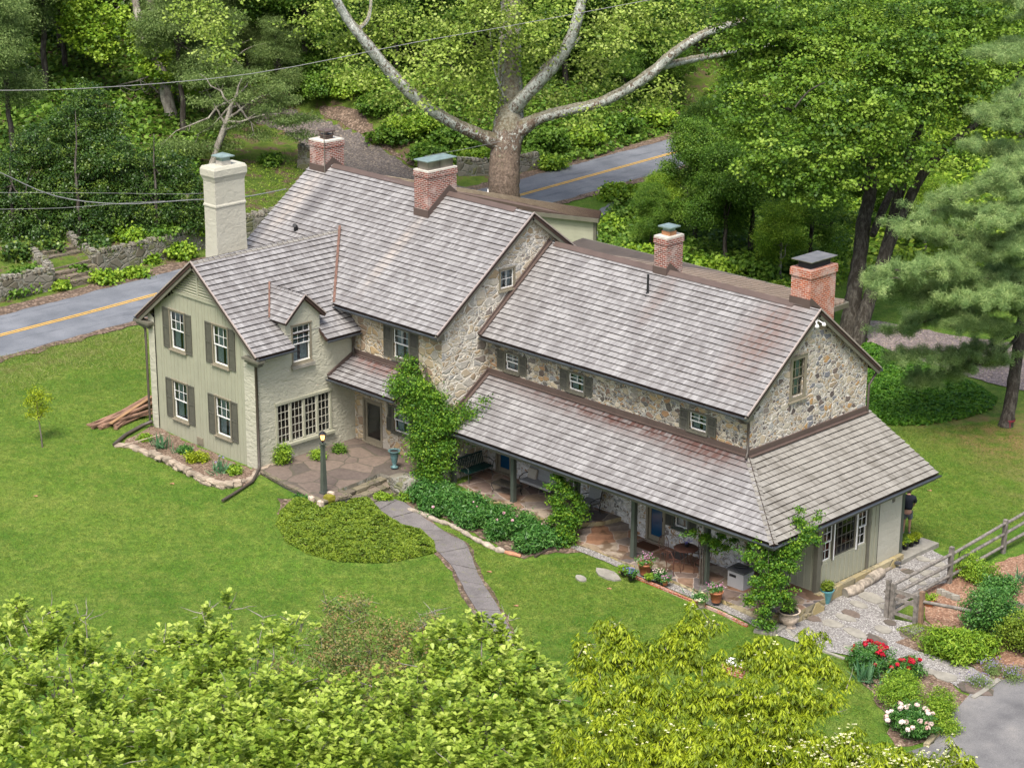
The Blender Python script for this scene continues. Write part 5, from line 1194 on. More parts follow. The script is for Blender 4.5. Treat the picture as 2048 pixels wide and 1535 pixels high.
# right-hand thicket between the road and the pine
for (k,u,v,s,lb) in [('lime',1320,470,.36,'pale bushy young tree at the corner of the road'),('ash',1390,480,.55,'tall leafy young tree on the bank beside the road'),('dark',1450,520,.55,'dark young tree behind the small ridge chimney'),('ash',1500,500,.6,'mid-green tree in the thicket right of the road'),
   ('lime',1560,560,.42,'light green bushy tree just left of the orange chimney'),('ash',1620,540,.55,'leafy tree left of the maple trunks'),('dark',1660,470,.6,'dark tree behind the maple trunks'),('lime',1850,500,.42,'yellow-green tree between maple and pine'),('ash',1400,400,.5,'slim tree overhanging the road'),('dark',1560,440,.6,'dark tree above the small hollow in the thicket'),('lime',1900,560,.35,'low yellow-green tree beside the pine'),('ash',1780,470,.5,'green tree seen between the maple trunks'),('ash',1300,500,.3,'small shrubby tree by the road apron')]:
    nm,_,ct=LBL[k]; x,y,z=at_ground(u,v); bgtree(k,nm,lb,ct,(x,y,z),rr.uniform(0,6.28),s,None)
# hemlocks top left
for (u,v,s,lb) in [(30,330,.75,'grey-green hemlock drooping at the far left edge'),(90,180,.9,'grey-green hemlock above the holly at upper left'),(430,260,.62,'hemlock above the sycamore limb tips, half dead'),(560,240,.5,'thin hemlock beside the driveway'),(330,200,.6,'hemlock with dead bleached branches over the holly'),(-30,150,.9,'tall hemlock cut by the left edge of the picture')]:
    x,y,z=at_ground(u,v); bgtree('hem','hemlock_tree',lb,'tree',(x,y,z),rr.uniform(0,6.28),s,None)
g=gp(415,345); d0=depth(g)+1
bl=blobs_px([(430,200,d0,1.3,.4),(480,190,d0,1.4,.4),(530,215,d0,1.3,.35),(570,240,d0,1.2,.35),(600,270,d0,.9,.3),(470,240,d0,1.3,.4),(520,270,d0,1.1,.35),(420,250,d0,1.2,.4),(380,300,d0,1.2,.4),(440,290,d0,1.1,.35),(560,200,d0+1,1.2,.35),(610,235,d0+1,.9,.3),(400,160,d0,1.3,.4),(500,150,d0,1.3,.4),(550,175,d0,1.2,.4),(340,290,d0-1,1.1,.4)])
r=empty('hemlock_tree',g,'wide ragged hemlock reaching over the top of the lane, left of the brick chimney','tree'); trunkmesh(g,bl,.22,.5,14,M_['barkgrey'],r,nt=2)
leafobj('crown',crown('crown',bl,620,46,.38,.17,'long',up=.3,droop=.6,flat=.3,rng=rs,shell=.9,cv=.7),F_['hem'],r)
# ---- ivy-clad double trunk, top left
b0=gp(330,235); d0=depth(b0); r=empty('ivy_clad_tree',b0,'pair of leaning grey trunks wrapped in bright green ivy at upper left','tree'); mb=MB()
limb(mb,[(345,240,d0),(318,120,d0),(325,70,d0),(305,20,d0),(290,-40,d0)],[.45,.38,.33,.3,.25],10)
limb(mb,[(330,150,d0-.5),(290,90,d0-.5),(278,40,d0-.5),(265,-30,d0-.5)],[.3,.28,.28,.24],10)
mb.build('trunk',M_['barkgrey'],r)
leafobj('ivy',crown('ivy',blobs_px([(300,60,d0,.9),(340,60,d0-.5,.9),(300,110,d0-.6,1.1),(350,110,d0,1),(320,150,d0-1,1.2),(260,60,d0,1.1),(230,30,d0,1.2),(200,90,d0,1.4),(160,60,d0,1.5),(370,30,d0,1),(150,20,d0,1.5),(380,170,d0-2,.8)]),420,26,.28,.2,'star',rng=rs,shell=1),F_['bright'],r)
# bare, bleached branches of the dead hemlock
b0=gp(420,190); d0=depth(b0)-3; r=empty('dead_branch_tangle',b0,'tangle of bare bleached hemlock branches above the holly','dead tree'); mb=MB()
for L in [[(340,100),(400,125),(440,180),(500,220),(545,210)],[(345,115),(390,150),(420,190)],[(345,130),(400,160),(470,165),(520,120)],[(350,150),(400,185),(460,200),(480,220)],[(330,140),(280,160),(240,170),(195,185)],[(170,90),(210,45),(250,0)],[(350,40),(400,60),(440,90),(490,140)],
   [(380,245),(410,255),(450,280),(495,298)],[(385,250),(400,268),(430,276)],[(285,265),(275,290),(250,310),(225,330)],[(0,118),(40,122),(70,140)],[(335,135),(370,140),(430,150),(490,100),(540,85)],[(300,165),(320,190),(350,210),(355,240)],[(0,175),(30,165),(60,160)],[(510,310),(500,340),(488,370)],[(240,395),(235,420),(222,445)],[(250,310),(248,330)]]:
    limb(mb,[(u,v,d0-3 if v>240 else d0) for u,v in L],[.085,.06,.045,.02],6)
    a=L[len(L)//2]
    for k in range(4):
        s=random.choice(L); limb(mb,[(s[0],s[1],d0),(s[0]+random.randint(5,35),s[1]+random.randint(-18,25),d0-.5),(s[0]+random.randint(20,65),s[1]+random.randint(-25,35),d0-.8)],[.03,.02,.01],4)
mb.build('branches',M_['barkgrey'],r)
leafobj('brown_needles',crown('brown_needles',blobs_px([(330,180,d0,1.,.5),(345,215,d0,.6,.9),(410,220,d0,1.2,.7),(460,190,d0,1,.6),(480,250,d0,1.1,.7),(520,200,d0,1.1,.7)]),120,40,.35,.16,'long',up=.2,droop=.6,rng=rs,shell=1.2),leafm('dying_needles',[(.09,.08,.04),(.12,.13,.05),(.2,.16,.10),(.3,.22,.17)],.2),r)
# ---- holly mass
for (L,lb,nc) in [([(150,250,1.5),(170,200,1.2),(110,300,1.9),(210,320,1.9),(150,380,1.9),(100,400,1.8),(230,420,1.7),(180,460,1.6),(130,450,1.5)],'tall dark glossy holly left of centre, above the stone steps',700),
   ([(330,400,1.7),(350,340,1.3),(290,360,1.8),(280,440,1.6),(350,440,1.4),(380,390,1.2),(240,360,1.5),(220,250,1.),(310,465,1.2),(390,430,.9)],'rounded dark holly with yellow tips beside the cream chimney',640),([(30,430,1.8),(20,350,1.6),(60,300,1.3),(70,470,1.6),(0,480,1.6),(-20,400,1.8)],'dark holly at the left edge above the retaining wall',420)]:
    cu=np.mean([q[0] for q in L]); g=gp(cu,480); dd=depth(g); 
    bl=blobs_px([(u,v,dd+.8+(470-v)*.008,rd,rd*.9) for u,v,rd in L]); r=empty('holly_bush',g,lb,'bush'); trunkmesh(g,bl,.12,.3,6,M_['barkdk'],r,nt=1)
    leafobj('foliage',crown('foliage',bl,int(nc*2.0),42,.20,.14,'dia',up=.6,rng=rs,shell=.5,tb=-.12,cv=.85),F_['holly'],r)
# ---- undergrowth shrubs
def shrub(name,label,cat,base,blobs,lm,ncl,per=24,csz=.12,lsz=.09,shape='dia',group=None,stems=4,**kw):
    r=empty(name,base,label,cat,group); mb=MB(); b=Vector(base)
    for i in range(stems): q=blobs[i%len(blobs)]; mb.tube(wander(b-V(0,0,.05),Vector(q[:3]),3,.1),taper(.018 if q[3]<1 else .05,.006,3),5)
    mb.build('stems',M_['bark'],r); leafobj('foliage',crown('foliage',blobs,ncl,per,csz,lsz,shape,rng=rs,**kw),F_[lm],r); return r
def ground_shrub(name,label,cat,u,v,rad,lm,ncl,hz=.7,n=4,**kw):
    g=gp(u,v); bl=[(g.x+random.uniform(-.6,.6)*rad,g.y+random.uniform(-.6,.6)*rad,g.z+rad*hz*random.uniform(.5,.9),rad*.62,rad*.62,rad*hz*.62) for _ in range(n)]
    return shrub(name,label,cat,(g.x,g.y,g.z),bl,lm,ncl,**kw)
for (u,v,rd,lm,lb) in [(40,520,.9,'holly','dark growth spilling over the far left wall'),(200,500,.8,'holly','dark growth over the wall right of the steps'),(110,500,.6,'holly','dark growth shading the sunken steps'),(330,480,.9,'wood','leafy growth on top of the retaining wall, mid length'),(30,560,.5,'wood','ivy climbing the far left wall'),(70,545,.4,'wood','ivy beside the steps'),(160,545,.35,'wood','weed at the foot of the right step wall'),(440,440,.8,'wood','growth on the slope right behind the cream chimney'),(545,330,.7,'wood','low weeds at the left edge of the lane'),(215,565,.7,'bright','leafy shrub left of the cream chimney, at the road edge'),(270,555,.5,'bright','small shrub among weeds under the retaining wall'),(365,520,.8,'bright','leafy bush at the foot of the cream chimney'),(65,580,.4,'bright','small bright shrub at the far left roadside'),(118,578,.35,'bright','small bright shrub beside the stone steps'),(20,590,.5,'wood','weedy shrub at the left edge under the wall'),
   (265,440+45,.9,'bright','ivy clump spilling over the retaining wall top'),(300,525,.4,'bright','small weed clump on the road bank'),(390,470,.8,'bright','brushy growth above the wall by the chimney'),(600,200,.9,'wood','low shrub at the driveway top'),(850,330,1.2,'wood','dark shrub on the bank left of the sycamore'),(780,285,1.1,'wood','dark shrub beside the driveway litter'),(910,300,1.4,'wood','dark shrub close behind the sycamore trunk'),
   (1090,300,1.5,'wood','dark shrub right of the sycamore trunk'),(1160,290,1.3,'bright','leafy shrub on the road bank right of the sycamore'),(1240,270,1.3,'wood','dark shrub on the road bank beneath the right limb'),(1110,340,.9,'bright','low bright shrub at the far road edge'),(1320,250,1.2,'bright','shrub at the far road bend'),(700,180,1.5,'wood','dark shrub beyond the driveway'),(1250,400,1.2,'bright','rounded shrub at the near road corner'),(1300,440,1.3,'wood','dark shrub below the road corner'),(1220,460,.7,'bright','low shrub by the garage corner'),(1420,560,1.2,'bright','bush behind the corrugated roof'),(1500,560,1.2,'wood','dark bush left of the orange chimney'),(1560,600,.9,'bright','bush touching the corrugated roof end'),
   (1270,520,.8,'bright','low bush behind the corrugated roof left end'),(1350,540,1.1,'wood','dark brushy bush behind the ridge chimney'),(1640,560,1.2,'bright','bush below the maple'),(1800,560,1.4,'bright','yellow-green bush right of the maple trunks')]:
    ground_shrub('wild_shrub',lb,'shrub',u,v,rd,lm,int(70*rd*rd+40),n=5,csz=.2,lsz=.16 if rd<1 else .2,shape='star',per=22,shell=.8)
# far verge / bank weeds, tall grass
def scatter(name,poly,n,fn,m,label=None,cat='grass',kind='stuff',dz=0.,shape='blade',sz=(.1,.25),upv=.8,spread=.5,tint=(0,1),thr=None,rng=RNG):
    P=np.array([p[:2] for p in poly]); lo,hi=P.min(0),P.max(0); q=rng.uniform(lo,hi,(n*3,2)); q=q[inpoly(q[:,0],q[:,1],[tuple(p) for p in P])][:n]
    z=H(q[:,0],q[:,1])+dz; pos=np.column_stack([q,z]); k=len(pos)
    xd=unit(rng.normal(size=(k,3))*np.array([spread,spread,.1])+np.array([0,0,upv])); 
    t=rng.uniform(*tint,k)
    if shape=='blade': me=leafmesh(name,pos,unit(rng.normal(size=(k,3))),rng.uniform(*sz,k),t,shape,xd,rng)
    else: me=leafmesh(name,pos+np.array([0,0,.0])+rng.random((k,1))*fn*np.array([0,0,1]),rng.normal(size=(k,3))*.4+np.array([0,0,upv]),rng.uniform(*sz,k),t,shape,None,rng)
    o=link_mesh(name,me,m); return tag(o,label,cat,None,kind)
scatter('rough_grass',px((0,715),(290,652),(300,700),(305,740),(140,740),(0,800)),9000,0,F_['grassy'],'rough uncut grass along the road verge','grass',sz=(.07,.22),spread=1.,tint=(.35,1))
scatter('tall_weeds',[(-60,-10),(-46.4,-10),(-47.5,14),(-48,30),(-62,30)],6000,0,F_['grassy'],'weedy grass on the wooded bank','weeds',sz=(.15,.4))
scatter('bank_undergrowth',px((640,170),(760,210),(830,300),(900,345),(1000,345),(1180,320),(1370,255),(1370,120),(640,60)),26000,.5,F_['wood'],'leafy undergrowth covering the bank beyond the road','undergrowth',shape='star',sz=(.14,.34),tint=(.1,1))
scatter('bank_undergrowth',px((1180,500),(1230,390),(1300,400),(1480,300),(1700,400),(1690,560),(1560,600),(1300,540)),16000,.5,F_['wood'],'leafy undergrowth in the thicket right of the road','undergrowth',shape='star',sz=(.12,.3),tint=(.1,1))
scatter('bank_undergrowth',px((400,330),(600,320),(590,420),(520,500),(420,480)),3000,.2,F_['bright'],'mossy weeds on the slope behind the cream chimney','undergrowth',shape='dia',sz=(.06,.14),tint=(.2,1))

scatter('woodland_floor_plants',px((-80,60),(640,0),(600,170),(480,190),(400,330),(380,460),(200,440),(0,440),(-80,440)),22000,.6,F_['wood'],'leafy plants covering the wooded slope at upper left','undergrowth',shape='star',sz=(.16,.4),tint=(.1,1))
scatter('woodland_floor_plants',px((1400,200),(1500,100),(2100,100),(2120,480),(1980,560),(1750,540),(1600,400)),22000,.7,F_['bright'],'yellow-green plants under the trees at upper right','undergrowth',shape='star',sz=(.16,.4),tint=(.1,1))

for (u,v,rd,lm,lb) in [(700,190,1.6,'bright','leafy shrub over the upper edge of the lane'),(640,190,1.5,'wood','dark shrub at the bend of the lane'),(820,270,1.3,'bright','bright shrub on the leaf-strewn bank'),(760,225,1.3,'wood','green shrub above the leaf-strewn bank'),(870,345,.8,'bright','low weeds between the lane and the sycamore'),(600,150,1.8,'wood','large dark shrub beyond the lane'),(950,330,1.1,'bright','ivy heap hiding the old wall left of the sycamore'),(1060,325,1.0,'wood','ivy heap hiding the old wall right of the sycamore'),(560,150,1.6,'wood','shadowed shrub at the top of the mossy slope')]:
    ground_shrub('wild_shrub',lb,'shrub',u,v,rd,lm,int(110*rd*rd+40),n=6,csz=.22,lsz=.15,shape='star',per=30,shell=.8)
# ================= FOREGROUND TREES
def fg(name,label,cat,L,rad,lm,bk,ncl,per,csz,lsz,shape,**kw):
    bl=blobs_px(L); c=np.mean([b[:3] for b in bl],0); c=c+np.array([0,0,-1.5]); base=(c[0],c[1],h1(c[0],c[1])-.05)
    r=empty(name,base,label,cat,kw.pop('group',None)); trunkmesh(base,bl,rad,.3,18,M_[bk],r,nt=4,lean=Vector((c[0],c[1],max(b[2] for b in bl)-.8)))
    leafobj('crown',crown('crown',bl,ncl,per,csz,lsz,shape,**kw),F_[lm],r); return r,bl
def twigs(r,bl,n,rad=.012,m='barkgrey'):
    mb=MB()
    for i in range(n):
        b=bl[random.randrange(len(bl))]; s=Vector((random.uniform(-1,1),random.uniform(-1,1),random.uniform(-.8,.6)))*b[3]*.6+Vector(b[:3]); d=Vector((random.uniform(-1,1),random.uniform(-1,1),random.uniform(-.2,.5))).normalized()
        mb.tube(wander(s,s+d*random.uniform(.3,.7),3,.2),taper(rad*1.6,rad*.4,3),4)
    mb.build('twigs',M_[m],r)
mg=[('magnolia_tree','pale yellow-green large-leaved magnolia filling the lower left corner',[(20,1260,58,1.0),(110,1275,58,1.0),(190,1310,58,.9),(60,1370,56.5,1.3),(180,1420,56,1.3),(20,1480,55,1.4),(130,1520,54,1.4),(270,1330,58,.7),(300,1400,57,1.1),(-60,1330,57,1.4),(40,1215,58.5,.3,.45),(95,1225,58.5,.25,.3),(165,1230,58.3,.3,.35),(250,1500,54.5,1.2),(340,1480,55,1.)]),
 ('magnolia_tree','pale magnolia with upright leafy shoots, second from the left corner',[(430,1270,57.5,.7),(455,1215,57.8,.25,.5),(410,1225,57.8,.18,.3),(530,1240,57.7,.25,.3),(480,1320,57,.9),(560,1275,57.5,.75),(600,1250,57.5,.45),(350,1290,57.5,.8),(390,1370,56.5,1.2),(500,1420,55.5,1.3),(590,1370,56.5,.9),(420,1480,54.5,1.4),(560,1500,54,1.3),(640,1430,55,1.1),(660,1520,53.5,1.2),(460,1560,53,1.3)]),
 ('magnolia_tree','pale large-leaved magnolia beside the dogwood, over the slab path',[(880,1290,57.5,.9),(960,1270,57.8,.85),(1010,1290,57.8,.6),(850,1350,56.8,1.),(960,1360,56.5,1.2),(1050,1360,56.5,1.0),(780,1420,55.5,1.3),(900,1450,55,1.4),(1030,1460,55,1.4),(1110,1410,56,.9),(1140,1480,55,1.0),(730,1500,54,1.3),(860,1540,53.5,1.3),(1000,1550,53.5,1.3),(1120,1550,53.5,1.),(690,1390,56,.7),(960,1238,58,.3,.3),(1010,1240,58,.25,.3),(885,1250,57.8,.3,.3),(1060,1290,57.5,.25,.3),(1085,1340,57,.35)])]
for i,(nm,lb,L) in enumerate(mg):
    r,bl=fg(nm,lb,'tree',L,.13,'mag','barkgrey',int(len(L)*100),12,.13,.18,'obov',shell=1.1,rng=rs,tb=.05,cv=.7,tuft=('up',.16)); twigs(r,bl,70)
dg=[('dogwood_tree','yellow-green dogwood with drooping leaves and sparse cream bracts in front of the porch lawn',[(1160,1290,55.5,.22,.5),(1170,1330,55.3,.35,.6),(1215,1265,55.5,.4,.55),(1245,1290,55.4,.45,.6),(1225,1330,55,.5,.7),(1300,1320,55,.5,.7),(1345,1290,55.2,.4,.6),(1390,1225,55.5,.25,.45),(1385,1265,55.5,.42,.6),(1430,1250,55.5,.25,.35),(1375,1320,54.8,.55,.8),(1440,1340,55,.4,.6),(1500,1320,55,.45,.6),(1530,1300,55.2,.4,.55),(1560,1340,54.8,.5,.7),(1615,1285,55.3,.35,.45),(1640,1272,55.4,.2,.2),(1600,1330,55,.45,.6),(1655,1345,55,.4,.5),(1695,1375,55,.25,.25),(1290,1400,54,.8),(1400,1410,53.8,.8),(1500,1410,53.6,.85),(1590,1410,54,.8),(1655,1400,54.3,.45),(1210,1410,54,.6),(1240,1490,52.8,.95),(1350,1500,52.5,.95),(1460,1500,52.6,.95),(1570,1480,53,.8),(1180,1370,54.6,.4),(1150,1500,52.8,.7),(1220,1560,51.5,1.1),(1400,1570,51.5,1.1)]),
 ('dogwood_tree','second dogwood at the bottom edge, thick with cream bracts beside the tarmac',[(1540,1520,53,.8),(1620,1500,53,.7),(1700,1495,53,.6),(1690,1540,52.5,.8),(1780,1520,52.8,.5),(1840,1540,52.5,.6),(1900,1530,52.6,.45),(1935,1535,52.5,.4),(1905,1495,52.8,.25),(1760,1570,52,1),(1600,1570,52,1)])]
for i,(nm,lb,L) in enumerate(dg):
    r,bl=fg(nm,lb,'tree',L,.11,'dog','barkgrey',int(len(L)*125),26,.15,.14,'long',shell=.8,tuft=('down',.17),cv=.6,rng=rs); twigs(r,bl,90,.01,'barkgrey')
    c,d=blobpts(bl,110 if i==0 else 300,.3,rs); k=d[:,2]>.1; c=c[k]; A=np.repeat(c,4,0)+rs.normal(size=(len(c)*4,3))*.09; xd=rs.normal(size=(len(A),3))
    # each flower: four bracts
    ctr=A; B=np.repeat(ctr,4,0); ang=np.tile(np.arange(4)*math.pi/2,len(ctr))+np.repeat(rs.uniform(0,1.5,len(ctr)),4); xd=np.column_stack([np.cos(ang),np.sin(ang),np.zeros(len(ang))])
    leafobj('flowers',leafmesh('flowers',B+xd*.024,np.tile([0,0,1.],(len(B),1))+rs.normal(size=(len(B),3))*.15,np.full(len(B),.05),rs.random(len(B)),'dia',xd),F_['flC'],r)
# bronze-tipped shrub
L=[(700,1250,62,.9),(650,1290,61.5,.8),(760,1290,61.5,1.),(820,1280,62,.8),(850,1250,62.3,.4),(700,1330,60.5,1.1),(800,1350,60.5,1.1),(660,1210,62.5,.35),(715,1215,62.5,.4),(870,1300,61.5,.6),(750,1400,59.5,1.2),(640,1370,60,.8),(865,1225,62.5,.2),(560,1340,60.5,.6)]
r,bl=fg('bronze_crab_tree','small twiggy tree with russet tips among the pale magnolias','tree',L,.09,'rust','barkgrey',900,26,.14,.085,'dia',up=.4,shell=.9,rng=rs); twigs(r,bl,120,.01)
# ================= SAPLING
g=gp(85,896); r=empty('sapling',g,'slender young sapling alone on the left lawn','tree'); mb=MB(); d_=depth(g)
top=atd(72,790,d_); mb.tube(wander(g,top,5,.03),taper(.035,.012,5),7)
for k in range(6): s=g.lerp(top,.55+.07*k); mb.tube([s,s+V(random.uniform(-.4,.4),random.uniform(-.4,.4),.35)],[.012,.005],4)
mb.build('trunk',M_['bark'],r)
leafobj('crown',crown('crown',blobs_px([(72,785,d_,.3,.28),(62,800,d_,.28,.22),(88,798,d_,.3,.22),(75,815,d_,.33,.2),(90,815,d_,.22,.16),(72,830,d_,.3,.15),(60,828,d_,.15,.1)]),150,11,.09,.085,rng=rs),F_['dog'],r)
# ================= VINES
def vine(label,L,dep,ncl,stems,per=22,csz=.10,lsz=.095,lm='vine',cat='climbing plant',name='climbing_vine',rb=None):
    bl=blobs_px([(u,v,(dep if len(q)<4 else dep+q[3]),rd*.84) for q in L for (u,v,rd) in [q[:3]]]); g=stems[0]
    r=empty(name,g,label,cat); mb=MB()
    for k in range(4):
        o=V(random.uniform(-.1,.1),random.uniform(-.1,.1),0); pts=[Vector(s)+o+V(random.uniform(-.08,.08),random.uniform(-.08,.08),0) for s in stems]; mb.tube(pts,taper(.03,.012,len(pts)-1),6)
    mb.build('stem',M_['bark'],r); leafobj('foliage',crown('foliage',bl,ncl,per,csz,lsz,'dia',up=.45,rng=rs,shell=.9),F_[lm],r); return r
dv=depth((-13.4,-3.0,2))
pb_=(-13.6,-3.1,-.6)
vine('tall climbing vine smothering the corner of the pale stone gable',[(835,690,.3,1.2),(830,715,.42,1),(815,745,.5,.8),(835,725,.5,.6),(855,710,.2,.8),(830,770,.6,.3),(860,790,.6),(850,860,.6),(840,900,.6),(865,935,.5),(885,890,.45),(900,840,.55),(870,850,.6),(850,740,.5,.8),(870,760,.35,.5),(800,775,.55),(840,785,.6),(875,795,.45),(815,815,.5),(850,830,.6),(890,830,.55),(925,815,.35),(940,830,.4),(965,800,.15,-.3),(945,855,.2),(935,880,.22),(965,845,.15),(870,860,.6),(835,870,.4),(855,900,.55),(880,920,.45),(845,940,.5),(870,960,.45),(905,850,.4),(920,905,.15),(900,885,.2),(845,975,.3),(895,935,.25),(950,870,.1),(790,760,.25),(975,797,.1,-.3)],dv,1500,[pb_,(-13.6,-2.9,1),(-13.6,-2.8,3),(-14.1,-2.75,4.3)],csz=.17,lsz=.10)
def d3(p): return depth(p)
dv=d3((-6.7,-1.9,0))-.4
vine('dense bushy vine over the second porch post',[(1115,955,.22),(1125,975,.33),(1110,1000,.3),(1140,985,.3),(1155,1000,.25),(1125,1025,.4),(1145,1040,.35),(1130,1060,.33),(1120,1080,.25),(1135,1095,.2),(1160,1015,.2),(1105,1040,.18),(1100,975,.15),(1140,1075,.25),(1170,1030,.12),(1150,960,.1)],dv,460,[(-6.7,-2.1,-1.1),(-6.7,-2.05,0),(-6.7,-2.0,1.5)])
dv=d3((-.5,-1.9,.8))-.2
vine('thin vine trailing along the gutter by the third porch post',[(1410,1075,.2),(1430,1085,.2),(1385,1065,.15),(1445,1070,.12),(1450,1095,.15),(1370,1070,.08),(1430,1105,.12),(1475,1075,.12),(1500,1090,.15),(1465,1080,.1)],dv,110,[(-.5,-1.8,-1.04),(-.5,-1.8,.4),(-.5,-1.8,1.2)],csz=.08)
dv=d3((2.9,-2.4,0))-.3
vine('lush vine climbing the corner porch post beside the stone urn',[(1600,1020,.12,.5),(1595,1040,.15,.5),(1635,1035,.12,.5),(1640,1020,.08,.5),(1610,1075,.25),(1590,1090,.28),(1570,1100,.3),(1620,1060,.25),(1635,1080,.15),(1540,1105,.3),(1515,1085,.22),(1500,1110,.25),(1525,1130,.3),(1550,1130,.35),(1540,1160,.35),(1515,1160,.25),(1560,1160,.3),(1520,1190,.3),(1545,1195,.33),(1500,1200,.18),(1530,1220,.25),(1520,1240,.25),(1570,1190,.2),(1590,1180,.1),(1580,1130,.25),(1590,1110,.2),(1470,1095,.12),(1575,1215,.1),(1540,1250,.2),(1605,1045,.12,.4)],dv,620,[(2.9,-2.5,-1.3),(2.9,-2.35,0),(2.9,-2.3,1.6)])
# ================= GROUND COVER AND BEDS
def mound(name,poly,label,lm,dens,hmax,lsz,edge=.9,cat='ground cover',rng=rs,bumpy=.35):
    P=np.array([p[:2] for p in poly]); lo,hi=P.min(0),P.max(0); area=(hi-lo).prod(); n=int(area*dens)
    q=rng.uniform(lo,hi,(n,2)); q=q[inpoly(q[:,0],q[:,1],[tuple(p) for p in P])]
    # distance to the outline
    dm_=np.full(len(q),9.)
    for i in range(len(P)):
        a,b=P[i-1],P[i]; ab=b-a; t=np.clip(((q-a)@ab)/(ab@ab),0,1); dm_=np.minimum(dm_,np.linalg.norm(q-(a+t[:,None]*ab),axis=1))
    kk=rng.uniform(lo,hi,(int(area*22)+5,2)); nn=np.empty(len(q)); hk=rng.random(len(kk))
    for i in range(0,len(q),4000): nn[i:i+4000]=hk[((q[i:i+4000,None]-kk[None])**2).sum(-1).argmin(1)]
    hh=hmax*np.clip(dm_/edge,0,1)**.5*(1-bumpy*nn) 
    z=H(q[:,0],q[:,1])+hh*(1-.35*rng.random(len(q))**2)+.02; n=len(q)
    cl=nn*.3
    me=leafmesh(name,np.column_stack([q,z]),rng.normal(size=(n,3))*.5+np.array([0,0,.8]),lsz*rng.uniform(.6,1.3,n),rng.random(n)*.6+cl,'dia',None,rng)
    return tag(link_mesh(name,me,F_[lm]),label,cat,None,'stuff')
mound('ground_cover',px((590,1000),(560,1025),(552,1050),(572,1085),(614,1110),(676,1125),(740,1128),(786,1125),(872,1106),(868,1085),(845,1065),(805,1055),(765,1030),(752,1015),(740,1000),(683,1003),(640,1005)),'low yellow-green ground cover mound below the lamp post','pach',2200,.34,.085,.45)
mound('ground_cover',px((1725,690),(1745,690),(1800,715),(1880,740),(1960,775),(1995,800),(1985,820),(1930,838),(1850,852),(1770,852),(1735,835),(1715,760)),'dark green ground cover bed behind the stone gable','pachG',600,.34,.15,.6)
mound('catmint_drift',px((1790,1262),(1830,1250),(1880,1262),(1905,1290),(1900,1312),(1850,1300)),'low green drift with tiny pink flowers beside the gravel','pach',1200,.28,.05,.4,cat='flower bed')
tall=lambda *a,**k: mound(*a,**k)
# peony hedge along the porch
r_pe=[]
hp=[(850,985,.42),(880,985,.5),(905,1000,.5),(920,1020,.45),(950,1010,.5),(970,1035,.5),(1000,1030,.48),(1025,1055,.5),(1050,1050,.45),(1075,1075,.45),(1100,1075,.4),(865,1010,.35),(1000,1060,.3),(940,1040,.35),(1060,1085,.35)]
for i,(u,v,rd) in enumerate(hp):
    g=gp(u,v+16); nm=['left end of the row','beside the vine-covered corner','under the porch eave gap','near the big white bloom','by the path corner','facing the glass table','in the middle of the row','beside the first porch post','in front of the sofa','right of the first porch post','at the right end of the row','by the vine foot at the row front','in the front row over the log edging','in the front row near the path','at the front right over the cut log'][i]
    bl=[(g.x+random.uniform(-.2,.2),g.y+random.uniform(-.2,.2),g.z+.35,rd,rd,.38) for _ in range(3)]
    shrub('peony_bush','deep green peony bush %s along the porch'%nm,'bush',(g.x,g.y,g.z),bl,'peony',150,per=24,csz=.13,lsz=.15,shape='long',up=.6,group='peony bushes along the porch')
def balls(name,pts,r,lm,parent,n=14,rng=rs,flat=.7):
    P=np.array(pts); k=len(P); d=unit(rng.normal(size=(k*n,3))+np.array([0,0,.35])); c=np.repeat(P,n,0)+d*r*.6*np.array([1,1,flat])
    return leafobj(name,leafmesh(name,c,d,np.full(len(c),r*1.1)*rng.uniform(.8,1.2,len(c)),np.repeat(rng.random(k)*.5,n)+rng.random(k*n)*.5,'dia',None,rng),F_[lm],parent)
for (u,v,lb) in [(866,1013,'large blush peony bloom by the path end of the hedge'),(954,1012,'small cream peony bloom in the middle of the hedge'),(993,1038,'blush pink peony bloom below the first post'),(1025,1040,'pink peony bloom beside its pair below the porch wall'),(1008,1025,'pale pink peony bloom touching the porch wall'),(1033,1031,'pink peony bloom furthest right against the wall'),(1084,1047,'tiny white peony bloom at the right end of the hedge'),(947,1003,'faint peach peony bud high in the hedge')]:
    p=gp(u,v,.75); r=empty('peony_bloom',p,lb,'flower'); balls('petals',[p],.085 if 'small' not in lb and 'tiny' not in lb and 'bud' not in lb else .045,'flP',r,22)
def flowerbush(name,label,u,v,rad,h,lm,fl,nf,fr,ncl,lsz=.12,stem=None,shape='long'):
    g=gp(u,v); bl=[(g.x+random.uniform(-.45,.45)*rad,g.y+random.uniform(-.45,.45)*rad,g.z+h*.5,rad*.72,rad*.72,h*.5) for _ in range(5)]
    r=shrub(name,label,'flowering bush',(g.x,g.y,g.z),bl,lm,ncl,per=24,csz=.09,lsz=lsz,shape=shape,up=.6)
    P=[]
    for i in range(nf):
        a=random.uniform(0,6.28); q=rad*math.sqrt(random.random()); P.append((g.x+q*math.cos(a),g.y+q*math.sin(a),g.z+h*(1.02-.35*(q/rad)**2)+random.uniform(-.03,.1)))
    for p in P: balls('bloom',[p],fr,fl,r,16)
    return r
flowerbush('red_peony','crimson peony bush in full bloom between lawn and gravel',1738,1338,.78,.85,'peony','flR',22,.11,230)
flowerbush('red_peony','smaller crimson peony clump beside the taller one, nearer the stepping stones',1812,1358,.6,.7,'peony','flR',13,.11,140)
flowerbush('white_peony','blush white peony bush above the tarmac corner',1822,1470,.85,.9,'peony','flW',24,.115,280)
ground_shrub('astilbe_clump','feathery bright green clump between the red and white peonies','shrub',1800,1405,.95,'bright',330,lsz=.07,csz=.1)
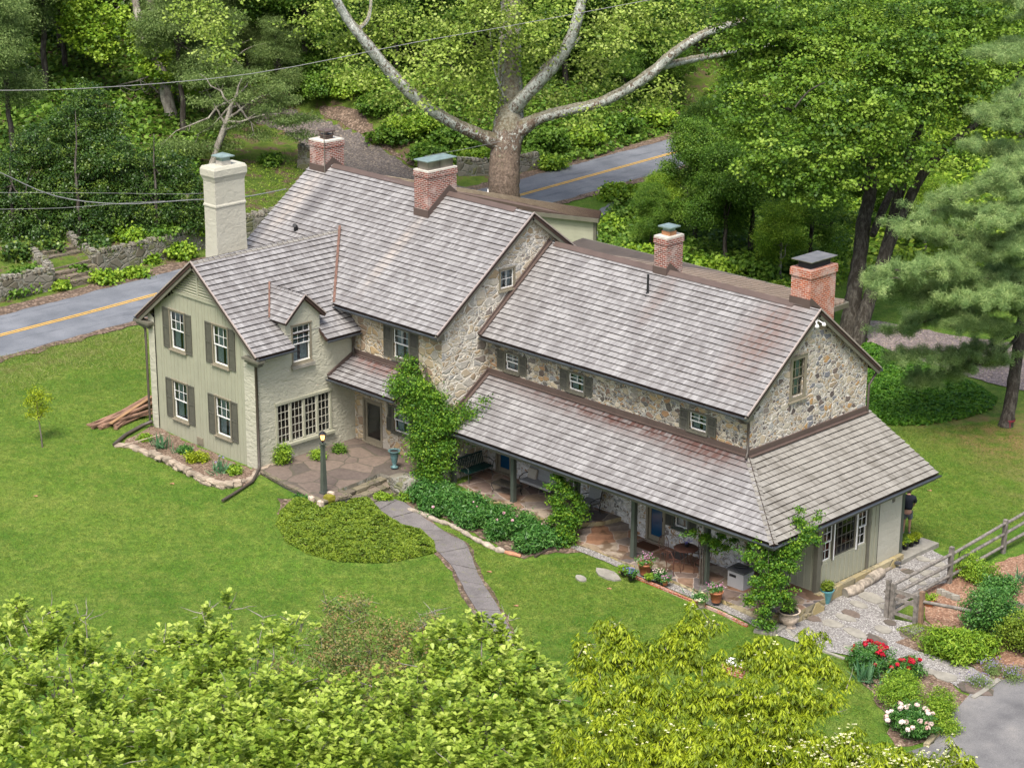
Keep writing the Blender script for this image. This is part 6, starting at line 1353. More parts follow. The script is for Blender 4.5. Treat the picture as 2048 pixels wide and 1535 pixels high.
ground_shrub('grassy_clump','arching yellow-green grassy clump at the gravel end','shrub',1890,1428,.7,'bright',190,lsz=.1,csz=.1,shape='long')
ground_shrub('bed_plant','grey-green fine plant behind the white peony','shrub',1885,1468,.5,'bright',100,lsz=.06,csz=.08)
ground_shrub('tree_peony','large bright green divided-leaf shrub by the garden rail','shrub',1920,1312,1.05,'bright',400,lsz=.16,csz=.12,shape='long')
ground_shrub('rose_shrub','tall leafy shrub inside the garden fence','shrub',1968,1275,.95,'peony',380,hz=1.5,lsz=.09)
ground_shrub('white_flowering_shrub','pale-tipped shrub beside the tall fence post in the garden','shrub',1950,1165,.75,'bright',220,hz=.9,lsz=.08)
ground_shrub('garden_shrub','round green shrub right of the garden soil','shrub',2000,1188,.65,'peony',160,lsz=.09)
ground_shrub('yellow_green_shrub','yellow-green shrub at the right frame edge by the rail end','shrub',2035,1310,.95,'pach',380,hz=1.2,lsz=.08)
ground_shrub('garden_shrub','low green shrub under the tall garden shrub','shrub',2010,1245,.7,'peony',170,lsz=.1)
g=gp(1915,1150)
for i,(u,v,rd,lb) in enumerate([(1955,1375,.42,'lavender-blue catmint clump at the gravel edge'),(1985,1345,.35,'catmint clump behind the others beside the shrub'),(2025,1360,.38,'catmint clump at the right edge by the tarmac')]):
    g=gp(u,v); bl=[(g.x+random.uniform(-.2,.2),g.y+random.uniform(-.2,.2),g.z+.2,rd,rd,.22) for _ in range(3)]
    r=shrub('catmint',lb,'flowering plant',(g.x,g.y,g.z),bl,'hem',70,per=20,csz=.08,lsz=.05,group='catmint clumps'); pts=[(g.x+random.gauss(0,rd*.55),g.y+random.gauss(0,rd*.55),g.z+.38+random.uniform(-.1,.12)) for _ in range(70)]; balls('flower_spikes',pts,.03,'flL',r,6)
def irises(label,u,v,n,h,fl=0,sp=.18):
    g=gp(u,v); r=empty('iris_clump',g,label,'plant'); q=np.array([(g.x,g.y,g.z)])+rs.normal(size=(n,3))*np.array([sp,sp,0]); xd=unit(rs.normal(size=(n,3))*.28+np.array([0,0,1]))
    leafobj('blades',leafmesh('blades',q,rs.normal(size=(n,3)),rs.uniform(.6,1.1,n)*h,rs.random(n),'blade',xd),F_['iris'],r)
    if fl: balls('blooms',[(g.x+random.uniform(-.2,.2),g.y+random.uniform(-.2,.2),g.z+h*random.uniform(.7,1.15)) for _ in range(fl)],.055,'flL',r,12)
for a in [('blue-green iris fan in the bed at the left of the wing wall',322,896,50,.75),('iris clump with violet blooms at the right of the wing bed',440,945,55,.65,4),('small iris tuft under the vent grille',352,905,22,.45),('tall iris fan standing in the red peony bed',1735,1362,60,.85),('iris tuft at the far right of the garden',2040,1165,40,.7),('iris tuft by the gravel strip and third post',1391,1196,26,.45)]: irises(*a)
for a in [('fern_clump','chartreuse ferny clump in the wing bed','shrub',400,925,.38,'dog'),('bed_plant','small green plant against the siding','shrub',370,905,.28,'peony'),('bed_plant','green mound right of the violet irises','shrub',468,945,.28,'bright'),('bed_plant','low green plant at the left end of the wing bed','shrub',290,880,.25,'bright'),
    ('terrace_shrub','tall yellow-green shrub against the stucco wall','shrub',568,925,.35,'bright'),('terrace_shrub','shrub beneath the casement window','shrub',640,915,.33,'bright'),('terrace_shrub','feathery shrub near the inner wall corner','shrub',680,905,.28,'wood'),
    ('bed_plant','weedy clump below the vine-covered corner','shrub',815,1000,.3,'bright'),('bed_plant','leafy clump at the foot of the pedestal','shrub',770,1000,.25,'bright'),('bed_plant','pale bluish tuft at the terrace corner','shrub',605,1003,.25,'peony')]:
    nm,lb,ct,u,v,rd,lm=a
    if 'terrace' in nm:
        p=atz(u,v,TZ); bl=[(p.x+random.uniform(-.15,.15),p.y+random.uniform(-.15,.15),TZ+rd*(.5+k*.55),rd*.8,rd*.8,rd*.6) for k in range(3 if 'tall' in lb else 1)]; shrub(nm,lb,ct,(p.x,p.y,TZ),bl,lm,90 if 'tall' in lb else 55,csz=.09,lsz=.08)
    else: ground_shrub(nm,lb,ct,u,v,rd,lm,70,lsz=.09,csz=.09)
# real grass blades over the lawns (fine, short)
for i,(poly,n) in enumerate([(px((-400,860),(-400,800),(0,712),(290,655),(300,700),(305,850),(235,893),(300,905),(450,978),(520,965),(590,1000),(552,1050),(600,1115),(740,1135),(875,1110),(1000,1300),(-400,1300)),240000),(px((880,1045),(1040,1125),(1180,1110),(1245,1160),(1500,1262),(1700,1320),(1770,1500),(1300,1450),(1030,1290),(920,1110)),80000),(px((1770,860),(2000,840),(2048,870),(2048,1040),(1900,1100),(1830,1085),(1800,1000),(1860,960)),50000)]):
    scatter('lawn_blades',poly,n,0,F_['grassy'] if False else leafm('lawn_blade_%d'%i,[(.04,.09,.008),(.085,.15,.012),(.14,.20,.02),(.24,.27,.05)],.2),['short lawn grass left of the slab path','short lawn grass right of the slab path','shaded lawn grass behind the sunroom'][i],'grass',sz=(.05,.14),spread=1.3,upv=.5,rng=rs)
# fallen leaves
for (u,v,lb) in [(343,966,'fallen brown leaf on the lawn near the stone edging'),(70,991,'fallen brown leaf on the far left lawn'),(1217,1176,'orange fallen leaf on the lawn by the brick edging'),(977,1142,'dry leaf beside the slab path bend'),(1031,1210,'dry leaf right of the lower slab path'),(1858,980,'dead leaf on the shaded lawn')]:
    p=gp(u,v,.05); me=leafmesh('fallen_leaf',np.array([p,p+V(.06,.03,.01)]),np.array([[0,.2,1.],[.3,0,1]]),np.array([.16,.12]),np.array([.5,.9]),'star'); tag(link_mesh('fallen_leaf',me,leafm('dead_leaf',[(.25,.14,.07),(.4,.22,.12)],.2),loc=p),lb,'leaf')

# ================= STONES, WALLS, LOGS
def thing1(name,mb,m,label,cat,loc,group=None,kind=None): return tag(mb.build(name,m,None,loc),label,cat,group,kind)
# rubble edging of the wing bed: one dry-laid border
mb=MB(); E_=[(232,893),(262,895),(300,912),(340,930),(380,950),(415,968),(450,976),(485,970),(520,945),(548,930)]; pts=[gp(*q) for q in E_]
k=0
for i in range(len(pts)-1):
    L=(pts[i+1]-pts[i]).length; n=max(1,int(L/.28)); an=math.atan2((pts[i+1]-pts[i]).y,(pts[i+1]-pts[i]).x)
    for j in range(n):
        p=pts[i].lerp(pts[i+1],(j+.5)/n); 
        for lay in range(2 if 1<i<7 else 1): k+=1; mb.rock((p.x+random.uniform(-.08,.08),p.y+random.uniform(-.06,.06),p.z+.06+lay*.12),(random.uniform(.25,.5),random.uniform(.22,.36),random.uniform(.12,.19)),0,k,an+random.uniform(-.4,.4))
thing1('stone_edging',mb,M_['rock'],'rough fieldstone edging around the flower bed by the wing','garden edging',pts[0])
mb=MB(); mb.tube([gp(597,0+766+0,.1)]*0 or [gp(237,893,.15),gp(330,866,.25)],.018,6)
thing1('white_pipe',mb,M_['urn'],'thin white plastic pipe lying in the flower bed','pipe',gp(237,893))
mb=MB(); mb.tube([gp(228,889,.1),gp(250,870,.12),gp(285,850,.12),gp(305,842,.3)],.08,8)
thing1('drain_hose',mb,M_['down'],'dark corrugated drain hose beside the lumber pile','hose',gp(228,889))
# lumber pile
mb=MB(); 
for i in range(26):
    a=gp(random.uniform(175,235),random.uniform(848,862)); b=gp(random.uniform(290,315),random.uniform(796,835)); z=random.uniform(.05,.35); a.z+=z*.5;b.z+=z
    r=random.random(); mb.beam(a,b,random.uniform(.08,.2),random.uniform(.04,.1))
thing1('lumber_pile',mb,M_['lumber'],'pile of old weathered planks and poles beside the wing','lumber',gp(240,848))
mb=MB()
for i in range(1): a=gp(222,858); b=gp(303,812); a.z+=.25;b.z+=.42; mb.beam(a,b,.16,.05)
thing1('orange_plank',mb,plain('orange_plank_wood',(.27,.16,.08),.9),'fresh orange-brown plank on top of the lumber pile','plank',gp(225,857))
# log edging below the peonies
L=[(815,1018),(835,1022),(880,1043),(900,1048),(925,1062),(945,1075),(965,1085),(990,1098),(1010,1103),(1042,1112)]
for i in range(len(L)-1):
    a=gp(*L[i],.07);b=gp(*L[i+1],.07); mb=MB(); mb.tube(wander(a,b,3,.05),[random.uniform(.05,.09),random.uniform(.09,.14),random.uniform(.08,.13),random.uniform(.04,.08)],9,rough=.35)
    lb=['first rock-like log at the path end of the hedge edging','short pale log in the hedge edging near the path','lichened log in the hedge edging under the white bloom','grey log in the hedge edging, third from the path slab','bark-stripped brown log in the hedge edging','white-lichened log in the middle of the hedge edging','grey log in the hedge edging under the pink blooms','mottled log near the right end of the hedge edging','thick reddish cut log ending the hedge edging'][i]
    r=tag(mb.build('edging_log',M_['logbark' if i!=8 else 'logend'],None,a),lb,'log','logs edging the peony hedge')
mb=MB(); mb.tube([gp(1070,1112,.06),gp(1095,1098,.06),gp(1125,1092,.06)],.055,8); thing1('drain_hose',mb,M_['down'],'short dark drain hose at the right end of the peony hedge','hose',gp(1070,1112))
for i,(u,v,s,lb) in enumerate([(1560,1216,0,'')]*0): pass
for (u0,v0,u1,v1,rr_,lb) in [(1690,1192,1722,1180,.19,'mossy cut log nearest the turquoise pot'),(1716,1178,1738,1168,.17,'second mossy log against the sunroom base'),(1738,1165,1762,1150,.20,'thick pale log against the sunroom base'),(1762,1148,1780,1138,.13,'smallest log at the far end of the row')]:
    a=gp(u0,v0-6,rr_);b=gp(u1,v1-6,rr_); r=empty('firewood_log',a,lb,'log','logs along the sunroom base'); mb=MB(); mb.tube([a,a.lerp(b,.5),b],[rr_,rr_*1.05,rr_*.97],14,cap=False,rough=.08); mb.build('bark',M_['logbark'],r)
    mb=MB(); d=(b-a).normalized()
    for p in (a,b): 
        o1=d.orthogonal().normalized();o2=d.cross(o1); mb.face([p+o1*(rr_*.97*math.cos(t*.45))+o2*(rr_*.97*math.sin(t*.45)) for t in range(14)])
    mb.build('cut_end',M_['bluestone'],r)
# stepping stones
SS=[((1185,1130),.55,.38,'stepping slab near the second porch vine'),((1215,1150),.6,.35,'grey slab on the lawn beside the brick edging'),((1162,1158),.28,.2,'small round pale stone on the lawn')]
for q,a,b,lb in SS[1:]+[]: 
    g=gp(*q); n=9; poly=[(g.x+a*(1+random.uniform(-.12,.12))*math.cos(t*6.283/n)-.3*b*math.sin(t*6.283/n),g.y+b*(1+random.uniform(-.12,.12))*math.sin(t*6.283/n)) for t in range(n)]; sheet('stepping_stone',poly,M_['bluestone'],.06,1,lb,thick=.06,kind=None,cat='stepping stone')
SG=[((1620,1238),.42,.28),((1665,1250),.45,.3),((1712,1268),.45,.3),((1702,1230),.4,.25),((1742,1197),.55,.35),((1718,1212),.4,.22),((1790,1190),.5,.3),((1772,1218),.3,.2),((1690,1237),.42,.24),((1752,1282),.42,.28),((1702,1300),.3,.22),((1765,1262),.34,.26),((1812,1272),.3,.2),((1858,1345),.3,.22),((1890,1355),.5,.32),((1948,1378),.65,.42),((1860,1150),.4,.3),((1835,1165),.4,.25),((1815,1145),.32,.22),((1875,1130),.35,.25),((1845,1120),.3,.2),((1780,1247),.25,.2)]
wh=['beside the urn','two steps from the urn','third from the urn','under the logs','largest mossy, right of the logs','narrow mossy, below the logs','by the fence rail','small, left of the gate post','mossy, in the middle of the court','in front of the gate','small red, behind the red peonies','square, before the gate','small reddish, right of the gate','behind the red peony clump','pale, above the grassy clump','broad pale, at the tarmac end','behind the fence rail, far side','behind the fence rail, near side','behind the pots end','furthest from the gate','next to the stone step','small, at the gate foot']
for i,(q,a,b) in enumerate(SG):
    g=gp(*q); n=7; ph=random.uniform(0,1); poly=[(g.x+a*(1+random.uniform(-.18,.18))*math.cos(ph+t*6.283/n),g.y+b*(1+random.uniform(-.18,.18))*math.sin(ph+t*6.283/n)) for t in range(n)]
    col=M_['bluestone'] if i%3 else M_['terr']; sheet('stepping_stone',poly,col,.065,1,'flat flagstone set in the gravel, '+wh[i],thick=.05,kind=None,cat='stepping stone',group='flagstones in the gravel court')
# brick edging, pale kerb
mb=MB(); x=-3.4; 
while x<2.5: mb.box((x,-2.9-.03*x*.3,h1(x,-2.9)+.03),(.21,.10,.12),0,random.uniform(-.03,.03)); x+=.225
thing1('brick_edging',mb,M_['brickO'],'low red brick edging between the lawn and the gravel strip','garden edging',(-3.4,-2.9,-1.2))
mb=MB(); K=[gp(1508,1262,.05),gp(1545,1268,.05),gp(1570,1252,.05)]
for a,b in zip(K[:-1],K[1:]): mb.beam(a,b,.2,.16)
thing1('granite_kerb',mb,M_['bluestone'],'pale granite kerb at the foot of the corner vine','kerb',K[0])
mb=MB(); K=[gp(*q,.03) for q in ((1572,1258),(1600,1285),(1640,1300),(1690,1318))]
for a,b in zip(K[:-1],K[1:]): mb.beam(a,b,.12,.1)
thing1('lawn_edging',mb,M_['bluestone'],'thin stone edging between lawn and gravel court','kerb',K[0])
mb=MB(); K=[gp(*q,.04) for q in ((1945,1397),(1965,1385),(1998,1360))]
for a,b in zip(K[:-1],K[1:]): mb.beam(a,b,.18,.14)
thing1('granite_kerb',mb,M_['bluestone'],'pale granite kerb where the gravel meets the tarmac','kerb',K[0])
mb=MB(); K=[gp(*q,.05) for q in ((1852,1492),(1872,1470),(1895,1445))]
for a,b in zip(K[:-1],K[1:]): mb.beam(a,b,.18,.2)
thing1('stone_kerb',mb,M_['curb'],'mossy stone kerb under the white peony','kerb',K[0])
# pale object half hidden by the dogwood
g=gp(1470,1345); r=empty('bird_bath',g,'pale stone basin with a red rim half hidden behind the dogwood','bird bath'); mb=MB(); mb.box(g+V(0,0,.18),(.75,.55,.36),0,.3); mb.build('base',M_['brickO'],r); mb=MB(); mb.box(g+V(0,0,.39),(.65,.45,.06),0,.3); mb.build('basin',M_['white'],r)
# retaining wall with pointed coping
def stonewall(name,label,P,h,th,m,cope=True,step=.28):
    r=empty(name,P[0],label,'wall'); mb=MB(); mc=MB()
    for a,b in zip(P[:-1],P[1:]):
        a=Vector(a);b=Vector(b); L=(b-a).length; k=max(1,int(L/2))
        for i in range(k):
            p=a.lerp(b,i/k); q=a.lerp(b,(i+1)/k); mb.beam(p+V(0,0,h/2-.2),q+V(0,0,h/2-.2),th,h+.4)
        n=int(L/step); an=math.atan2(b.y-a.y,b.x-a.x)
        if cope:
            for i in range(n):
                p=a.lerp(b,(i+.5)/n); mc.rock((p.x,p.y,p.z+h+.10+random.uniform(-.03,.05)),(random.uniform(.14,.26),th*.95,random.uniform(.24,.42)),0,i,an)
    mb.build('wall_face',m,r)
    if cope: mc.build('coping',M_['retain'],r)
    return r
def G3(x,y): return (x,y,float(H(x+1.8,y)))
stonewall('retaining_wall','mossy grey stone retaining wall right of the steps, behind the road',[G3(road_x(5.0)-5.5,5.0),G3(road_x(9)-5.3,9),G3(road_x(18)-5.4,18),G3(road_x(20)-5.6,20.0)],1.05,.45,M_['retain'])
stonewall('retaining_wall','mossy stone retaining wall at the far left edge behind the road',[G3(road_x(-12)-5.4,-12),G3(road_x(-3)-5.2,-3),G3(road_x(1.6)-4.9,1.6)],1.0,.45,M_['retain'])
a=G3(road_x(1.6)-4.9,1.6); stonewall('step_side_wall','short stone wall flanking the left of the sunken steps',[a,(a[0]-3.0,a[1]+.6,a[2]+.5)],1.1,.45,M_['retain'])
a=G3(road_x(5)-5.5,5.0); stonewall('step_side_wall','short stone wall flanking the right of the sunken steps',[a,(a[0]-3.0,a[1]+.4,a[2]+.5)],1.0,.45,M_['retain'])
mb=MB()
for k in range(7): x=road_x(3.4)-4.6-k*.45; mb.box((x,3.4,-.25+.17*k),(.5,2.8,.5),0)
thing1('stone_steps',mb,M_['ledge'],'shadowy stone steps climbing between the retaining walls','steps',(road_x(3.4)-4.6,3.4,-.3))  # the steps' shadow is put in through the dark stone colour
stonewall('stone_wall_stub','ruined whitish stone wall beside the driveway left of the brick chimney',[tuple(gp(600,335)),tuple(gp(635,345))],1.3,.5,M_['retain'])
stonewall('bank_wall','old pale stone wall behind the sycamore trunk at the road',[tuple(gp(915,350)),tuple(gp(1000,352)),tuple(gp(1075,338))],.9,.5,M_['retain'])
mb=MB(); g=gp(378,470); mb.tube([g,g+V(0,0,2.3)],[.17,.13],8,rough=.1); thing1('tree_stump',mb,M_['barkgrey'],'upright grey dead stump behind the cream chimney','stump',g)
# ================= OUTBUILDINGS
E1=Vector((-29.2,23.7,3.0)); A_=Vector((-.93,-.36,0)).normalized(); Bk=Vector((-.36,.93,0)).normalized()
T2=atz(735,345,4.2); T1=E1+Vector((-.4,.6,.25)); E2=E1+A_*10.5
gar=empty('garage',(E1.x,E1.y,-.5),'sage clapboard garage with a brown shingle roof behind the tall block','garage')
def quadroof(mb,P,expo,th=.04,deck=.12):
    """P: eave0, eave1, top1, top0"""
    n=(P[1]-P[0]).cross(P[3]-P[0]).normalized(); n=n if n.z>0 else -n
    mb.prism([p-n*.03 for p in P],-n*deck,1); L=((P[3]-P[0]).length+(P[2]-P[1]).length)/2; k=int(L/expo)
    for i in range(k):
        a,b=i/k,(i+1)/k; q=[P[0].lerp(P[3],a)+n*th,P[1].lerp(P[2],a)+n*th,P[1].lerp(P[2],b),P[0].lerp(P[3],b)]; W=(P[1]-P[0]).length
        mb.face(q,0,uv=[(0,a*L+.001),(W,a*L+.001),(W,b*L-.001),(0,b*L-.001)]); mb.face([q[0]-n*(th+.02),q[1]-n*(th+.02),q[1],q[0]],1)
mb=MB(); quadroof(mb,[E1,E2,T2,T1],.16); mb.build('roof',[M_['shG'],M_['flash']],gar)
mb=MB(); o=Bk*.25
w0=E1+o+A_*.3; w1=E1+A_*10.2+o; z=-.6
while z<2.85: 
    a=w0.copy();b=w1.copy();a.z=b.z=z+.1; mb.box((a+b)/2,((b-a).length,.05,.21),0,axes=(A_,Bk*1.0+Vector((0,0,0)),Vector((0,0,1)))) ; z+=.2
a=w0+Bk*2;b=w1+Bk*2
sd_=mb.build('clapboard_wall',M_['sage2'],gar)
mb=MB(); mb.beam(E1+V(0,0,-.12)-Bk*.04,E2+V(0,0,-.12)-Bk*.04,.06,.22); mb.box((w0.x,w0.y,1.1),(.16,.16,3.5),0,math.atan2(A_.y,A_.x)); mb.build('fascia',M_['trim'],gar)
mb=MB(); 
for k in range(30): t=k/30; p=w0.lerp(w1,t)
p=T2.lerp(T1,.62); p=atd(976,392,depth(T1)+6); mb.lathe((p.x,p.y,p.z-.1),[(.16,0),(.05,.18),(.03,.5)],10); mb.build('vent_cone',M_['white'],gar)
# corrugated carport behind the low block
cp=empty('carport',(-16,14,-.8),'long low building with a brown corrugated metal roof behind the low block','carport')
Q=[Vector((-23.5,16.3,4.3)),Vector((-8.3,17.1,4.1)),Vector((-8.6,10.4,3.9)),Vector((-22.8,9.9,4.0))]
mb=MB()
dr_=Vector((.93,.30,0)).normalized(); pr_=Vector((-dr_.y,dr_.x,0)); c0=Q[0]
def lineclip(Q,o,d):
    ts=[]
    for i in range(4):
        a,b=Q[i-1],Q[i]; e=b-a; den=d.x*e.y-d.y*e.x
        if abs(den)<1e-9: continue
        w_=a-o; t=(w_.x*e.y-w_.y*e.x)/den; s=(w_.x*d.y-w_.y*d.x)/den
        if 0<=s<=1: ts.append(t)
    return (min(ts),max(ts)) if len(ts)>1 else None
k=-12.0
while k<12:
    o=Q[0].lerp(Q[2],.5)+pr_*k; r_=lineclip(Q,o,dr_)
    if r_ and r_[1]-r_[0]>.3:
        a=o+dr_*r_[0];b=o+dr_*r_[1]; a.z=4.17;b.z=4.13; mb.beam(a,b,.13,.11)
    k+=.27
mb.build('roof_rib',plain('brown_roof_ribs_lit',(.20,.155,.12),.5,.4,.1,.15,2),cp)  # ribs coloured lighter than the base to paint light on the corrugation
mb=MB(); mb.prism(Q,(0,0,-.08),0)
mb.build('roof',plain('brown_corrugated_metal_shaded',(.075,.058,.048),.5,.4,.1,.25,1.5),cp)  # base coloured darker than the ribs, shade of the corrugation painted in
mb=MB(); mb.beam(Q[1]+V(.05,0,-.1),Q[2]+V(.05,0,-.1),.1,.22); mb.beam(Q[0]+V(0,.05,-.1),Q[1]+V(0,.05,-.1),.1,.2)
mb.build('fascia',M_['trim'],cp)
for (x,y) in ((-8.7,16.6),(-8.9,10.8),(-15,16.3),(-22.8,15.8)): mb=MB(); mb.bb(x-.08,x+.08,y-.08,y+.08,-1.4,3.95); mb.build('post',M_['trim'],cp)
mb=MB(); mb.bb(-22.7,-9.2,12.0,12.1,-1.2,3.9); mb.build('wall',M_['sage2'],cp)
# ================= WIRES
def cable(label,pts,r,m='steel'):
    P=[atd(*q) for q in pts]; mb=MB(); out=[]
    for i in range(len(P)-1):
        p0=P[max(i-1,0)];p1=P[i];p2=P[i+1];p3=P[min(i+2,len(P)-1)]
        for j in range(4): t=j/4; out.append(.5*((2*p1)+(p2-p0)*t+(2*p0-5*p1+4*p2-p3)*t*t+(3*p1-p0-3*p2+p3)*t**3))
    out.append(P[-1]); mb.tube(out,r,6); return thing1('utility_cable',mb,M_[m],label,'cable',P[0])
wire=plain('grey_cable',(.20,.20,.195),.5); M_['wire']=wire
cable('taut pale utility cable crossing the upper left trees',[(-80,181,100),(170,177,101),(500,148,103),(830,85,105),(1020,52,107),(1300,0,110)],.017,'wire')
cable('thick sagging service cable at the left, running to the farmhouse roof',[(-60,320,92),(0,345,93),(110,392,95),(240,408,97),(380,400,100),(480,395,103),(572,378,106)],.028,'wire')
cable('thin upper line across the dark holly',[(-60,385,96),(200,386,98),(360,388,100),(450,384,101)],.009,'wire')
cable('thin lower line across the dark holly',[(-60,419,96),(120,416,98),(250,406,99),(330,402,100)],.011,'wire')
cable('thin wire ending at the sycamore trunk',[(1000,283,113),(930,298,110),(850,312,107)],.012,'wire')
# ================= LAMP POST, URNS
lp=Vector((-14.62,-7.55,TZ)); r=empty('lamp_post',lp,'dark green garden lamp post with a lit amber lantern at the terrace corner','lamp post')
mb=MB(); mb.prism([lp+V(a*.13,b*.13,0) for a,b in((-1,-1),(1,-1),(1,1),(-1,1))],(0,0,.08)); 
q0=[lp+V(a*.10,b*.10,.08) for a,b in((-1,-1),(1,-1),(1,1),(-1,1))]; q1=[lp+V(a*.06,b*.06,2.0) for a,b in((-1,-1),(1,-1),(1,1),(-1,1))]
mb.mesh(0,q0+q1,[(0,1,5,4),(1,2,6,5),(2,3,7,6),(3,0,4,7)]); mb.bb(lp.x-.1,lp.x+.1,lp.y-.1,lp.y+.1,lp.z+2.0,lp.z+2.06); mb.bb(lp.x-.075,lp.x+.075,lp.y-.075,lp.y+.075,lp.z+1.88,lp.z+1.93); mb.build('post',M_['green'],r)
mb=MB(); c=lp+V(0,0,2.06); mb.lathe(c,[(.03,0),(.03,.08),(.07,.1),(.07,.12)],10); mb.lathe(c,[(.19,.36),(.12,.41),(.07,.46),(.0,.5)],4)
for a in (0,1,2,3): t=a*math.pi/2+.785; mb.beam(c+V(.07*math.cos(t),.07*math.sin(t),.12),c+V(.15*math.cos(t),.15*math.sin(t),.36),.014,.014)
ln=mb.build('lantern_frame',M_['black'],r)
def f(g): g.out((1,.55,.2)); g.S(g.b.inputs['Emission Color'],(1.,.42,.12)); g.b.inputs['Emission Strength'].default_value=2.2
M_['glow']=mat('amber_lamp_glass',f)
mb=MB(); mb.lathe(c,[(.05,.125),(.075,.2),(.085,.28),(.05,.35)],10); mb.build('lamp_glass',M_['glow'],ln)
mb=MB(); mb.rock(lp+V(.55,-.2,-.02),(.4,.35,.3),0,4); thing1('moss_clump',mb,plain('moss',(.16,.15,.02),.95,.1,0,.3,15,.5),'round yellow moss clump beside the lamp post base','moss',lp+V(.55,-.2,0))
for i,(dx,dy) in enumerate([(.35,.05),(.1,-.7),(.7,-.75)]): mb=MB(); mb.rock(lp+V(dx,dy,-.1 if i else .05),(.25,.2,.22 if not i else .4),0,i+9); thing1('white_stone',mb,M_['urn'],['small pale stone at the lamp post base','white-streaked rock left under the lamp corner','white-streaked rock right under the lamp corner'][i],'stone',lp+V(dx,dy,0))
pd=Vector((-14.0,-4.15,TZ)); mb=MB(); mb.rock(pd+V(.35,-.1,-.35),(1.15,.95,.9),0,21); mb.bb(pd.x-.1,pd.x+.75,pd.y-.45,pd.y+.3,-.7,TZ+.03)
thing1('stone_pedestal',mb,M_['retain'],'whitish stone pier at the top of the terrace steps','pedestal',pd)
def urnthing(name,label,p,prof,m,plant=None,prad=.15,ph=.25,lm='bright',cat='planter'):
    r=empty(name,p,label,cat); mb=MB(); mb.lathe(p,prof,20); mb.build('urn',m,r)
    top=prof[-1]; zt=max(z for _,z in prof)
    mb=MB(); rr_=max(.04,[q for q in prof if abs(q[1]-zt)<.08][0][0]*.85); mb.lathe(p,[(0,zt-.04),(rr_,zt-.04)],16); mb.build('soil',M_['dark'],r)
    if plant: leafobj('plant',crown('plant',[(p[0],p[1],p[2]+zt+ph*.45,prad,prad,ph*.6)],int(60*prad/.15),18,.04,.05,rng=rs,up=.7),F_[lm],r)
    return r
vase=lambda s:[(.16*s,0),(.17*s,.03*s),(.10*s,.07*s),(.07*s,.11*s),(.12*s,.25*s),(.17*s,.5*s),(.2*s,.68*s),(.27*s,.74*s),(.25*s,.76*s),(.20*s,.73*s)]
urnthing('garden_urn','tall verdigris urn on the pier by the terrace steps',tuple(atz(789,934,TZ+.06)),vase(.95),M_['teal'])
urnthing('garden_urn','white-grey classical stone urn with a clipped bush by the corner vine',tuple(gp(1577,1254)),[(.27,0),(.27,.06),(.2,.1),(.2,.16),(.33,.28),(.36,.42),(.29,.5),(.29,.56),(.40,.62),(.4,.66),(.34,.64),(.3,.55)],M_['urn'],True,.24,.5,'holly')
g=gp(1653,1207); mb=MB(); 
r=urnthing('planter','turquoise tapered planter with a small yellow-green bush at the sunroom corner',tuple(g),[(.11,0),(.1,.05),(.12,.1),(.21,.48),(.26,.56),(.24,.57),(.2,.5)],plain('turquoise_glaze',(.09,.27,.29),.4,.4,0,.2,10),True,.24,.34,'pach')
def pot(name,label,u,v,z,rt,h,m,flower=None,pl='peony',nf=60,spread=1.25,group=None,fr=.035):
    p=atz(u,v,z); r=empty(name,p,label,'potted plant',group); mb=MB(); mb.lathe(p,[(rt*.68,0),(rt*.95,h*.84),(rt*1.05,h*.84),(rt*1.05,h),(rt*.93,h),(rt*.9,h*.9),(0,h*.9)],18); mb.build('pot',m,r)
    leafobj('leaves',crown('leaves',[(p.x,p.y,p.z+h+rt*.3,rt*spread,rt*spread,rt*.75)],26,22,.05,.07,rng=rs),F_[pl],r)
    if flower: balls('flowers',[(p.x+random.gauss(0,rt*.6),p.y+random.gauss(0,rt*.6),p.z+h+rt*random.uniform(.6,1.15)) for _ in range(nf)],fr,flower,r,7)
    return r
pot('flower_pot','large terracotta pot of pink flowers right of the third post',1290,1146,LZ,.27,.42,M_['terra'],'flM',nf=42)
pot('flower_pot','dark pot of blue-violet flowers at the foot of the third post',1263,1158,LZ,.17,.22,M_['black'],'flB',nf=36)
pot('flower_pot','low dark bowl of white and mauve flowers',1318,1160,LZ,.22,.18,M_['black'],'flW',nf=40,fr=.03)
pot('flower_pot','small terracotta pot of pink flowers beside the low bowl',1330,1168,LZ,.13,.2,M_['terra'],'flM',nf=20)
pot('flower_pot','terracotta pot of magenta and white flowers right of the fourth post',1432,1202,LZ,.24,.4,M_['terra'],'flM',nf=32)
pot('potted_plant','green strappy plant left of the third post',1247,1148,LZ,.15,.2,M_['black'],None,'bright')
pot('potted_plant','short green strappy plant between the pink pots',1298,1160,LZ,.1,.14,M_['black'],None,'bright')
pot('potted_plant','whitewashed stone tub of thin leaves by the fourth post',1403,1212,-1.15,.17,.3,M_['urn'],None,'peony')
for i,(u,v,lb) in enumerate([(1795,1102,'nearest black nursery pot with a golden-green shrub on the stone step'),(1810,1098,'second black nursery pot on the stone step'),(1822,1092,'third black nursery pot on the stone step'),(1833,1086,'furthest black nursery pot on the stone step')]): pot('nursery_pot',lb,u,v,-1.22,.13,.28,M_['black'],None,'dog' if i!=1 else 'bright',spread=1.5,group='black nursery pots on the step')
mb=MB(); p=atz(1796,1125,-1.2); mb.box(p,(.25,.12,.1),0,.4); thing1('shoe',mb,M_['lid'],'dark shoe with white sole on the stone step','shoe',p)
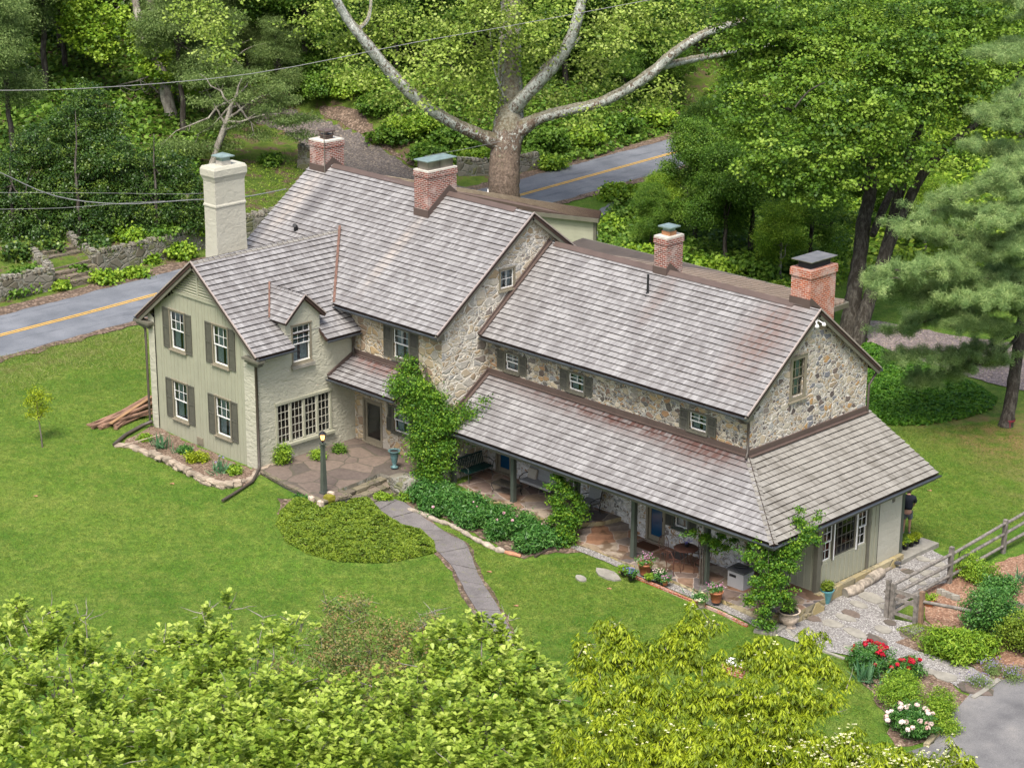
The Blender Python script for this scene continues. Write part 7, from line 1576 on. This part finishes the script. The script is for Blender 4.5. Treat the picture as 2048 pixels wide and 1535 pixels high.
# ================= PORCH FURNITURE
def chair_iron(label,p,rz,cat='chair',group='iron bistro chairs'):
    r=empty('bistro_chair',p,label,cat,group); T=lambda x,y,z:Vector(p)+V(x*math.cos(rz)-y*math.sin(rz),x*math.sin(rz)+y*math.cos(rz),z)
    for sx,sy in ((-1,-1),(1,-1),(-1,1),(1,1)): mb=MB(); mb.tube([T(sx*.2,sy*.2,0),T(sx*.17,sy*.17,.22),T(sx*.19,sy*.19,.44)],.013,6); mb.build('leg',M_['iron'],r)
    mb=MB(); n=16; c=[T(.22*math.cos(t*6.283/n),.22*math.sin(t*6.283/n),.45) for t in range(n+1)]; mb.tube(c,.014,6,cap=False)
    for k in range(-3,4): w_=math.sqrt(max(0,.0484-(k*.06)**2)); mb.tube([T(k*.06,-w_,.45),T(k*.06,w_,.45)],.007,5)
    mb.build('seat',M_['iron'],r)
    mb=MB(); mb.tube([T(-.2,.2,.44),T(-.22,.27,.75),T(-.12,.31,.95),T(.12,.31,.95),T(.22,.27,.75),T(.2,.2,.44)],.014,6)
    for k in (-.12,-.06,0,.06,.12): mb.tube([T(k,.21,.45),T(k*1.1,.3,.93)],.007,5)
    mb.build('backrest',M_['iron'],r); return r
tp_=Vector((-1.95,-.95,LZ)); r=empty('bistro_table',tp_,'round rusty iron bistro table on the lower porch','table')
mb=MB(); mb.lathe(tp_,[(0,.72),(.45,.72),(.46,.735),(.45,.75),(0,.75)],24); mb.build('tabletop',M_['iron'],r)
for k in range(4): a=k*1.57+.4; mb=MB(); mb.tube([tp_+V(.33*math.cos(a),.33*math.sin(a),0),tp_+V(.16*math.cos(a),.16*math.sin(a),.3),tp_+V(.3*math.cos(a),.3*math.sin(a),.72)],.016,6); mb.build('leg',M_['iron'],r)
for (dx,dy,rz,lb) in [(-.75,-.15,1.4,'rusty iron chair left of the bistro table'),(.05,-.75,3.1,'rusty iron chair in front of the bistro table'),(.8,-.05,-1.5,'rusty iron chair right of the bistro table'),(.1,.62,0,'rusty iron chair behind the bistro table')]: chair_iron(lb,tp_+V(dx,dy,0),rz)
p=tp_+V(-.05,.1,.75); r=empty('flower_pot',p,'small pot of deep blue flowers on the bistro table','potted plant'); mb=MB(); mb.lathe(p,[(.07,0),(.1,.12),(.11,.13),(0,.12)],12); mb.build('pot',M_['black'],r); balls('flowers',[(p.x+random.gauss(0,.07),p.y+random.gauss(0,.07),p.z+.2+random.uniform(-.03,.05)) for _ in range(22)],.03,'flB',r,6)
def bench(name,label,c,rz,L,mfab,mleg,dep=.6,sh=.42,bh=.45,cush=True,pillow=False,cat='sofa',slat=False):
    c=Vector(c); r=empty(name,c,label,cat); ax=Vector((math.cos(rz),math.sin(rz),0)); ay=Vector((-math.sin(rz),math.cos(rz),0)); az=V(0,0,1); T=lambda x,y,z:c+ax*x+ay*y+az*z
    for sx in(-1,1):
        for sy in(-1,1): mb=MB(); mb.tube([T(sx*(L/2-.04),sy*(dep/2-.04),0),T(sx*(L/2-.06),sy*(dep/2-.08),sh*.5),T(sx*(L/2-.03),sy*(dep/2-.05),sh)],.018,6); mb.build('leg',mleg,r)
        mb=MB(); mb.tube([T(sx*(L/2),dep/2-.03,sh+.25),T(sx*(L/2+.02),0,sh+.27),T(sx*(L/2),-dep/2+.03,sh+.2),T(sx*(L/2-.02),-dep/2+.06,sh)],.018,6); mb.build('armrest',mleg,r)
    bx=ay; tilt=(az+ay*.25).normalized(); tn=ax.cross(tilt)
    if slat:
        mb=MB()
        for k in range(5): mb.box(T(0,-dep/2+.07+k*.12,sh),(L,.08,.025),axes=(ax,ay,az))
        mb.build('seat',mfab,r); mb=MB(); n=int(L/.09)
        for k in range(n): mb.box(T(-L/2+(k+.5)*L/n,dep/2+.04,sh+bh/2),(.03,.02,bh),axes=(ax,tn,tilt))
        mb.box(T(0,dep/2+.1,sh+bh),(L,.03,.05),axes=(ax,tn,tilt)); mb.build('backrest',mfab,r)
    else:
        mb=MB(); mb.box(T(0,-.03,sh+.05),(L-.04,dep-.04,.11),axes=(ax,ay,az))
        for f_ in range(len(mb.f)): P_=[mb.v[i] for i in mb.f[f_]]; mb.uv[f_]=[((Vector(p)-c).dot(ax),(Vector(p)-c).dot(ay)) for p in P_]
        o=mb.build('seat_cushion',mfab,r)
        mb=MB(); mb.box(T(0,dep/2-.02,sh+.09+bh/2),(L-.04,.10,bh),axes=(ax,tn,tilt))
        for f_ in range(len(mb.f)): P_=[mb.v[i] for i in mb.f[f_]]; mb.uv[f_]=[((Vector(p)-c).dot(ax),(Vector(p)-c).z) for p in P_]
        mb.build('back_cushion',mfab,r)
        if pillow: 
            mb=MB(); mb.box(T(-L/2+.32,dep/2-.14,sh+.3),(.46,.14,.42),axes=(ax,tn,tilt)); pl=tag(mb.build('pillow',M_['clothB'],None,T(-L/2+.32,dep/2-.14,sh+.2)),'plain beige pillow on the left of the striped sofa','pillow')
            bv=pl.modifiers.new('b','BEVEL'); bv.width=.05; bv.segments=3
    for o in r.children:
        if 'cushion' in o.name: bv=o.modifiers.new('b','BEVEL'); bv.width=.03; bv.segments=3
    return r
bench('garden_sofa','striped grey cushioned iron sofa on the upper porch',(-9.75,-.62,UZ),0,1.75,M_['clothG'],M_['black'],pillow=True)
bench('armchair','striped grey cushioned armchair behind the second-post vine',(-7.1,-.6,UZ),-.1,.72,M_['clothG'],M_['black'],cat='armchair')
bench('garden_bench','dark green slatted bench against the shaded gable wall',(-12.85,-1.1,UZ),1.57,1.4,plain('dark_teal_paint',(.01,.045,.038),.5),M_['green'],slat=True,cat='bench')
c=Vector((-10.75,-1.45,UZ)); r=empty('coffee_table',c,'low glass-topped iron coffee table left of the first post','table')
mb=MB(); mb.box(c+V(0,0,.42),(1.1,.6,.012),0,.1); mb.build('glass_top',plain('smoky_glass_top',(.05,.045,.035),.15,.6),r)
mb=MB(); 
for a,b in (((-.55,-.3),(.55,-.3)),((.55,-.3),(.55,.3)),((.55,.3),(-.55,.3)),((-.55,.3),(-.55,-.3))): mb.tube([c+V(a[0],a[1]+a[0]*.1,.41),c+V(b[0],b[1]+b[0]*.1,.41)],.014,6)
mb.build('frame',M_['black'],r)
for a in ((-.52,-.33),(.52,-.22),(.52,.32),(-.52,.22)): mb=MB(); mb.tube([c+V(a[0],a[1],0),c+V(a[0]*.9,a[1]*.9,.15),c+V(a[0]*1.02,a[1]*1.02,.3),c+V(a[0],a[1],.41)],.014,6); mb.build('leg',M_['black'],r)
mb=MB(); mb.bb(-4.65,-3.75,-.85,-.25,LZ+.005,LZ+.02); thing1('doormat',mb,plain('brown_coir',(.06,.03,.018),.95,.1,0,.2,30),'dark brown doormat at the blue porch door','doormat',(-4.2,-.5,LZ))
dbx=Vector((.55,-.85,LZ)); r=empty('storage_box',dbx,'light grey resin storage box with a dark lid on the porch','storage box'); mb=MB(); mb.bb(dbx.x-.36,dbx.x+.36,dbx.y-.3,dbx.y+.3,LZ,LZ+.62); mb.build('body',M_['boxg'],r); mb=MB(); mb.bb(dbx.x-.4,dbx.x+.4,dbx.y-.34,dbx.y+.34,LZ+.62,LZ+.69); mb.build('lid',M_['lid'],r)
mb=MB(); mb.bb(dbx.x-.28,dbx.x+.02,dbx.y-.312,dbx.y-.3,LZ+.4,LZ+.5); mb.build('handle_slot',M_['black'],r)
mb=MB(); mb.rock(dbx+V(-.02,.0,.73),(.5,.12,.08),0,3,.5); thing1('black_bag',mb,M_['black'],'black bag lying on the storage box lid','bag',dbx+V(0,0,.7))
r=chair_iron('small black wire chair against the batten wall',(1.9,-.15,LZ),.5,'chair',None); 
for ch in r.children: ch.data=ch.data.copy(); ch.data.materials.clear(); ch.data.materials.append(M_['black'])
r.name='wire_chair'
mb=MB(); q=Vector((-14.9,-4.0,2.95))
for k in range(5): mb.tube([q+V(.03*math.cos(k*1.25),.03*math.sin(k*1.25),-.15),q+V(.03*math.cos(k*1.25),.03*math.sin(k*1.25),-.55-.04*k)],.012,6)
mb.lathe((q.x,q.y,q.z-.15),[(0,0),(.07,0),(.07,.02),(0,.02)],10); mb.tube([q+V(0,0,-.13),q],.004,4); thing1('wind_chime',mb,M_['steel'],'metal wind chime hanging from the pent roof corner','wind chime',q)
# ================= FENCE, GATE, GARDEN
def fpost(u,v,vt,w=.15,m='oldwood'):
    g=gp(u,v); h=(v-vt)/ (FPX*math.cos(PIT)/depth(g)); return g,h,w,m
def rustbeam(mb,a,b,w,h): mb.tube([a,a.lerp(b,.5)+V(0,0,random.uniform(-.02,.02)),b],[w*.5,w*.56,w*.48],6,rough=.12)
P_={}
for k,(u,v,vt,m) in dict(A=(1773,1236,1155,'oldwood'),D=(1840,1250,1180,'newwood'),E=(1898,1169,1091,'oldwood'),F=(2006,1106,1037,'oldwood'),G=(2001,1280,1243,'newwood')).items(): P_[k]=fpost(u,v,vt,.15,m)
G_F=[g for g in ()]
def fence(name,label,keys,rails,ends=()):
    r=empty(name,P_[keys[0]][0],label,'fence')
    for k in keys:
        g,h,w,m=P_[k]; mb=MB(); mb.prism([g+V(a*w/2,b*w/2,-.2) for a,b in((-1,-1),(1,-1),(1,1),(-1,1))],(0,0,h+.2)); mb.build('post',M_[m],r)
    seq=[P_[k][0] for k in keys]+[Vector(e) for e in ends]
    for a,b in zip(seq[:-1],seq[1:]):
        for z in rails: mb=MB(); rustbeam(mb,a+V(0,0,z),b+V(0,0,z+random.uniform(-.04,.04)),.13,.1); mb.build('rail',M_['oldwood'],r)
    return r
d_=(P_['F'][0]-P_['E'][0]); nx=P_['F'][0]+d_*1.3
fence('split_rail_fence','weathered grey split-rail fence with three rails behind the gravel court','AEF',(.35,.8,1.2),(nx,))
fence('split_rail_fence','single pale rail fence running right from the brown gate post','DG',(.92,),((P_['G'][0]+(P_['G'][0]-P_['D'][0])*.4),))
a=gp(1783,1238);b=gp(1830,1249); r=empty('garden_gate',a,'weathered grey wooden garden gate with a diagonal brace','gate'); 
for p,h in ((a,1.45),(b,1.2)): mb=MB(); mb.prism([p+V(s*.075,t*.075,-.05) for s,t in((-1,-1),(1,-1),(1,1),(-1,1))],(0,0,h)); mb.build('upright',M_['oldwood'],r)
for z in (.2,.75,1.05): mb=MB(); mb.beam(a+V(0,0,z+.08),b+V(0,0,z),.05,.12); mb.build('gate_rail',M_['oldwood'],r)
mb=MB(); mb.beam(a+V(0,-.02,.25),b+V(0,-.02,1.0),.04,.1); mb.build('brace',M_['oldwood'],r)
for (u,v,rt,h,lb) in [(1858,1212,.22,.3,'terracotta pot with a seedling just inside the garden rail'),]: pot('flower_pot',lb,u,v,gp(u,v).z,rt,h,M_['terra'],None,'bright')
mb=MB(); g=gp(1880,1190)
for k in range(4): mb.rock(g+V(k*.22,random.uniform(-.1,.1),.1),(.3,.12,.3),0,k,.5)
thing1('stone_pile',mb,M_['bluestone'],'small leaning pile of pale flat stones in the garden','stones',g)
mb=MB(); g=gp(1915,1150); mb.tube([g,g+V(.0,0,.95)],.015,6); mb.tube([g+V(-.07,0,.95),g+V(.07,0,.95)],.015,6); mb.tube([g+V(-.07,0,.95),g+V(0,0,.85),g+V(.07,0,.95)],.01,5); thing1('garden_fork',mb,M_['black'],'dark garden fork handle standing beside the tall fence post','garden tool',g)
mb=MB(); g=gp(1917,1142,.15); mb.lathe(g,[(.0,0),(.1,.02),(.12,.1),(.08,.14)],10); thing1('red_watering_pot',mb,plain('red_plastic',(.4,.02,.04),.4),'small red pot behind the fence rail','pot',g)
mb=MB(); K=[gp(*q,.08) for q in ((2000,1255),(2050,1238),(2110,1225))]
for a,b in zip(K[:-1],K[1:]): mb.beam(a,b,.06,.2)
K=[gp(*q,.08) for q in ((2022,1205),(2080,1222))]
for a,b in zip(K[:-1],K[1:]): mb.beam(a,b,.06,.2)
thing1('raised_bed_board',mb,M_['oldwood'],'grey boards of a raised bed at the right edge','raised bed',K[0])
# ================= PERSON (seen from behind a porch post: black top, grey shorts, bare legs)
def skin(name,verts,edges,rad,m,parent,sub=2):
    me=bpy.data.meshes.new(name); me.from_pydata([tuple(v) for v in verts],edges,[]); o=link_mesh(name,me,m,parent)
    s=o.modifiers.new('skin','SKIN'); s.use_smooth_shade=True
    for i,d in enumerate(me.skin_vertices[0].data): d.radius=(rad[i],rad[i]) if not hasattr(rad[i],'__len__') else rad[i]; d.use_root=(i==0)
    m_=o.modifiers.new('sub','SUBSURF'); m_.levels=sub; m_.render_levels=sub; return o
pg=gp(1812,1068); pz=h1(pg.x,pg.y)+.02; pe=empty('person',(pg.x,pg.y,pz),'person in a black top and grey shorts leaning behind the rear porch post','person')
fx,fy=-.55,.83  # facing away along the back of the house
rt=Vector((fy,-fx,0)); fw=Vector((fx,fy,0)); B_=Vector((pg.x,pg.y,pz)); T=lambda r_,f_,z:B_+rt*r_+fw*f_+V(0,0,z)
sk=plain('skin_tone',(.50,.27,.18),.5,.35,0,.05)
vs=[T(0,-.02,.95),T(0,.04,1.12),T(0,.12,1.3),T(0,.2,1.45),T(0,.27,1.53),T(0,.33,1.66),
 T(.1,-.02,.88),T(.11,.02,.5),T(.11,-.03,.1),T(.12,.1,.04), T(-.1,-.02,.88),T(-.11,.03,.5),T(-.11,-.02,.1),T(-.12,.11,.04),
 T(.19,.2,1.42),T(.25,.28,1.16),T(.2,.46,1.0),T(.18,.53,.96), T(-.19,.2,1.42),T(-.25,.28,1.16),T(-.2,.46,1.0),T(-.18,.53,.96)]
ed=[(0,1),(1,2),(2,3),(3,4),(4,5),(0,6),(6,7),(7,8),(8,9),(0,10),(10,11),(11,12),(12,13),(3,14),(14,15),(15,16),(16,17),(3,18),(18,19),(19,20),(20,21)]
ra=[.13,.115,.13,.12,.055,.10,.085,.058,.04,.035,.085,.058,.04,.035,.055,.042,.03,.028,.055,.042,.03,.028]
skin('body',vs,ed,ra,sk,pe)
skin('shirt',[T(0,-.02,.97),T(0,.05,1.12),T(0,.12,1.28),T(0,.2,1.44),T(0,.23,1.52),T(.22,.2,1.42),T(.26,.27,1.2),T(-.22,.2,1.42),T(-.26,.27,1.2)],[(0,1),(1,2),(2,3),(3,4),(3,5),(5,6),(3,7),(7,8)],[.2,.2,.21,.19,.12,.11,.095,.11,.095],plain('black_shirt',(.012,.014,.022),.8),pe)
skin('shorts',[T(0,-.02,.97),T(.1,-.02,.85),T(.115,.01,.6),T(-.1,-.02,.85),T(-.115,.01,.6)],[(0,1),(1,2),(0,3),(3,4)],[(.165,.145),.12,.105,.12,.105],plain('grey_shorts',(.13,.14,.15),.8),pe)
skin('hair',[T(0,.35,1.72),T(0,.28,1.66),T(0,.24,1.58)],[(0,1),(1,2)],[.12,.12,.09],plain('brown_hair',(.05,.03,.02),.7),pe,1)
for s in (-1,1):
    skin('shoe',[T(s*.12,-.03,.05),T(s*.12,.14,.04)],[(0,1)],[.055,.045],M_['boxg'],pe,1)
    for k in range(4): skin('finger',[T(s*.18+.012*(k-1.5),.55,.95),T(s*.18+.014*(k-1.5),.60,.91),T(s*.18+.014*(k-1.5),.61,.87)],[(0,1),(1,2)],[.01,.009,.007],sk,pe,1)
    skin('thumb',[T(s*.15,.54,.96),T(s*.135,.58,.93)],[(0,1)],[.011,.009],sk,pe,1)
